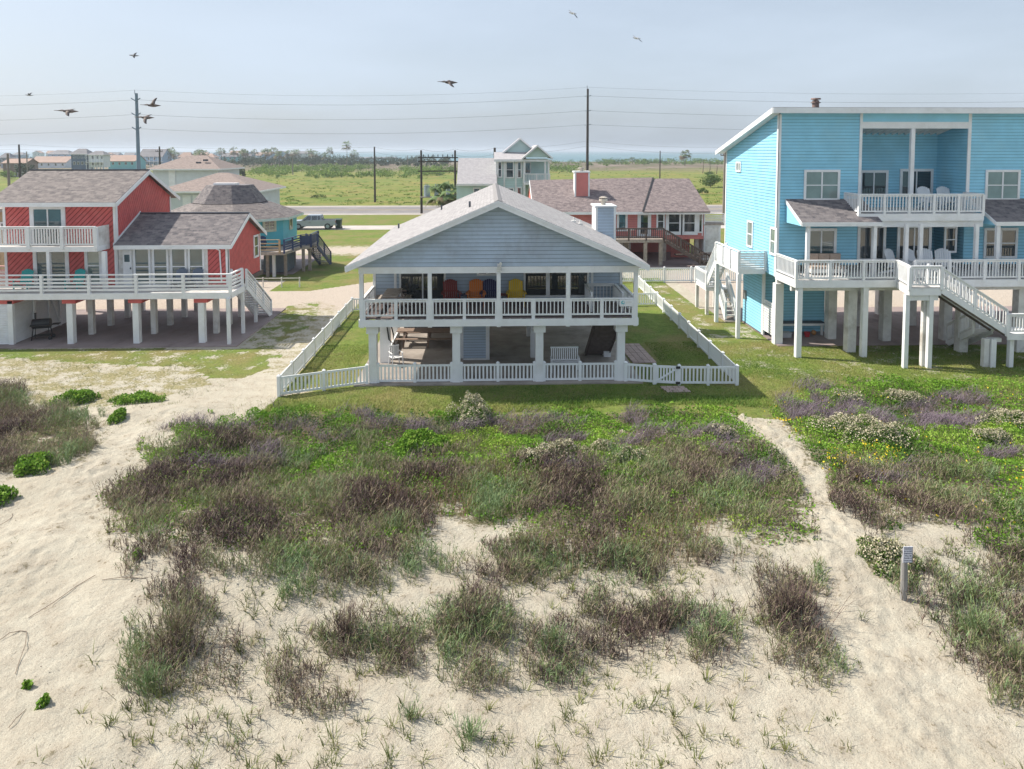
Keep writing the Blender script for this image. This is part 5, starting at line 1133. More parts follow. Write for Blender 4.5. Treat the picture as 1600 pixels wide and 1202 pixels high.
nb=rg.integers(5,18,n_); 
emit('sand_grass',[tufts(X,Y,nb,rg.uniform(.07,.30,n_),.016,rg.uniform(.02,.09,n_))],M_TUFT,kind='stuff')
# fine stubble across the front sand and lane edges
X,Y,Z,px,py=sample(60000,-26,24,9.5,36)
st_=np.zeros(len(X)); st_=np.maximum(st_,(py>840)*.10*(fbm(X*.9,Y*.9,3,170)>.48)); st_=np.maximum(st_,smask(px,py,[(-100,556),(300,565),(370,600),(250,640),(120,640),(-100,610)])*.8*(fbm(X*1.5,Y*1.5,2,171)>.42))
for P in (DENSE_C,DENSE_R,DENSE_L):
    c_=np.mean(P,0); st_=np.maximum(st_,.55*smask(c_[0]+(px-c_[0])/1.06,c_[1]+(py-c_[1])/1.16,P)*(fbm(X*1.4,Y*1.4,2,172)>.45))
pd,pw=path_d(px,py); k=(rg.random(len(X))<st_)&(pd>pw)&((py<900)|(px>300)); x,y=X[k],Y[k]; n_=len(x)
emit('sand_stubble',[tufts(x,y,3,rg.uniform(.04,.16,n_),.012,.05)],M_TUFT,kind='stuff')
# olive under-leaves through the brush
X,Y,Z,px,py=sample(150000,y0=15)
S_=stem_density(px,py); k=rg.random(len(X))<np.clip(S_*1.1,0,1)*np.clip(2.6*(fbm(X*.9+50,Y*.9,4,200)-.42),0,.9); x,y=X[k],Y[k]; n_=len(x)
emit('brush_leaves',[leaves(np.stack([x,y,hz(x,y)+rg.uniform(.02,.42,n_)],-1),rg.uniform(.04,.09,n_),np.clip(fbm(x*.7,y*.7,2,201)*1.1-.1+rg.normal(0,.15,n_),0,1),.3,.5)],M_OLIVE,kind='stuff')
# seeds, shells and bits of wrack on the sand
X,Y,Z,px,py=sample(9000,-20,20,9.5,28); k=(dense(px,py)<.5)&(rg.random(len(X))<np.clip(3*(fbm(X*.6,Y*.6,3,210)-.42),.03,1)); x,y=X[k],Y[k]; n_=len(x)
emit('beach_debris',[leaves(np.stack([x,y,hz(x,y)+.025],-1),rg.uniform(.015,.05,n_),rg.uniform(0,1,n_),.9,.5)],M_DEB,kind='stuff')
# lawn blades near the front
X,Y,Z,px,py=sample(420000,-14,34,27.2,37)
lw=smask(px,py,LAWN)|((X>-8.7)&(X<11)&(Y>29.8))|((X>11)&(Y>30)&(Y<44)); slabm=((X>-6.2)&(X<6.9)&(Y>30.2))|((X>15)&(Y>35.9))|((X>6.7)&(X<8.2)&(Y>33)&(Y<37))
D_=dense(px,py); k=lw&(~slabm)&(D_<.5)&(rg.random(len(X))<.25+.9*(fbm(X*.9,Y*.9,3,180)-.15)); x,y=X[k],Y[k]; n_=len(x)
tl_=np.clip(fbm(x*.4,y*.4,4,181)*1.5-.25+rg.normal(0,.13,n_),0,1)
emit('lawn_grass',[blades(np.stack([x,y,hz(x,y)-.01],-1),rg.uniform(.03,.09,n_)*(1+1.4*np.clip(28.8-y,0,1)),np.full(n_,.016),rg.uniform(0,6.28,n_),rg.uniform(.2,1,n_),rg.uniform(0,.4,n_),tl_)],M_LAWN,kind='stuff')
# yellow flowers
X,Y,Z,px,py=sample(26000,6,22,17,29)
k=rg.random(len(X))<.5*(np.maximum(blob(px,py,1350,730,62,26),blob(px,py,1232,668,26,14)*.6)+.06*smask(px,py,DENSE_R)+.0)*(fbm(X*1.5,Y*1.5,2,190)>.4); x,y=X[k],Y[k]; n_=len(x)
emit('yellow_flowers',[leaves(np.stack([x,y,hz(x,y)+mound(x,y)+.09],-1),rg.uniform(.04,.075,n_),rg.random(n_),.8,1.)],M_YEL,kind='stuff')
# shrubs that stand out one by one
def shrub(name,label,cx,cy,rx,ry,hgt,m,n=2600,ls=.045,under=M_GREEN,cat='shrub',group=None,Yoff=0,seed=0):
    g=G(cx,cy); kx=g[1]/F; X0_,Y0_=g[0],g[1]; rxm=rx*kx; rym=ry*kx*g[1]/H*1.0
    rym=min(rym,rxm*1.6); z0=float(hz(X0_,Y0_)); t=thing(name,label,cat,(X0_,Y0_,z0),group)
    a=rg.uniform(0,6.28,n); r_=np.sqrt(rg.random(n)); lump=.45+.95*vnoise(np.cos(a)*2.4+cx,np.sin(a)*2.4+cy,5)*rg.uniform(.8,1.15,n)
    x=X0_+np.cos(a)*r_*rxm*lump; y=Y0_+np.sin(a)*r_*rym*lump; dome=np.sqrt(np.clip(1-r_**2,0,1)); bn=.6+.8*vnoise(x*3.4,y*3.4,6)
    zt=hz(x,y)+hgt*dome*bn
    P=np.stack([x,y,zt+rg.normal(0,.03,n)],-1)
    s_=rg.random(n)<(.62+.38*(bn>.95)) if n>1000 else rg.random(n)<2
    nm='flower_heads' if m is M_CREAM else 'foliage'
    P[:,2]=np.maximum(P[:,2],hz(P[:,0],P[:,1])+.01)
    emit(nm,[leaves(P[s_],rg.uniform(.6,1.5,s_.sum())*ls,np.clip(rg.normal(.55,.25,s_.sum()),0,1),.3,.9)],m,t)
    nu=int(n*.8); q=rg.integers(0,n,nu); Q=P[q].copy(); f_=rg.uniform(.2,.97,nu); Q[:,2]=hz(Q[:,0],Q[:,1])+(Q[:,2]-hz(Q[:,0],Q[:,1]))*f_
    emit('leafy_stems',[leaves(Q,rg.uniform(.04,.09,nu),np.clip(rg.normal(.25,.2,nu),0,1),.2,.5),blades(np.stack([Q[:,0],Q[:,1],hz(Q[:,0],Q[:,1])],-1)[:nu//3],np.maximum(.05,(Q[:,2]-hz(Q[:,0],Q[:,1]))[:nu//3]),np.full(nu//3,.014),rg.uniform(0,6.28,nu//3),rg.uniform(0,.4,nu//3),rg.uniform(0,.2,nu//3),np.full(nu//3,.1))],under,t)
    return t
cs='cream flowering shrubs on the dune'
for a in (('round cream white shrub on the lawn edge before the second stilt from the left',737,650,33,17,.75,3600),
 ('largest cream shrub, a broad mound on the right of the trodden path',1350,692,72,24,.6,7000),
 ('cream and brown shrub in the middle of the dune before the white bench',872,716,42,14,.45,2600),
 ('cream shrub on the sand just left of the signpost',1382,892,44,26,.28,2600),
 ('pale cream shrub at the right edge of the photo below the turquoise house posts',1580,662,56,14,.45,3200),
 ('small cream shrub among purple stems below the leftmost turquoise deck post',1408,622,34,8,.4,1800),
 ('small cream shrub nearest the trodden path on its left side',1128,690,26,9,.35,1200),
 ('pale shrub in the dark brush, between the brown shrub and the path',990,728,34,11,.4,1500),
 ('small cream shrub just right of the brown and cream one',942,712,22,8,.35,1000),
 ('small pale yellow shrub left of the brown and cream one',828,724,20,10,.4,1000),
 ('thin cream shrub by the purple stems near the upper right green patch',1320,622,26,7,.35,900),
 ('cream shrub beside the bright green patch at the right edge',1548,690,44,10,.35,1800)):
    shrub('cream_shrub',a[0],a[1],a[2],a[3],a[4],a[5],M_CREAM,a[6],group=cs)
gs='low green shrubs on the sand'
for a in (('flat dark green shrub alone on the sand lane left of the fence corner',212,628,42,9,.28,2200),
 ('round bright green shrub at the lower edge of the left brush',50,738,30,12,.4,1800),
 ('green shrub cut by the left edge of the photo below the other round one',-4,782,24,12,.4,1200),
 ('green shrub on the upper edge of the left brush',122,626,34,10,.38,1800),
 ('light green shrub at the right tip of the left brush',185,662,12,8,.3,700),
 ('bright green round shrub before the leftmost bay of the grey blue house',655,696,46,16,.5,3200),
 ('small bright green plant on the open sand in the lower left',215,897,7,8,.2,160),
 ('yellow green creeping plant on the sand near the lower left corner',70,1098,8,10,.12,150),
 ('small creeping plant on the sand above the one nearest the lower left corner',42,1070,7,5,.1,90)):
    shrub('green_shrub',a[0],a[1],a[2],a[3],a[4],a[5],M_GREEN,a[6],ls=.065,group=gs)
# tall grass clumps that stand alone on the sand
def clump(label,cx,cy,rx,hgt,n,tbv,group='tall grass clumps on the open sand'):
    g=G(cx,cy); t=thing('grass_clump',label,'grass clump',(g[0],g[1],float(hz(g[0],g[1]))),group); r_=rx*g[1]/F
    a=rg.uniform(0,6.28,n); q=np.abs(rg.normal(0,.5,n))*r_; x=g[0]+np.cos(a)*q; y=g[1]+np.sin(a)*q*.8
    P=np.stack([x,y,hz(x,y)-.02],-1); lean=np.clip(q/r_*.55+rg.normal(0,.12,n),0,1.2); h_=rg.uniform(.5,1.1,n)*hgt
    tb_=np.clip(rg.normal(tbv,.18,n),0,1)
    L_=[blades(P,h_,np.full(n,.012),a+rg.normal(0,.35,n),lean,rg.uniform(0,.25,n),tb_)]
    d=np.stack([np.cos(a),np.sin(a)],-1)
    for k in range(3):
        tt=rg.uniform(.3,.98,n); Q=P.copy(); Q[:,:2]+=d*(h_*lean*tt)[:,None]; Q[:,2]+=h_*tt
        L_.append(blades(Q,rg.uniform(.05,.13,n),np.full(n,.012),a+rg.normal(0,.9,n),rg.uniform(.2,.8,n),rg.uniform(0,.3,n),np.clip(tb_+.2,0,1)))
    emit('blades',L_,M_STEM,t); return t
for a in (('tall dark clump of bare tipped stems on the sand left of the trodden path',1235,975,60,.9,300,.2),
 ('tallest dark clump in the middle of the foreground brush',735,985,42,.75,210,.15),
 ('large dark bristly clump alone on the lower left sand',275,1010,58,.75,300,.4),
 ('green grass clump at the lower left of the large bristly one',235,1075,36,.5,160,.85),
 ('green grass clump with long blades at the foot of the foreground brush',865,1010,36,.6,170,.85),
 ('dark grassy clump at the left end of the foreground brush',540,1000,36,.7,170,.2),
 ('purple brown clump near the right end of the foreground brush',1035,985,38,.7,200,.12),
 ('grey green clump on the right edge sand below the signpost',1525,1000,50,.65,240,.8),
 ('dark green clump at the lower right edge of the photo',1585,1050,40,.65,200,.6),
 ('low green clump near the bottom of the photo left of the middle',735,1150,30,.35,90,.9),
 ('small green clump near the bottom left, right of the curved twig',640,1120,16,.3,50,.8)):
    clump(*a)
# driftwood twigs and runners on the sand
for i,(lab,pts) in enumerate((('long curved bare runner lying on the left sand',[(0,1003),(15,995),(32,991),(42,993),(40,1012),(28,1040),(24,1052)]),('thin twig lying on the sand near the lower left edge',[(14,1138),(25,1125),(38,1110),(41,1107)]),('straight thin runner crossing the upper left sand',[(45,973),(85,950),(120,928),(150,916)]),('dark arched twig at the left edge of the photo',[(0,826),(12,818),(19,808),(19,801)]),('short straight runner on the sand above the large bristly clump',[(160,926),(190,927),(225,928),(255,924)]))):
    b=MB(); b.tube([(lambda g:(g[0],g[1],float(hz(g[0],g[1]))+.03+.02*math.sin(k*2)))(G(*p)) for k,p in enumerate(pts)],.007,6); build('twig',b,mat('twig_wood',(.22,.17,.13),.9),None,lab,'twig','twigs on the sand')
# ================================================================ SIGN ON A POST
g=G(1411,948); sx,sy=g[0],g[1]; sz=float(hz(sx,sy)); sh=thing('beach_sign','small white notice with dark lettering on a round grey wooden post in the sand','sign',(sx,sy,sz))
kx=sy/F
b=MB(); b.tube([(sx+.01,sy,sz-.2),(sx,sy,sz+.5),(sx-.01,sy,sz+66*kx*1.02),(sx-.01,sy,sz+84*kx)],[.075,.072,.068,.066],12); build('post',b,mat('grey_sign_post',(.27,.26,.25),.9,.3,8.,bump=.4,bscale=30,stretch=(1,1,.15)),sh)
pw_,ph=15.5*kx,27*kx; zc=sz+(66+14)*kx
b=MB(); b.box(sx-pw_/2+.01,sx+pw_/2+.01,sy-.1,sy-.085,zc-ph/2,zc+ph/2); pl=build('panel',b,mat('sign_white',(.66,.68,.74),.5,.05,2.),sh)
b=MB()
for a0,a1,c0,c1 in ((-.47,.47,.455,.475),(-.47,.47,-.475,-.455),(-.47,-.44,-.454,.454),(.44,.47,-.454,.454)): b.box(sx+.01+a0*pw_,sx+.01+a1*pw_,sy-.104,sy-.1003,zc+c0*ph,zc+c1*ph)
build('border',b,mat('sign_blue_ink',(.06,.07,.16),.6),pl)
def text(parent,s,x,y,z,size,m,rot=(math.pi/2,0,0),name='lettering',ext=.002):
    cu=bpy.data.curves.new(name,'FONT'); cu.body=s; cu.size=size; cu.extrude=ext; cu.align_x='CENTER'; cu.align_y='CENTER'
    o=bpy.data.objects.new(name,cu); sc.collection.objects.link(o); dg=bpy.context.evaluated_depsgraph_get(); dg.update(); me_=bpy.data.meshes.new_from_object(o.evaluated_get(dg)); bpy.data.objects.remove(o)
    o=bpy.data.objects.new(name,me_); me_.materials.clear(); me_.materials.append(m); sc.collection.objects.link(o)
    off=world_off(parent); o.parent=parent; o.location=Vector((x,y,z))-off; o.rotation_euler=rot; return o
for i,(s,k_) in enumerate((('VEHICLES',.85),('IN DUNES',.85),('OVERNIGHT',.78),('WILL BE',.95),('TOWED AT',.85),('OWNERS COST',.62))):
    text(pl,s,sx+.01,sy-.103,zc+(.36-.145*i)*ph,pw_*.215*k_,MATS['sign_blue_ink'])
# ================================================================ HOUSES BEHIND
def hiproof(parent,cx,cy,w_,d,ze,zr,m,over=.5,ridge=.4,name='roof',axis='x'):
    b=MB(); W,D=w_/2+over,d/2+over; r_=max(.01,ridge*(w_ if axis=='x' else d)/2)
    A_=[(cx-W,cy-D,ze),(cx+W,cy-D,ze),(cx+W,cy+D,ze),(cx-W,cy+D,ze)]
    R0,R1=((cx-r_,cy,zr),(cx+r_,cy,zr)) if axis=='x' else ((cx,cy-r_,zr),(cx,cy+r_,zr))
    if axis=='x': F_=[(A_[0],A_[1],R1,R0),(A_[2],A_[3],R0,R1),(A_[1],A_[2],R1),(A_[3],A_[0],R0)]
    else: F_=[(A_[1],A_[2],R1,R0),(A_[3],A_[0],R0,R1),(A_[0],A_[1],R0),(A_[2],A_[3],R1)]
    for f in F_:
        P=[np.array(p) for p in f]; u=nrm(P[1]-P[0]); n_=nrm(np.cross(P[1]-P[0],P[2]-P[0])); v=nrm(np.cross(n_,u)); b.face(f,[(float(np.dot(p-P[0],u)),float(np.dot(p-P[0],v))) for p in P])
    b.face(A_[::-1]); ro=build(name,b,m,parent)
    b=MB(); t=.22; b.box(cx-W,cx+W,cy-D-.03,cy-D,ze-t,ze); b.box(cx-W,cx+W,cy+D,cy+D+.03,ze-t,ze); b.box(cx-W-.03,cx-W,cy-D,cy+D,ze-t,ze); b.box(cx+W,cx+W+.03,cy-D,cy+D,ze-t,ze); build('fascia',b,WHITE,ro); return ro
# salmon house
sh_=thing('salmon_house','salmon pink house with a long mauve shingle roof, chimney and dark wooden deck','house',(12,68,0))
SYF=64.; Zf=2.4; 
def SX(px,y_,Y=SYF): return Xp(px,y_,Y)
zE=Zy(331,63.3,1000); zR=Zy(277.5,69.5,960); xL,xM,xR_=SX(823,282,69.5),SX(893,277,69.5),SX(1020,277,69.5)
xRR=SX(1076,279,69.5); xE=SX(1109,330,63.3); xEL=SX(905,331,63.3)
b=MB(); b.slab((xL+.3,63.3,zE),(SX(1004,330,63.3),63.3,zE),(xR_,69.5,zR),(xL+.3,69.5,zR-.25),.1); b.slab((xE,75.7,zE),(xL+.3,75.7,zE),(xL+.3,69.5,zR-.25),(xR_,69.5,zR),.1); rp=build('roof',b,RF_PINK,sh_)
b=MB(); b.slab((SX(1004,330,63.3)+.02,63.1,zE+.02),(xE,63.1,zE+.02),(xRR,69.3,zR-.1),(xR_+.02,69.3,zR-.1),.1); b.slab((xE,63.1,zE+.02),(xE+.8,74,zE),(xRR,74,zR-.4),(xRR,69.3,zR-.1),.1); build('wing_roof',b,RF_PINK,rp)
b=MB(); b.bar((SX(1004,330,63.3),63.15,zE+.08),(xR_,69.35,zR+.0),.12,.05); build('valley',b,BLACK,rp)
b=MB(); b.box(xL+.3,xE,63.22,63.28,zE-.25,zE-.02); b.prism([(xL+.24,63.3,zE-.2),(xL+.24,63.3,zE),(xL+.24,69.5,zR-.25),(xL+.24,69.5,zR-.5)],(.05,0,0)); build('fascia',b,WHITE,rp)
siding(sh_,(0,SYF,0),(1,0,0),(0,-1,0),xL+.6,xE-.3,Zf-.1,zE-.05,PINK,.16); b=MB(); b.box(xL+.6,xE-.3,SYF+.005,75,Zf-.3,zE-.3); b.prism([(xL+.4,63.6,zE-.3),(xL+.4,75.2,zE-.3),(xL+.4,69.5,zR-.35)],(.1,0,0)); build('wall_core',b,PINK,sh_)
cxa,cxb=SX(898,290,66.5),SX(919,290,66.5); b=MB(); b.box(cxa,cxb,66.,67.4,5.2,Zy(270,66,908)); ck=build('chimney',b,PINK,rp); b=MB()
for x in (cxa,cxb): b.box(x-.07,x+.07,65.95,66.05,5.4,Zy(270,66,908))
b.box(cxa-.12,cxb+.12,65.9,67.5,Zy(270,66,908),Zy(270,66,908)+.14); b.box(cxa-.02,cxa-.004,66.05,67.4,5.3,Zy(270,66,908)); build('chimney_trim',b,WHITE,ck); b=MB(); x=(cxa+cxb)/2; b.cyl((x,66.7,Zy(270,66,908)+.14),(x,66.7,Zy(262,66,908)),.2,.2,10); b.cyl((x,66.7,Zy(264,66,908)),(x,66.7,Zy(262.5,66,908)),.33,.33,10); build('chimney_pipe',b,MATS['tan_metal'],ck)
def sw(a,c,pt,pb,**k):
    return window(sh_,(Xp(a,(pt+pb)/2,SYF),SYF-.02,Zy(pb,SYF,a)),(1,0,0),(0,-1,0),Xp(c,(pt+pb)/2,SYF)-Xp(a,(pt+pb)/2,SYF),Zy(pt,SYF,a)-Zy(pb,SYF,a),**k)
sw(967,977,335,358,fr=.2,g=GLASST); sw(1001,1012,336,366,fr=.3,name='door'); sw(1028,1036,335,357,fr=.15,split=.5); sw(1045,1061,335,362,fr=.3,split=.5); sw(1069,1085,335,362,fr=.3,split=.5); sw(1092.5,1096,335,362,fr=.12)
b=MB(); b.box(SX(1087,345),SX(1092,345),SYF-.06,SYF-.03,Zf+.6,zE-.1); b.box(SX(1096.8,345),SX(1098,345),SYF-.06,SYF-.03,Zf,zE-.1); build('corner_board',b,WHITE,sh_)
# its deck
dX0,dX1,dYf=SX(955,380,61.6),SX(1037,372,61.6),61.6
b=MB(); b.box(dX0,dX1,dYf,SYF-.05,Zf-.3,Zf); build('deck_floor',b,GWOOD,sh_); railing(sh_,(dX0,dYf,Zf),(dX1,dYf,Zf),h=1.0,m=DWOOD,sp=.18,pw=.12,bw=.05)
for px in (965,1008,1032): x=Xp(px,400,61.8); post(sh_,x,61.8,0,Zf-.3,.3,GWOOD,'piling')
for x_ in (8,12.5,16,19): post(sh_,x_,64.4,0,Zf-.3,.35,GWOOD,'piling')
b=MB(); b.box(xL+1,11.2,66.5,66.6,0,Zf-.3); b.box(17.2,19,66.5,66.6,0,Zf-.3); b.box(xL+1,19,70,70.1,0,Zf-.3); build('lower_wall',b,PINK,sh_)
window(sh_,(12.2,66.45,.1),(1,0,0),(0,-1,0),1.,1.9,fr=.12,name='door')
b=MB(); b.box(7,19.5,60.8,74,-.05,.05); build('salmon_house_slab',b,CONCD,kind='structure')
ss=thing('wooden_stair','dark wooden stair descending to the right from the salmon house deck','stairs',(16,61,0))
stairs(ss,(dX1,60.6,Zf),(Xp(1107,417,61),60.6,.15),(0,1.1,0),12,DWOOD,DWOOD,rh=.95)
b=MB(); b.box(Xp(1060,417,61),Xp(1130,417,61),61.9,62.5,.9,1.0); build('lower_platform',b,DWOOD,ss); railing(ss,(Xp(1090,417,61),60.3,.2),(Xp(1130,417,61),60.3,.2),h=1.2,kind='h',m=DWOOD,post=1.5,pw=.12,boards=3)
wc=thing('white_shed','small white garden shed with a railed top beside the salmon house','shed',(20.5,64,0)); xa,xb=Xp(1100,365,64),Xp(1126,365,64)
b=MB(); b.box(xa,xb,64,66,.0,Zy(352,64,1110)); build('wall',b,WHITE,wc); b=MB(); b.box(xa+.12,xb-.2,63.95,63.99,.15,Zy(354,64,1110)); build('door',b,WHITEO,wc); b=MB(); b.box(xa-.1,xb+.4,63.9,66.1,Zy(352,64,1110),Zy(349,64,1110)); build('top',b,GWOOD,wc); railing(wc,(xa,63.95,Zy(349,64,1110)),(xb+.3,63.95,Zy(349,64,1110)),h=.9,kind='h',boards=5,bh=.08)
mb=thing('clay_planter','blue and white patio table on the salmon house deck','table',(SX(985,360,63),63,Zf)); b=MB(); b.cyl((SX(985,360,63),63,Zf+.7),(SX(985,360,63),63,Zf+.74),.45,.45,14); build('tabletop',b,WHITE,mb); b=MB(); b.cyl((SX(985,360,63),63,Zf),(SX(985,360,63),63,Zf+.7),.05,.05,8); build('pedestal',b,WHITE,mb); mb.name='patio_table'; mb['label']='small white round table behind the rail of the salmon house deck'
# mint tower house
mt=thing('mint_house','pale mint house with twin gables, tall windows and an upper porch behind the salmon house','house',(4,86,0))
Yt=85.
def MX(px,y_=260,Y=Yt): return Xp(px,y_,Y)
zw=Zy(249,Yt,800); tx0,tx1,tx2=MX(776),MX(818),MX(858)
siding(mt,(0,Yt,0),(1,0,0),(0,-1,0),tx0,tx1,.2,zw,MINT,.2); b=MB(); b.box(tx0,tx1,Yt+.005,92,.1,zw); b.box(tx1,tx2,Yt+2,92,.1,zw); b.box(MX(713,290,83.5),tx0-.01,83.9,91,.1,Zy(288,83.6,740)); build('wall_core',b,MINT,mt)
def gable(x0,x1,zb,zt,y,name='gable'):
    xm=(x0+x1)/2; b=MB(); b.prism([(x0,y,zb),(x1,y,zb),(xm,y,zt)],(0,.3,0)); build(name,b,MINT,mt)
    b=MB(); b.slab((x0-.4,y-.5,zb-.1),(x0-.4,92,zb-.1),(xm,92,zt+.25),(xm,y-.5,zt+.25),.08); b.slab((x1+.4,92,zb-.1),(x1+.4,y-.5,zb-.1),(xm,y-.5,zt+.25),(xm,92,zt+.25),.08); r_=build('roof',b,RF_PALE,mt)
    b=MB()
    for xa in (x0-.4,x1+.4): b.prism([(xa,y-.54,zb-.3),(xa,y-.54,zb-.08),(xm,y-.54,zt+.26),(xm,y-.54,zt+.02)],(0,.04,0))
    build('fascia',b,WHITE,r_)
gable(MX(790,240),MX(838,240),Zy(238,Yt),Zy(218,Yt),Yt+2.5); gable(MX(820,240),MX(858,240),Zy(246,Yt),Zy(230,Yt),Yt-.6)
b=MB(); b.slab((tx0-.3,Yt-.5,zw),(tx1+.3,Yt-.5,zw),(tx1+.3,Yt+2.5,zw+.85),(tx0-.3,Yt+2.5,zw+.85),.08); b.slab((MX(719,287,83.5)-.4,83.3,Zy(287,83.5,740)),(tx0,83.3,Zy(287,83.5,740)),(tx0,88,Zy(247,88,740)),(MX(719,250,88)-.2,88,Zy(247,88,740)),.1); build('roof',b,RF_PALE,mt)
b=MB(); b.box(tx0-.3,tx2+.3,Yt-.62,Yt-.5,zw-.28,zw-.03); b.box(MX(713,290,83.5),tx0,83.2,83.3,Zy(287,83.5)-.25,Zy(287,83.5)); 
for x in (tx0,MX(788),MX(806),tx1): b.box(x-.1,x+.1,Yt-.08,Yt-.03,.2,zw-.02)
build('trim',b,WHITE,mt)
def mw(a,c,pt,pb,Y=Yt,**k): return window(mt,(Xp(a,(pt+pb)/2,Y),Y-.02,Zy(pb,Y,a)),(1,0,0),(0,-1,0),Xp(c,270,Y)-Xp(a,270,Y),Zy(pt,Y,a)-Zy(pb,Y,a),fr=.14,proud=.1,**k)
mw(779,783,254,276,split=.5); mw(791.5,801.5,254,277,split=.5); mw(809.5,813.5,254,277,split=.5); mw(791.5,801.5,295,306); mw(809,813.5,294,307); mw(821,828,255,270,Yt+2,g=GLASST); mw(741,749,295,306,83.9)
bz=Zy(285,Yt-.4,835); b=MB(); b.box(tx1,tx2,Yt-.6,Yt+2,bz-.3,bz); build('porch_floor',b,WHITE,mt); railing(mt,(tx1,Yt-.5,bz),(tx2,Yt-.5,bz),h=1.05,sp=.18,bw=.06,pw=.16)
for x in (tx1+.1,tx2-.1,tx2-.5): post(mt,x,Yt-.4,0,zw-.05,.2,WHITE,'porch_post')
# octagonal teal house
oc=thing('octagonal_house','small turquoise eight sided house with a two tier shingle roof beyond the red house','house',(-22.8,63.5,0)); ox,oy=-22.43,62.1
def ring(r_,z,ph=math.pi/8): return [(ox+r_*math.cos(ph+k*math.pi/4),oy+r_*math.sin(ph+k*math.pi/4),z) for k in range(8)]
b=MB()
z2,z3,z4,z5=4.6,Zy(316,62,360),Zy(316,62,360)+.02,Zy(288,63,360)
r1,r2,r3,r4=ring(6.1,z2),ring(3.2,z3),ring(3.05,z4),ring(1.9,z5)
for lo,hi in ((r3,r4),):
    for k in range(8):
        f=[lo[k],lo[(k+1)%8],hi[(k+1)%8],hi[k]]; P=[np.array(p) for p in f]; u=nrm(P[1]-P[0]); n_=nrm(np.cross(P[1]-P[0],P[2]-P[0])); v=nrm(np.cross(n_,u)); b.face(f,[(float(np.dot(p-P[0],u)),float(np.dot(p-P[0],v))) for p in P])
b.face(r4); ro=build('upper_roof',b,RF_LOW,oc); b=MB()
for lo,hi in ((r1,r2),):
    for k in range(8):
        f=[lo[k],lo[(k+1)%8],hi[(k+1)%8],hi[k]]; P=[np.array(p) for p in f]; u=nrm(P[1]-P[0]); n_=nrm(np.cross(P[1]-P[0],P[2]-P[0])); v=nrm(np.cross(n_,u)); b.face(f,[(float(np.dot(p-P[0],u)),float(np.dot(p-P[0],v))) for p in P])
b.face(r1[::-1]); ro=build('roof',b,RF_RED,oc)
b=MB(); b.box(ox-.9,ox+1.0,oy-1.4,oy-.6,z5+.03,z5+.2); build('skylight',b,WHITE,ro)
b=MB(); w1,w0=ring(5.5,z2-.0),ring(5.5,2.3)
for k in range(8): b.face([w0[k],w0[(k+1)%8],w1[(k+1)%8],w1[k]])
b.face(w0[::-1]); build('wall',b,TEAL,oc); b=MB(); e0,e1=ring(6.13,z2-.2),ring(6.13,z2-.0)
for k in range(8): b.face([e0[k],e0[(k+1)%8],e1[(k+1)%8],e1[k]])
build('fascia',b,mat('pale_mint_trim',(.50,.62,.58),.6),ro)
fu=(math.cos(math.radians(-45)+math.pi/2),math.sin(math.radians(-45)+math.pi/2),0); 
yw=oy-5.5*math.cos(math.pi/8)
window(oc,(-18.5,58.82,3.66),(.7,.714,0),(.714,-.7,0),.8,.68,nh=2,nv=1,fr=.2,m=mat('cream_trim',(.55,.55,.40),.6))
window(oc,(ox+5.5*math.cos(math.pi/8)+.01,61.9,3.5),(0,1,0),(1,0,0),.6,.85,fr=.18,m=MATS['cream_trim'])
b=MB(); dz=2.17; yd=56.3; b.prism([(-24,yd,dz-.25),(Xp(444,390,yd),yd,dz-.25),(Xp(470,385,59.5),59.5,dz-.25),(Xp(486,380,60),60.,dz-.25),(Xp(486,380,60),62.5,dz-.25),(-24,62,dz-.25)],(0,0,.25)); build('deck_floor',b,GWOOD,oc)
railing(oc,(-24,yd,dz),(Xp(437,390,yd),yd,dz),h=1.,kind='h',m=BWOOD,boards=3,pw=.12); railing(oc,(Xp(444,390,yd),yd,dz),(Xp(470,385,59.5),59.5,dz),h=1.,kind='h',m=NAVY,boards=4,pw=.12,bh=.11); railing(oc,(Xp(470,385,59.5),59.5,dz),(Xp(486,380,60),60.,dz),h=1.,kind='h',m=NAVY,boards=7,pw=.14,bh=.12)
railing(oc,(Xp(486,380,60),60.,dz),(Xp(486,380,60),62.5,dz),h=1.,kind='h',m=NAVY,boards=6,pw=.14,bh=.12)
for px,y_ in ((418,57.5),(428,57.5),(446,58),(474,60),(484,60.5),(460,63)): post(oc,Xp(px,400,y_),y_,0,dz-.25,.22,GWOOD if px!=428 else WHITE,'piling')
for k in range(5): post(oc,-26+k*2.0,64.5,0,2.3,.3,GWOOD,'piling')
b=MB(); b.box(Xp(412,405,59),Xp(447,405,59),59,61.5,.1,1.5); build('lattice_store',b,mat('grey_blue_lattice',(.16,.20,.24),.8),oc)
b=MB(); b.box(-28,-16.2,58.5,69,-.05,.05); build('octagonal_house_slab',b,CONCD,kind='structure')
os_=thing('navy_stair','navy blue railed stair descending from the turquoise eight sided house','stairs',(-15,62,0)); stairs(os_,(Xp(478,380,60.3),60.4,dz),(Xp(497,408,63),63.8,.1),(.95,.0,0),10,NAVY,GWOOD,rk='h',rh=1.)
adirondack('navy slatted chair on the deck of the turquoise eight sided house',(Xp(409,360,58.3),58.3,dz),.2,NAVY,'chairs behind')
for o in sc.objects:
    if o.get('group')=='chairs behind': del o['group']
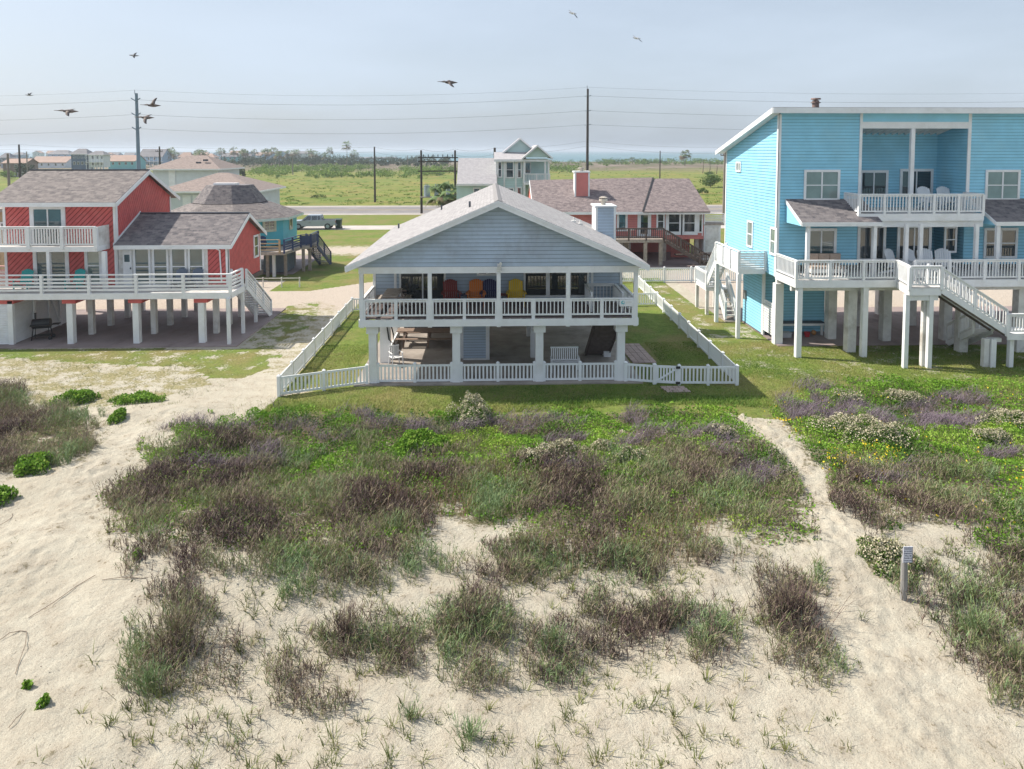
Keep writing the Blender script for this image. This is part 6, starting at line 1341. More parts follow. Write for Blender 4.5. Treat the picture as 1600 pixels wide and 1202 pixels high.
# tan shed at far left, dark low building
ts=thing('tan_garage','tan board building with a flat roof at the left edge behind the red house','garage',(-34,52,0)); xa,xb=Xp(-60,340,54),Xp(24,340,54)
b=MB(); 
for k in range(int((xb-xa)/.3)): b.box(xa+k*.3,xa+k*.3+.285,54,54.05,0,Zy(331,54,10))
b.box(xa,xb,54.06,60,0,Zy(331,54,10)-.02); build('wall',b,BWOOD,ts); b=MB(); b.box(xa-.3,xb+.3,53.6,60.3,Zy(331,54,10),Zy(326,54,10)); build('roof',b,CONC,ts); window(ts,(Xp(3,355,54),53.98,Zy(354,54)),(1,0,0),(0,-1,0),Xp(17,355,54)-Xp(3,355,54),.35,fr=.12,nv=1)
# hip roofed pale houses
def pale_house(label,cx,cy,w_,d,ze,zr,mr_,axis='x',rd=.35):
    t=thing('hip_roofed_house',label,'house',(cx,cy,0)); b=MB(); b.box(cx-w_/2,cx+w_/2,cy-d/2,cy+d/2,0,ze); build('wall',b,PGREY,t); r_=hiproof(t,cx,cy,w_,d,ze,zr,mr_,.7,rd,axis=axis)
    return t,r_
cx=Xp(340,290,97); h2,r_=pale_house('pale grey house with a tan hip roof just behind the turquoise eight sided house',cx+1.2,96.,11.5,11,Zy(299,90,340),Zy(270,96,340),RF_TAN,rd=.12)
b=MB()
for px in (285,301): b.box(Xp(px,310,90.4),Xp(px+13,310,90.4),90.42,90.49,2.2,4.6)
build('shutter_panel',b,WHITE,h2)
cx=Xp(301,250,120); h1,r_=pale_house('white upper storey house with the higher tan hip roof farther behind',cx,122,10.4,10,Zy(264,117,300),Zy(243,122,300),RF_TAN,rd=.3)
b=MB(); b.box(Xp(264,275,117),Xp(274,275,117),116.9,116.98,4,7.); b.box(cx-5.3,cx+5.3,116.88,116.96,3.6,3.8); build('shutter_panel',b,WHITE,h1)
b=MB()
for px,py in ((311,255),(322,251)): x=Xp(px,py,119.); b.box(x-.35,x+.35,118.6,119.,Zy(py+1,119,px),Zy(py-1,119,px)+.1)
build('roof_vent',b,DGREY,r_)
# ================================================================ TOWN ON THE BAY (each house by itself)
HW={'white':PGREY,'navy':mat('navy_siding',(.06,.10,.17),.7,.08,1.),'teal':mat('aqua_siding',(.16,.45,.47),.7,.08,1.),'tan':mat('tan_siding',(.42,.34,.27),.7,.08,1.),'grey':mat('grey_siding',(.30,.33,.36),.7,.08,1.),'brown':mat('brown_siding',(.20,.14,.12),.7,.08,1.),'blue':mat('light_blue_siding',(.30,.42,.54),.7,.08,1.),'cream':mat('cream_siding',(.58,.54,.44),.7,.08,1.)}
HR={'grey':mat('far_grey_roof',(.20,.19,.20),.9,.12,.3),'tan':mat('far_tan_roof',(.36,.25,.20),.9,.12,.3),'pale':mat('far_pale_roof',(.45,.43,.42),.9,.1,.3),'red':mat('far_red_roof',(.30,.14,.11),.9,.12,.3)}
def far_house(label,x0,x1,yt,ye,yb,wall,roof,kind='hip',wins=4,group=None,sto=2):
    gy_=10.2*F/(yb-235.); Y_=gy_; xa,xb=Xp(x0,(yt+yb)/2,Y_),Xp(x1,(yt+yb)/2,Y_); w_=xb-xa; d=min(w_*.8,14); ze=Zy(ye,Y_,x0); zr=Zy(yt,Y_+d/2,x0); cx=(xa+xb)/2
    t=thing('town_house',label,'house',(cx,Y_+d/2,0),group); b=MB(); b.box(xa+.4,xb-.4,Y_,Y_+d,0 if sto<3 else 2.2,ze); build('wall',b,HW[wall],t)
    if sto>=3:
        b=MB()
        for k in range(5): x=xa+.6+k*(w_-1.2)/4; b.box(x-.2,x+.2,Y_+.1,Y_+.5,0,2.2)
        build('piling',b,PGREY,t)
        b=MB(); b.box(xa,xb,Y_-1.8,Y_-.02,ze*.55,ze*.55+.25); b.box(xa,xb,Y_-1.85,Y_-1.8,ze*.55+1.0,ze*.55+1.1)
        for k in range(7): x=xa+k*w_/6; b.box(x-.08,x+.08,Y_-1.84,Y_-1.7,0,ze)
        build('porch',b,WHITE,t)
    if kind=='hip': hiproof(t,cx,Y_+d/2,w_-.8,d,ze,zr,HR[roof],.8,.5)
    else:
        b=MB()
        if kind=='gable_front': b.slab((xa,Y_-.5,ze),(xa,Y_+d,ze),(cx,Y_+d,zr),(cx,Y_-.5,zr),.2); b.slab((xb,Y_+d,ze),(xb,Y_-.5,ze),(cx,Y_-.5,zr),(cx,Y_+d,zr),.2)
        else: b.slab((xa,Y_-.5,ze),(xb,Y_-.5,ze),(xb,Y_+d/2,zr),(xa,Y_+d/2,zr),.2); b.slab((xb,Y_+d+.5,ze),(xa,Y_+d+.5,ze),(xa,Y_+d/2,zr),(xb,Y_+d/2,zr),.2)
        build('roof',b,HR[roof],t)
        b=MB()
        if kind=='gable_front': b.prism([(xa+.5,Y_,ze),(xb-.5,Y_,ze),(cx,Y_,zr-.3)],(0,.2,0))
        else: b.prism([(xa+.4,Y_,ze),(xa+.4,Y_+d,ze),(xa+.4,Y_+d/2,zr-.25)],(.2,0,0)); b.prism([(xb-.6,Y_,ze),(xb-.6,Y_+d,ze),(xb-.6,Y_+d/2,zr-.25)],(.2,0,0))
        build('gable',b,HW[wall],t)
    fl=(2 if ze>4.5 else 1)
    for f in range(fl):
        zc_=ze-1.9-f*3
        if zc_<.3: break
        for k in range(wins):
            x=xa+w_*(k+.7)/(wins+.4); b=MB(); b.box(x-.1,x+1.1,Y_-.05,Y_-.01,zc_-.1,zc_+1.4); wf=build('window',b,PGREY if wall!='white' else WHITE,t); b=MB(); b.box(x,x+1.,Y_-.07,Y_-.055,zc_,zc_+1.3); build('pane',b,GLASS,wf)
FH=[('navy blue two storey town house with white window frames and grey hip roof',110,137,232.5,241,268,'navy','grey','hip',4,2),
('white porched house joined beside the navy blue one in the town',138,163,236,242,268,'white','grey','hip',3,3),
('low aqua bungalow with a long tan roof right of the navy blue house',168,212,242.5,252,264,'teal','tan','gable',4,1),
('long pale house with tan roof left of the navy blue house',45,104,244.5,254,262,'white','tan','gable',5,1),
('brown house with a dull red roof at the far left between two poles',3,42,248,255,276,'brown','tan','gable',3,1),
('brown gabled shed just left of the long pale house',41,53,247,255,268,'brown','grey','gable_front',1,1),
('pale blue gabled two storey house behind the steel power pole',216,255,233,245,262,'blue','grey','gable',4,3),
('small pale blue front gabled house right of the steel power pole',253,263,236,243,260,'blue','grey','gable_front',2,2),
('tan roofed pink beige house in the town above the second hip roof',278,300,238,246,256,'tan','tan','hip',3,2),
('tan roofed cream house just right of the pink beige one',308,335,240,246,256,'cream','tan','hip',3,2),
('dark blue gabled house left of the navy one among trees',74,108,234.5,241,252,'blue','grey','hip',3,2),
('grey house with grey roof at the far left edge of the town',0,16,239,246,262,'grey','grey','hip',2,2),
('aqua front house with a white gable behind the upper tan hip roof',345,372,239,245,254,'teal','grey','gable',3,2),
('grey blue cottage right of the aqua fronted one',376,392,241,246,252,'grey','grey','gable',2,1),
('long pale blue house on the bay shore behind the palms',426,446,236,241,248.5,'blue','grey','hip',4,2),
('pale cream house standing at the shore right of the long pale blue one',452,464,237.5,242,248.5,'cream','pale','gable',2,2),
('white roofed bay house left of the long pale blue one',399,418,238,243,249,'white','tan','gable',3,2),
('low long grey shore shed, the last one before open water',560,618,245.6,247,249.5,'grey','grey','gable',5,1),
('tan roofed low house between the navy house and the aqua bungalow',152,176,239,245,258,'tan','tan','hip',3,2)]
for a in FH: far_house(a[0],*a[1:9],wins=a[9],sto=a[10])
rh_=random.Random(5)
ordn=['first','second','third','fourth','fifth','sixth','seventh','eighth','ninth','tenth','eleventh','twelfth','thirteenth','fourteenth','fifteenth','sixteenth','seventeenth','eighteenth']
xq=18
for k in range(18):
    wq_=rh_.uniform(12,22); col=rh_.choice(['white','blue','grey','cream','tan']); rf_=rh_.choice(['grey','tan','pale','grey']); yb=rh_.uniform(247.5,250.5); top=rh_.uniform(235.3,239.)
    far_house('hazy %s house with %s roof, %s from the left in the farthest town row'%(col,rf_,ordn[k]),xq,xq+wq_,top,top+rh_.uniform(3.5,4.5),yb,col,rf_,rh_.choice(['hip','gable','gable_front']),2,group='farthest row of town houses'); xq+=wq_+rh_.uniform(6,15)
# ================================================================ TREES, BUSHES, PALMS
M_BUSH=tinted('bush_leaves',[(.05,.085,.018),(.09,.15,.03),(.15,.24,.045),(.22,.31,.06)],trans=.15)
M_DARKT=tinted('dark_tree_leaves',[(.03,.045,.02),(.05,.075,.03),(.08,.11,.04)],trans=.1)
BARK=mat('bark',(.16,.13,.10),.9,.3,4.)
def cloud(cx,cy,z0,rx,ry,h_,n,ls,tb,K=9):
    K=max(3,K); ca=rg.uniform(0,6.28,K); cr=rg.uniform(.1,.75,K); ch_=rg.uniform(.25,.85,K); cs_=rg.uniform(.28,.5,K); q=rg.integers(0,K,n); v=rg.normal(size=(n,3)); v/=np.linalg.norm(v,axis=1,keepdims=True); v*=(rg.random(n)**.4)[:,None]
    x=cx+rx*(np.cos(ca[q])*cr[q]+v[:,0]*cs_[q]); y=cy+ry*(np.sin(ca[q])*cr[q]+v[:,1]*cs_[q]); z=z0+h_*np.clip(ch_[q]*(1-.3*cr[q])+v[:,2]*cs_[q]*.8,0.02,1.1)
    tint=np.clip(tb+(rg.random(K)-.5)[q]*.5+rg.normal(0,.12,n),0,1)
    return leaves(np.stack([x,y,z],-1),rg.uniform(.6,1.4,n)*ls,tint,.1,.8)
# thickets beyond the field
L_=[]
for k in range(560):
    px=rg.uniform(395,760); py=rg.uniform(263,279); 
    if rg.random()<.35: py=rg.uniform(262,268)
    if 660<px and py>276: continue
    if vnoise(px*.03,py*.13,3)<.34: continue
    g=G(px,py); 
    if g[1]<210: continue
    hh=rg.uniform(1.2,3.4); L_.append(cloud(g[0],g[1],0,hh*rg.uniform(.9,1.7),hh*1.2,hh,70,.5,rg.uniform(.4,1.),6))
for k in range(70):
    g=G(rg.uniform(862,905) if k<45 else rg.uniform(905,960),rg.uniform(254,272) if k<45 else rg.uniform(254,261)); 
    hh=rg.uniform(1.5,4); L_.append(cloud(g[0],g[1],0,hh*1.3,hh*1.2,hh,70,.5,rg.uniform(.3,.8),6))
for k in range(150):
    g=G(rg.uniform(940,1140),rg.uniform(252,258.5)); hh=rg.uniform(1.5,4.5); L_.append(cloud(g[0],g[1],0,hh*1.6,hh*1.2,hh,50,.7,rg.uniform(.2,.7),6))
emit('thicket',L_,M_BUSH,kind='stuff')
L_=[]
for k in range(230):
    px=rg.uniform(345,705); g=G(px,rg.uniform(250,261)); 
    if vnoise(px*.02,0,7)<.25: continue
    hh=rg.uniform(3,7.5)*(.75 if px>560 else 1); L_.append(cloud(g[0],g[1],0,hh*.85,hh*.9,hh,110,.75,rg.uniform(.15,.7),8))
for k in range(150):
    px=rg.uniform(0,560); g=G(px,rg.uniform(249,262)); hh=rg.uniform(2.5,6.5); L_.append(cloud(g[0],g[1],0,hh*.9,hh*.9,hh,80,.8,rg.uniform(.2,.7),8))
emit('far_wood',L_,M_DARKT,kind='stuff')
# weeds in the field
L_=[]
for k in range(1100):
    px=rg.uniform(380,1140); py=rg.uniform(262,330); g=G(px,py)
    if 112<g[1]<132 or g[1]<98: continue
    hh=rg.uniform(.1,.45)*(.5+vnoise(px*.02,py*.1,12)); L_.append(cloud(g[0],g[1],0,hh*rg.uniform(2,8),hh*5,hh,26,.2,rg.uniform(.5,1.),3))
emit('field_weeds',L_,M_BUSH,kind='stuff')
def tree(label,px,py,rx,h_,n,ls,tb,m=M_BUSH,name='bushy_tree',group=None,cat='tree',trunk=True):
    g=G(px,py); t=thing(name,label,cat,g,group)
    if trunk:
        b=MB(); b.tube([(g[0],g[1],0),(g[0]+.1,g[1],h_*.3),(g[0]-.05,g[1],h_*.6)],[h_*.05,h_*.035,h_*.02],7)
        for k in range(4): a=k*1.6; b.tube([(g[0],g[1],h_*.3),(g[0]+math.cos(a)*rx*.4,g[1]+math.sin(a)*rx*.4,h_*.62)],[h_*.02,h_*.008],5)
        build('trunk',b,BARK,t)
    emit('crown',[cloud(g[0],g[1],h_*.12,rx,rx,h_*.9,n,ls,tb,11)],m,t); return t
tree('dark leafy tree at the left between the power poles behind the red roof',42,283,3.4,6.,1500,.35,.35,M_DARKT)
tree('round dark bush alone on the mown field near the pole by the turquoise house',1110,293,3.6,3.4,1400,.35,.25)
tree('small round bush near the turquoise house on the mown field edge',1097,304,1.6,1.6,500,.25,.35,name='round_bush',cat='bush')
tree('flat dark bush under the three bare palm trunks on the right field',1108,274,3.,1.6,500,.35,.2,name='round_bush',cat='bush')
tree('dark shrubby tree beside the upper tan hip roof',357,281,4.5,5.5,1500,.4,.3,M_DARKT)
tree('dark bush right of the lone cypress in the field edge',372,276,4.,4.4,1200,.4,.35)
tree('slim dark cypress at the edge of the field',381,284,.8,4.6,700,.25,.25,M_DARKT,name='cypress')
tree('green bush at the left edge behind the tan building',12,280,4.5,3.,1200,.35,.7)
tree('low weedy bush in the middle of the open field',496,310,1.9,.9,300,.2,.2,name='round_bush',cat='bush')
def palm(label,px,py,h_,r_,group=None,nf=22,detail=12,loc=None,trw=.2,tb=.4):
    g=loc or G(px,py); t=thing('palm_tree',label,'palm',g,group); b=MB(); b.tube([(g[0],g[1],g[2]),(g[0]+.05*h_,g[1],g[2]+h_*.5),(g[0]+.03*h_,g[1],g[2]+h_)],[trw*1.2,trw,trw*.9],8); build('trunk',b,BARK,t)
    P=[];T=[];c0=np.array((g[0]+.03*h_,g[1],g[2]+h_)); L2=[]
    for k in range(nf):
        a=rg.uniform(0,6.28); e=rg.uniform(-.7,1.25); ln=r_*rg.uniform(.8,1.1); d=np.array((math.cos(a)*math.cos(e),math.sin(a)*math.cos(e),math.sin(e))); s_=nrm(np.cross(d,(0,0,1))) 
        mid=c0+d*ln*.55; n=detail; fan=np.linspace(-1.1,1.1,n); tip=np.stack([mid+(d*math.cos(f)+s_*math.sin(f))*ln*.5-np.array((0,0,.18*ln*(1+abs(f)))) for f in fan])
        wv=np.stack([s_*.03*r_+d*0]*n); mm=np.stack([mid+(d*math.cos(f)+s_*math.sin(f))*ln*.22 for f in fan])
        V=np.stack([np.tile(mid,(n,1)),mm+np.stack([np.cross(nrm(x-mid),(0,0,1)) for x in mm])*.035*r_,tip,mm-np.stack([np.cross(nrm(x-mid),(0,0,1)) for x in mm])*.035*r_],1).reshape(-1,3)
        tt=np.clip(tb+(.35 if e>0 else -.1)+rg.normal(0,.1),0,1); L2.append((V,np.arange(n)[:,None]*4+np.array([[0,1,2,3]]),np.zeros((0,3),int),np.full(len(V),tt)))
        V2=np.array([c0-s_*.02*r_,c0+s_*.02*r_,mid+s_*.01*r_,mid-s_*.01*r_]); L2.append((V2,np.array([[0,1,2,3]]),np.zeros((0,3),int),np.full(4,tt)))
    emit('crown',L2,M_PALM,t); return t
M_PALM=tinted('palm_fronds',[(.20,.15,.09),(.12,.14,.06),(.12,.19,.07),(.20,.28,.12)],trans=.15)
palm('fan palm with drooping dry fronds by the transformer platform left of the grey blue roof',690,345,3.6,2.9,nf=46,detail=16,trw=.25,loc=(Xp(692,303,103),103,0))
palm('lone dark fan palm on the far right field',1070,259.5,7.2,4.6,nf=40,tb=.1)
for i,px in enumerate((1098,1108.5,1119.5)): palm(['thin young palm on the right field, leftmost of three','thin young palm on the right field, middle of three','thin young palm on the right field, rightmost of three beside the power pole'][i],px,271+i*.6,5.4,.9,'three thin palms',nf=9,detail=6,trw=.16)
palm('small dark palm clump on the far flats right of the tall power pole',988,256.5,3.,3.2,nf=30,tb=.1)
palm('tall palm on the shore right of the long shore houses',541,262,13,3.8,nf=26,detail=8)
palm('shorter palm beside the tall shore palm',553,256,8,4.,nf=26,detail=8)
pr=random.Random(3)
PPX=sorted(pr.choice([pr.uniform(20,560),pr.uniform(260,480)]) for _k in range(26))
ONES=['first','second','third','fourth','fifth','sixth','seventh','eighth','ninth','tenth','eleventh','twelfth','thirteenth','fourteenth','fifteenth','sixteenth','seventeenth','eighteenth','nineteenth','twentieth','twenty-first','twenty-second','twenty-third','twenty-fourth','twenty-fifth','last']
for k in range(26):
    px=PPX[k]; py=pr.uniform(252,262); Y_=10.2*F/(py-235); 
    palm('distant palm among the town houses along the bay, %s one from the left'%ONES[k],px,py,pr.uniform(6,11),pr.uniform(3.4,4.8),'distant palms in the town',nf=30,detail=8,trw=.25,tb=.2)
# ================================================================ POLES AND WIRES
def pole(label,px,pyt,Y_,r_=.16,m=POLEW,arms=(),name='utility_pole',cat='power pole',lean=0,extra=None):
    x=Xp(px,pyt,Y_); zt=Zy(pyt,Y_,px); t=thing(name,label,cat,(x,Y_,0)); b=MB(); b.cyl((x+lean,Y_,0),(x,Y_,zt),r_*1.25,r_*.8,12); build('pole',b,m,t)
    for (zz,wl) in arms:
        b=MB(); z=Zy(zz,Y_,px); b.box(x-wl,x+wl,Y_-.3,Y_-.18,z-.07,z+.07); build('crossarm',b,m,t)
        for s in (-1,-.5,.5,1): b=MB(); b.cyl((x+s*wl*.95,Y_-.24,z+.07),(x+s*wl*.95,Y_-.24,z+.35),.07,.05,8); build('insulator',b,DGREY,t)
    return t,x,zt
YT=135.
t,xp2,zt2=pole('tallest dark wooden power pole, rising behind the salmon house chimney',918.5,139,YT,.24)
b=MB(); b.cyl((xp2-.1,YT,zt2),(xp2-.15,YT,zt2+.6),.05,.04,6); build('lightning_rod',b,DGREY,t)
for yy in (150,173,195): b=MB(); z=Zy(yy,YT,918); b.cyl((xp2-.6,YT-.1,z-.1),(xp2-.1,YT-.1,z),.07,.07,8); b.cyl((xp2+.1,YT-.1,z-.1),(xp2+.6,YT-.1,z+.1),.07,.07,8); build('insulator',b,GALV,t)
t,xp1,zt1=pole('blue grey steel power pole with V shaped insulator arms behind the red house',213,146,128.,.30,STEELP,name='steel_pole')
b=MB(); b.cyl((xp1-.25,128,zt1-.2),(xp1-.28,128,zt1+.6),.06,.04,6); build('lightning_rod',b,STEELP,t)
for yy in (156,179,201):
    z=Zy(yy,128,213)
    for s in (-1,1): b=MB(); b.bar((xp1,127.7,z-.25),(xp1+s*.8,127.7,z+.25),.14,.14); build('insulator_arm',b,STEELP,t)
def wire(label,pts,sag,r_=.018,group='power lines'):
    b=MB(); P=[]
    for (a,c),s in zip(zip(pts[:-1],pts[1:]),sag):
        for k in range(17):
            t_=k/16; 
            if k==0 and P: continue
            P.append((a[0]+(c[0]-a[0])*t_,a[1]+(c[1]-a[1])*t_,a[2]+(c[2]-a[2])*t_-4*s*t_*(1-t_)))
    b.tube(P,r_,5); build('power_line',b,WIRE,None,label,'power line',group)
names=['uppermost thin power line between the steel pole and the tallest wooden pole','upper power line, second from the top between the two tall poles','middle power line between the two tall poles','lower power line, fourth from the top between the two tall poles']
for i,(ya,yb_) in enumerate(((141,136.5),(156,150),(179,173),(201,195))):
    a=A(-500,ya,128); p1=A(213,ya,128); p2=A(918.5,yb_,YT); c=A(1750,yb_+6,135)
    for q,dx in enumerate(((0,) if i in(0,) else (0,))): wire(names[i],[a,p1,p2,c],[1.2,1.3,.9],.02 if i else .013)
pl1,x1_,_=pole('dark wooden power pole at the left edge, taller of the two beside the tree',29.5,226,150,.2,arms=())
pl0,x0_,_=pole('grey wooden pole with a thin tip at the far left edge of the photo',12,240,95,.17,POLEG)
pl3,x3_,_=pole('short power pole with a small transformer left of the upper tan hip roof',249,229,170,.2,arms=((237,.8),))
pl4,x4_,_=pole('plain dark wooden pole standing alone in the middle of the open field',585,229.5,140,.17)
pl5,x5_,_=pole('wooden power pole with a lamp right by the turquoise house wall',1133,229,101,.2,POLEG,arms=((234,.7),(243,.7)))
pl6,x6_,_=pole('thin wooden pole alone on the mown field between the salmon and turquoise houses',1031.5,236,185,.15,POLEW)
pl7,x7_,_=pole('dark pole top peeking over the roof of the mint house',773,231,104,.2,POLEW)
pole('thin distant pole before the dark wood left of the field',457,242,300,.2,POLEG); pole('small distant pole on the far shore right of the field pole',637,243,420,.22,POLEG)
pole('thin distant pole among the town houses right of the leftmost poles',41.5,237,230,.18,POLEG)
hf=thing('transformer_rack','two pole wooden power frame with cross beams and grey transformer cans','power frame',(Xp(684,280,115),115,0))
xa,xb=Xp(658,240,115),Xp(711,240,115)
for x in (xa,xb): b=MB(); b.cyl((x,115,0),(x,115,Zy(235,115,684)),.2,.15,12); build('pole',b,POLEW,hf)
for yy in (246.5,252.5,267.5): b=MB(); z=Zy(yy,115,684); b.box(xa-.5,xb+.5,114.6,114.75,z-.09,z+.09); build('crossbeam',b,POLEW,hf)
for k in range(7): b=MB(); x=xa+.4+k*(xb-xa-.8)/6; z=Zy(246.5,115,684)+.12; b.cyl((x,114.68,z),(x,114.68,z+.4),.09,.06,8); build('insulator',b,DGREY,hf)
b=MB(); zp=Zy(307,115,670); b.box(xa-.2,xb+.2,114.2,115.4,zp-.18,zp-.02); build('platform',b,GWOOD,hf)
for px in (667,682,700): x=Xp(px,297,114.8); b=MB(); k_=.5 if px==667 else .36; b.cyl((x,114.8,zp),(x,114.8,zp+(1.75 if px==667 else 1.5)),k_,k_,14); b.cyl((x-.15,114.8,zp+1.5),(x-.15,114.8,zp+2.05),.07,.07,8); b.cyl((x+.15,114.8,zp+1.5),(x+.15,114.8,zp+2.0),.07,.07,8); build('transformer_can',b,GALV,hf)
low=[A(-300,228,150),A(29.5,226,150),A(249,230,160),A(585,230,140),A(658,233,115),A(711,233,115),A(773,231.5,112),A(918.5,220,133),A(1133,230,101),A(1500,225,101)]
wire('lowest wire strung low across the photo from pole to pole, upper of two',low,[.4]*9,.014)
low2=[(p[0],p[1],p[2]-.95) for p in low]; wire('lowest wire strung low across the photo from pole to pole, lower of two',low2,[.4]*9,.014)
# ================================================================ VEHICLES AND BIN
tr=thing('pickup_truck','silver grey crew cab pickup truck parked facing left on the pale side street','pickup truck',(0,0,0))
SILV=mat('silver_car_paint',(.36,.40,.46),.35,.04,1.,metal=.2)
b=MB(); prof=[(-2.75,.55),(-2.72,.95),(-2.6,1.08),(-1.45,1.16),(-1.02,1.20),(1.0,1.24),(1.02,1.20),(2.85,1.22),(2.88,.62),(2.2,.45),(-2.3,.42)]
b.prism([(x,-.98,z) for x,z in prof],(0,1.96,0)); build('body',b,SILV,tr)
b=MB()
cab=[(-1.45,1.15),(-.75,1.80),(-.55,1.86),(.75,1.86),(.95,1.80),(1.05,1.2)]
i=len(b.v); 
lo=[(-1.5,1.14),(1.08,1.18)]
b.v+=[(-1.5,-.93,1.14),(1.08,-.93,1.18),(.92,-.76,1.84),(-.68,-.76,1.84),(-1.5,.93,1.14),(1.08,.93,1.18),(.92,.76,1.84),(-.68,.76,1.84)]
b.f+=[[0,1,2,3],[7,6,5,4],[0,3,7,4],[1,5,6,2],[3,2,6,7]]; cabo=build('cab',b,SILV,tr)
b=MB()
for s in (-1,1):
    f=lambda x,z:(x,s*(.93-(z-1.14)/.7*.17+.008),z)
    for q in ([(-1.18,1.22),(-.28,1.22),(-.28,1.74),(-.66,1.74)],[(-.18,1.22),(.5,1.22),(.5,1.74),(-.18,1.74)],[(.58,1.24),(.98,1.24),(.86,1.72),(.58,1.74)]): b.face([f(*p) for p in q])
b.face([(-1.40,-.82,1.22),(-1.40,.82,1.22),(-.75,.70,1.79),(-.75,-.70,1.79)]); b.v=[(x-(.03 if j>=24 else 0),y,z) for j,(x,y,z) in enumerate(b.v)]
b.face([(1.08,-.8,1.28),(1.08,.8,1.28),(.97,.7,1.76),(.97,-.7,1.76)]); build('window',b,GLASS,cabo)
b=MB(); b.box(1.1,2.8,-.85,.85,1.215,1.235); build('bed_cover',b,BLACK,tr)
for x in (-1.85,1.85):
    for s in (-1,1):
        b=MB(); b.cyl((x,s*.78,.40),(x,s*1.0,.40),.40,.40,20); wv=build('wheel',b,BLACK,tr); b=MB(); b.cyl((x,s*1.0,.40),(x,s*1.012,.40),.24,.22,14); build('rim',b,GALV,wv)
b=MB(); b.box(-2.82,-2.70,-.95,.95,.42,.66); b.box(2.86,2.98,-.95,.95,.48,.68); build('bumper',b,GALV,tr)
for s in (-1,1): b=MB(); b.box(-2.76,-2.62,s*.62,s*.96,.82,.98) if s>0 else b.box(-2.76,-2.62,-.96,-.62,.82,.98); build('headlight',b,mat('lamp_glass',(.6,.6,.58),.2),tr); b=MB(); b.box(2.87,2.9,min(s*.84,s*.97),max(s*.84,s*.97),.85,1.15); build('tail_light',b,paint('tail_red',(.3,.01,.01)),tr)
b=MB(); b.bar((-.5,-1.0,.95),(-.3,-1.0,.95),.03,.03); b.box(-1.15,-1.0,-1.15,-.98,1.18,1.32); build('mirror',b,BLACK,tr)
tr.location=(Xp(494,345,93.5),92.6,.02); tr.rotation_euler=(0,0,.03)
t2=thing('wheelie_bin','dark green wheeled rubbish bin standing on the pale side street behind the truck','bin',(0,0,0)); b=MB()
i=len(b.v); b.v+=[(-.3,-.35,.08),(.3,-.35,.08),(.3,.35,.08),(-.3,.35,.08),(-.38,-.45,1.15),(.38,-.45,1.15),(.38,.45,1.15),(-.38,.45,1.15)]; b.f+=[[3,2,1,0],[4,5,6,7],[0,1,5,4],[1,2,6,5],[2,3,7,6],[3,0,4,7]]; build('body',b,mat('dark_green_plastic',(.02,.045,.035),.5),t2)
b=MB(); b.prism([(-.42,-.5,1.16),(.42,-.5,1.16),(.42,.5,1.25),(-.42,.5,1.25)],(0,0,.05)); build('lid',b,MATS['dark_green_plastic'],t2)
for s in (-1,1): b=MB(); b.cyl((s*.3,.38,.14),(s*.38,.38,.14),.14,.14,12); build('wheel',b,BLACK,t2)
t2.location=(Xp(530,352,93),92.6,.02); t2.scale=(1.05,1.05,1.0)
wf=thing('wire_fence','low wire fence with thin pale posts on the grass behind the red house stair','fence',(-13,54,0))
for px in (411,440,468): x=Xp(px,440,53); b=MB(); b.cyl((x,53,0),(x,53,.75),.05,.05,6); build('post',b,WHITEO,wf)
b=MB(); b.cyl((Xp(395,440,53),53,.68),(Xp(470,440,53),53,.68),.025,.025,5); build('wire',b,WHITEO,wf)
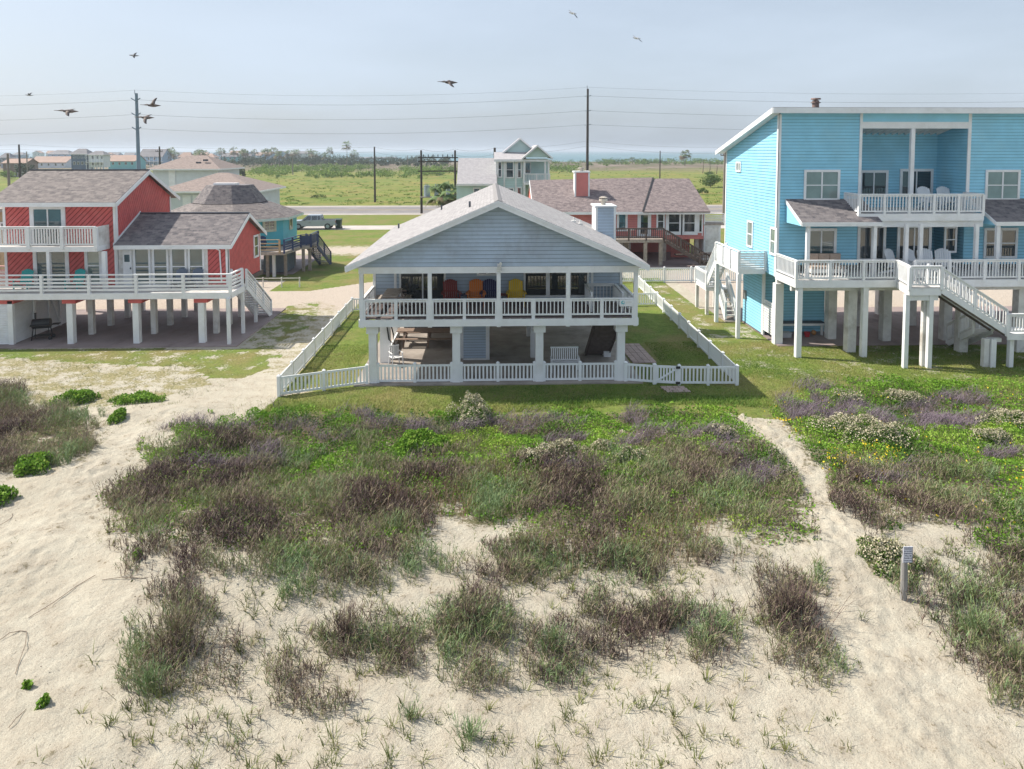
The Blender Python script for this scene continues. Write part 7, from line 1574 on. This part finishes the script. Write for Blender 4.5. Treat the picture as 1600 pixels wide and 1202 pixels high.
# ================================================================ BIRDS
M_BROWN=tinted('pelican_brown_feathers',[(.06,.045,.045),(.14,.11,.10),(.28,.24,.22),(.5,.48,.45)]); M_GULL=tinted('gull_feathers',[(.05,.05,.055),(.25,.26,.28),(.45,.46,.48),(.7,.7,.7)])
def bird(name,label,px,py,Y_,span,wingup,m,cat,pel=True,body=(.55,.3),group=None,yaw=0.,dark=0.):
    """one skin: a lofted body from bill to tail, with a wing loft growing out of each side"""
    V=[];T=[];F4=[];F3=[]
    if pel: rings=[(-1.05,.02,.02,.0,.35),(-.80,.03,.025,.0,.3),(-.62,.045,.05,.01,.2),(-.54,.075,.085,.03,.75),(-.44,.07,.08,.03,.7),(-.36,.07,.09,-.01,.2),(-.22,.11,.12,-.01,.35),(0,.16,.15,0,.4),(.22,.14,.13,.01,.4),(.42,.08,.07,.02,.3),(.60,.09,.025,.03,.15),(.66,.03,.01,.03,.1)]
    else: rings=[(-.40,.01,.01,0,.2),(-.33,.03,.03,0,.6),(-.26,.05,.055,.01,.95),(-.12,.08,.08,0,.95),(.05,.08,.08,0,.9),(.2,.05,.05,.01,.9),(.32,.06,.015,.01,.8),(.38,.03,.008,.01,.6)]
    n=10
    for (x,ry_,rz_,z,t_) in rings:
        for k in range(n): a=2*math.pi*k/n; V.append((x,ry_*math.cos(a),z+rz_*math.sin(a))); T.append(t_)
    for r_ in range(len(rings)-1):
        for k in range(n): F4.append((r_*n+k,r_*n+(k+1)%n,(r_+1)*n+(k+1)%n,(r_+1)*n+k))
    for e in (0,len(rings)-1):
        V.append((rings[e][0],0,rings[e][3])); T.append(rings[e][4]); c=len(V)-1
        for k in range(n): F3.append((e*n+k,e*n+(k+1)%n,c) if e else (e*n+(k+1)%n,e*n+k,c))
    for s in (-1,1):
        st_=[(.0,.30,.05,.0,.5),(.35,.30,.035,-.03,.45),(.65,.26,.025,.04,.3),(.88,.17,.015,.12,.12),(1.,.05,.006,.2,.05)]
        i0=len(V); wu=wingup[0] if s<0 else wingup[1]
        for (q,ch,th,sw_,t_) in st_:
            yy=s*(.05+q*span/2*math.cos(wu*q)); zz=.05+span/2*math.sin(wu)*q*(1.25-.25*q)
            for (dx,dz) in ((-.5,0),(-.2,.6),(.5,.05),(-.2,-.5)): V.append((sw_*span*.5+dx*ch*(1 if pel else .55),yy,zz+dz*th)); T.append(t_ if dz<=.1 else max(t_-.1,0))
        for r_ in range(4):
            for k in range(4): F4.append((i0+r_*4+k,i0+r_*4+(k+1)%4,i0+(r_+1)*4+(k+1)%4,i0+(r_+1)*4+k))
        F4.append(tuple(i0+16+k for k in range(4))); F4.append(tuple(i0+3-k for k in range(4)))
    p=A(px,py,Y_); o=fastmesh(name,np.array(V),np.array(F4),np.array(F3),np.clip(np.array(T)-dark,0,1),m)
    o.location=p; o.rotation_euler=(0,.05,yaw); o.data.shade_smooth(); tagp(o,label,cat,group); return o
g1='brown pelicans gliding left over the houses'; g2='gulls in the sky'
k_=26.
bird('pelican','dark brown pelican gliding left alone in the middle of the sky',703,129,60,2.0,(-.55,.25),M_BROWN,'pelican',group=g1,yaw=.25,dark=.15)
bird('pelican','pelican at the left, well clear of the steel pole',108,174,58,2.0,(-.5,.2),M_BROWN,'pelican',group=g1,yaw=.3)
bird('pelican','pelican with wings raised just right of the steel pole, upper of two',239,165,66,2.1,(.1,.75),M_BROWN,'pelican',group=g1,yaw=.3)
bird('pelican','pelican with wing lowered just right of the steel pole, lower of two',229,184,66,2.0,(-.7,.3),M_BROWN,'pelican',group=g1,yaw=.2)
bird('gull','small grey gull high in the upper left sky above the steel pole',210,87,60,1.1,(-.6,.5),M_GULL,'gull',False,group=g2,yaw=.3,dark=.45)
bird('gull','tiny grey gull at the far left edge of the sky',46,149,75,1.1,(.2,.5),M_GULL,'gull',False,group=g2,yaw=.3,dark=.4)
bird('gull','pale gull with dark wing tip at the top middle of the sky',895,21,55,1.2,(-.9,.5),M_GULL,'gull',False,group=g2,yaw=.6)
bird('gull','pale gull with raised wing right of the topmost gull',995,60,55,1.2,(-.7,.45),M_GULL,'gull',False,group=g2,yaw=.5)
# ================================================================ AIR
hz_m=bpy.data.materials.new('pale_air'); hz_m.use_nodes=True; n=hz_m.node_tree; n.nodes.clear(); o=n.nodes.new('ShaderNodeOutputMaterial'); v=n.nodes.new('ShaderNodeVolumePrincipled'); v.inputs['Density'].default_value=.0003; v.inputs['Color'].default_value=(.80,.89,1,1); v.inputs['Anisotropy'].default_value=.2; n.links.new(v.outputs[0],o.inputs['Volume'])
b=MB(); b.box(-15500,15500,-3500,12500,-5,30); build('haze',b,hz_m,kind='stuff')
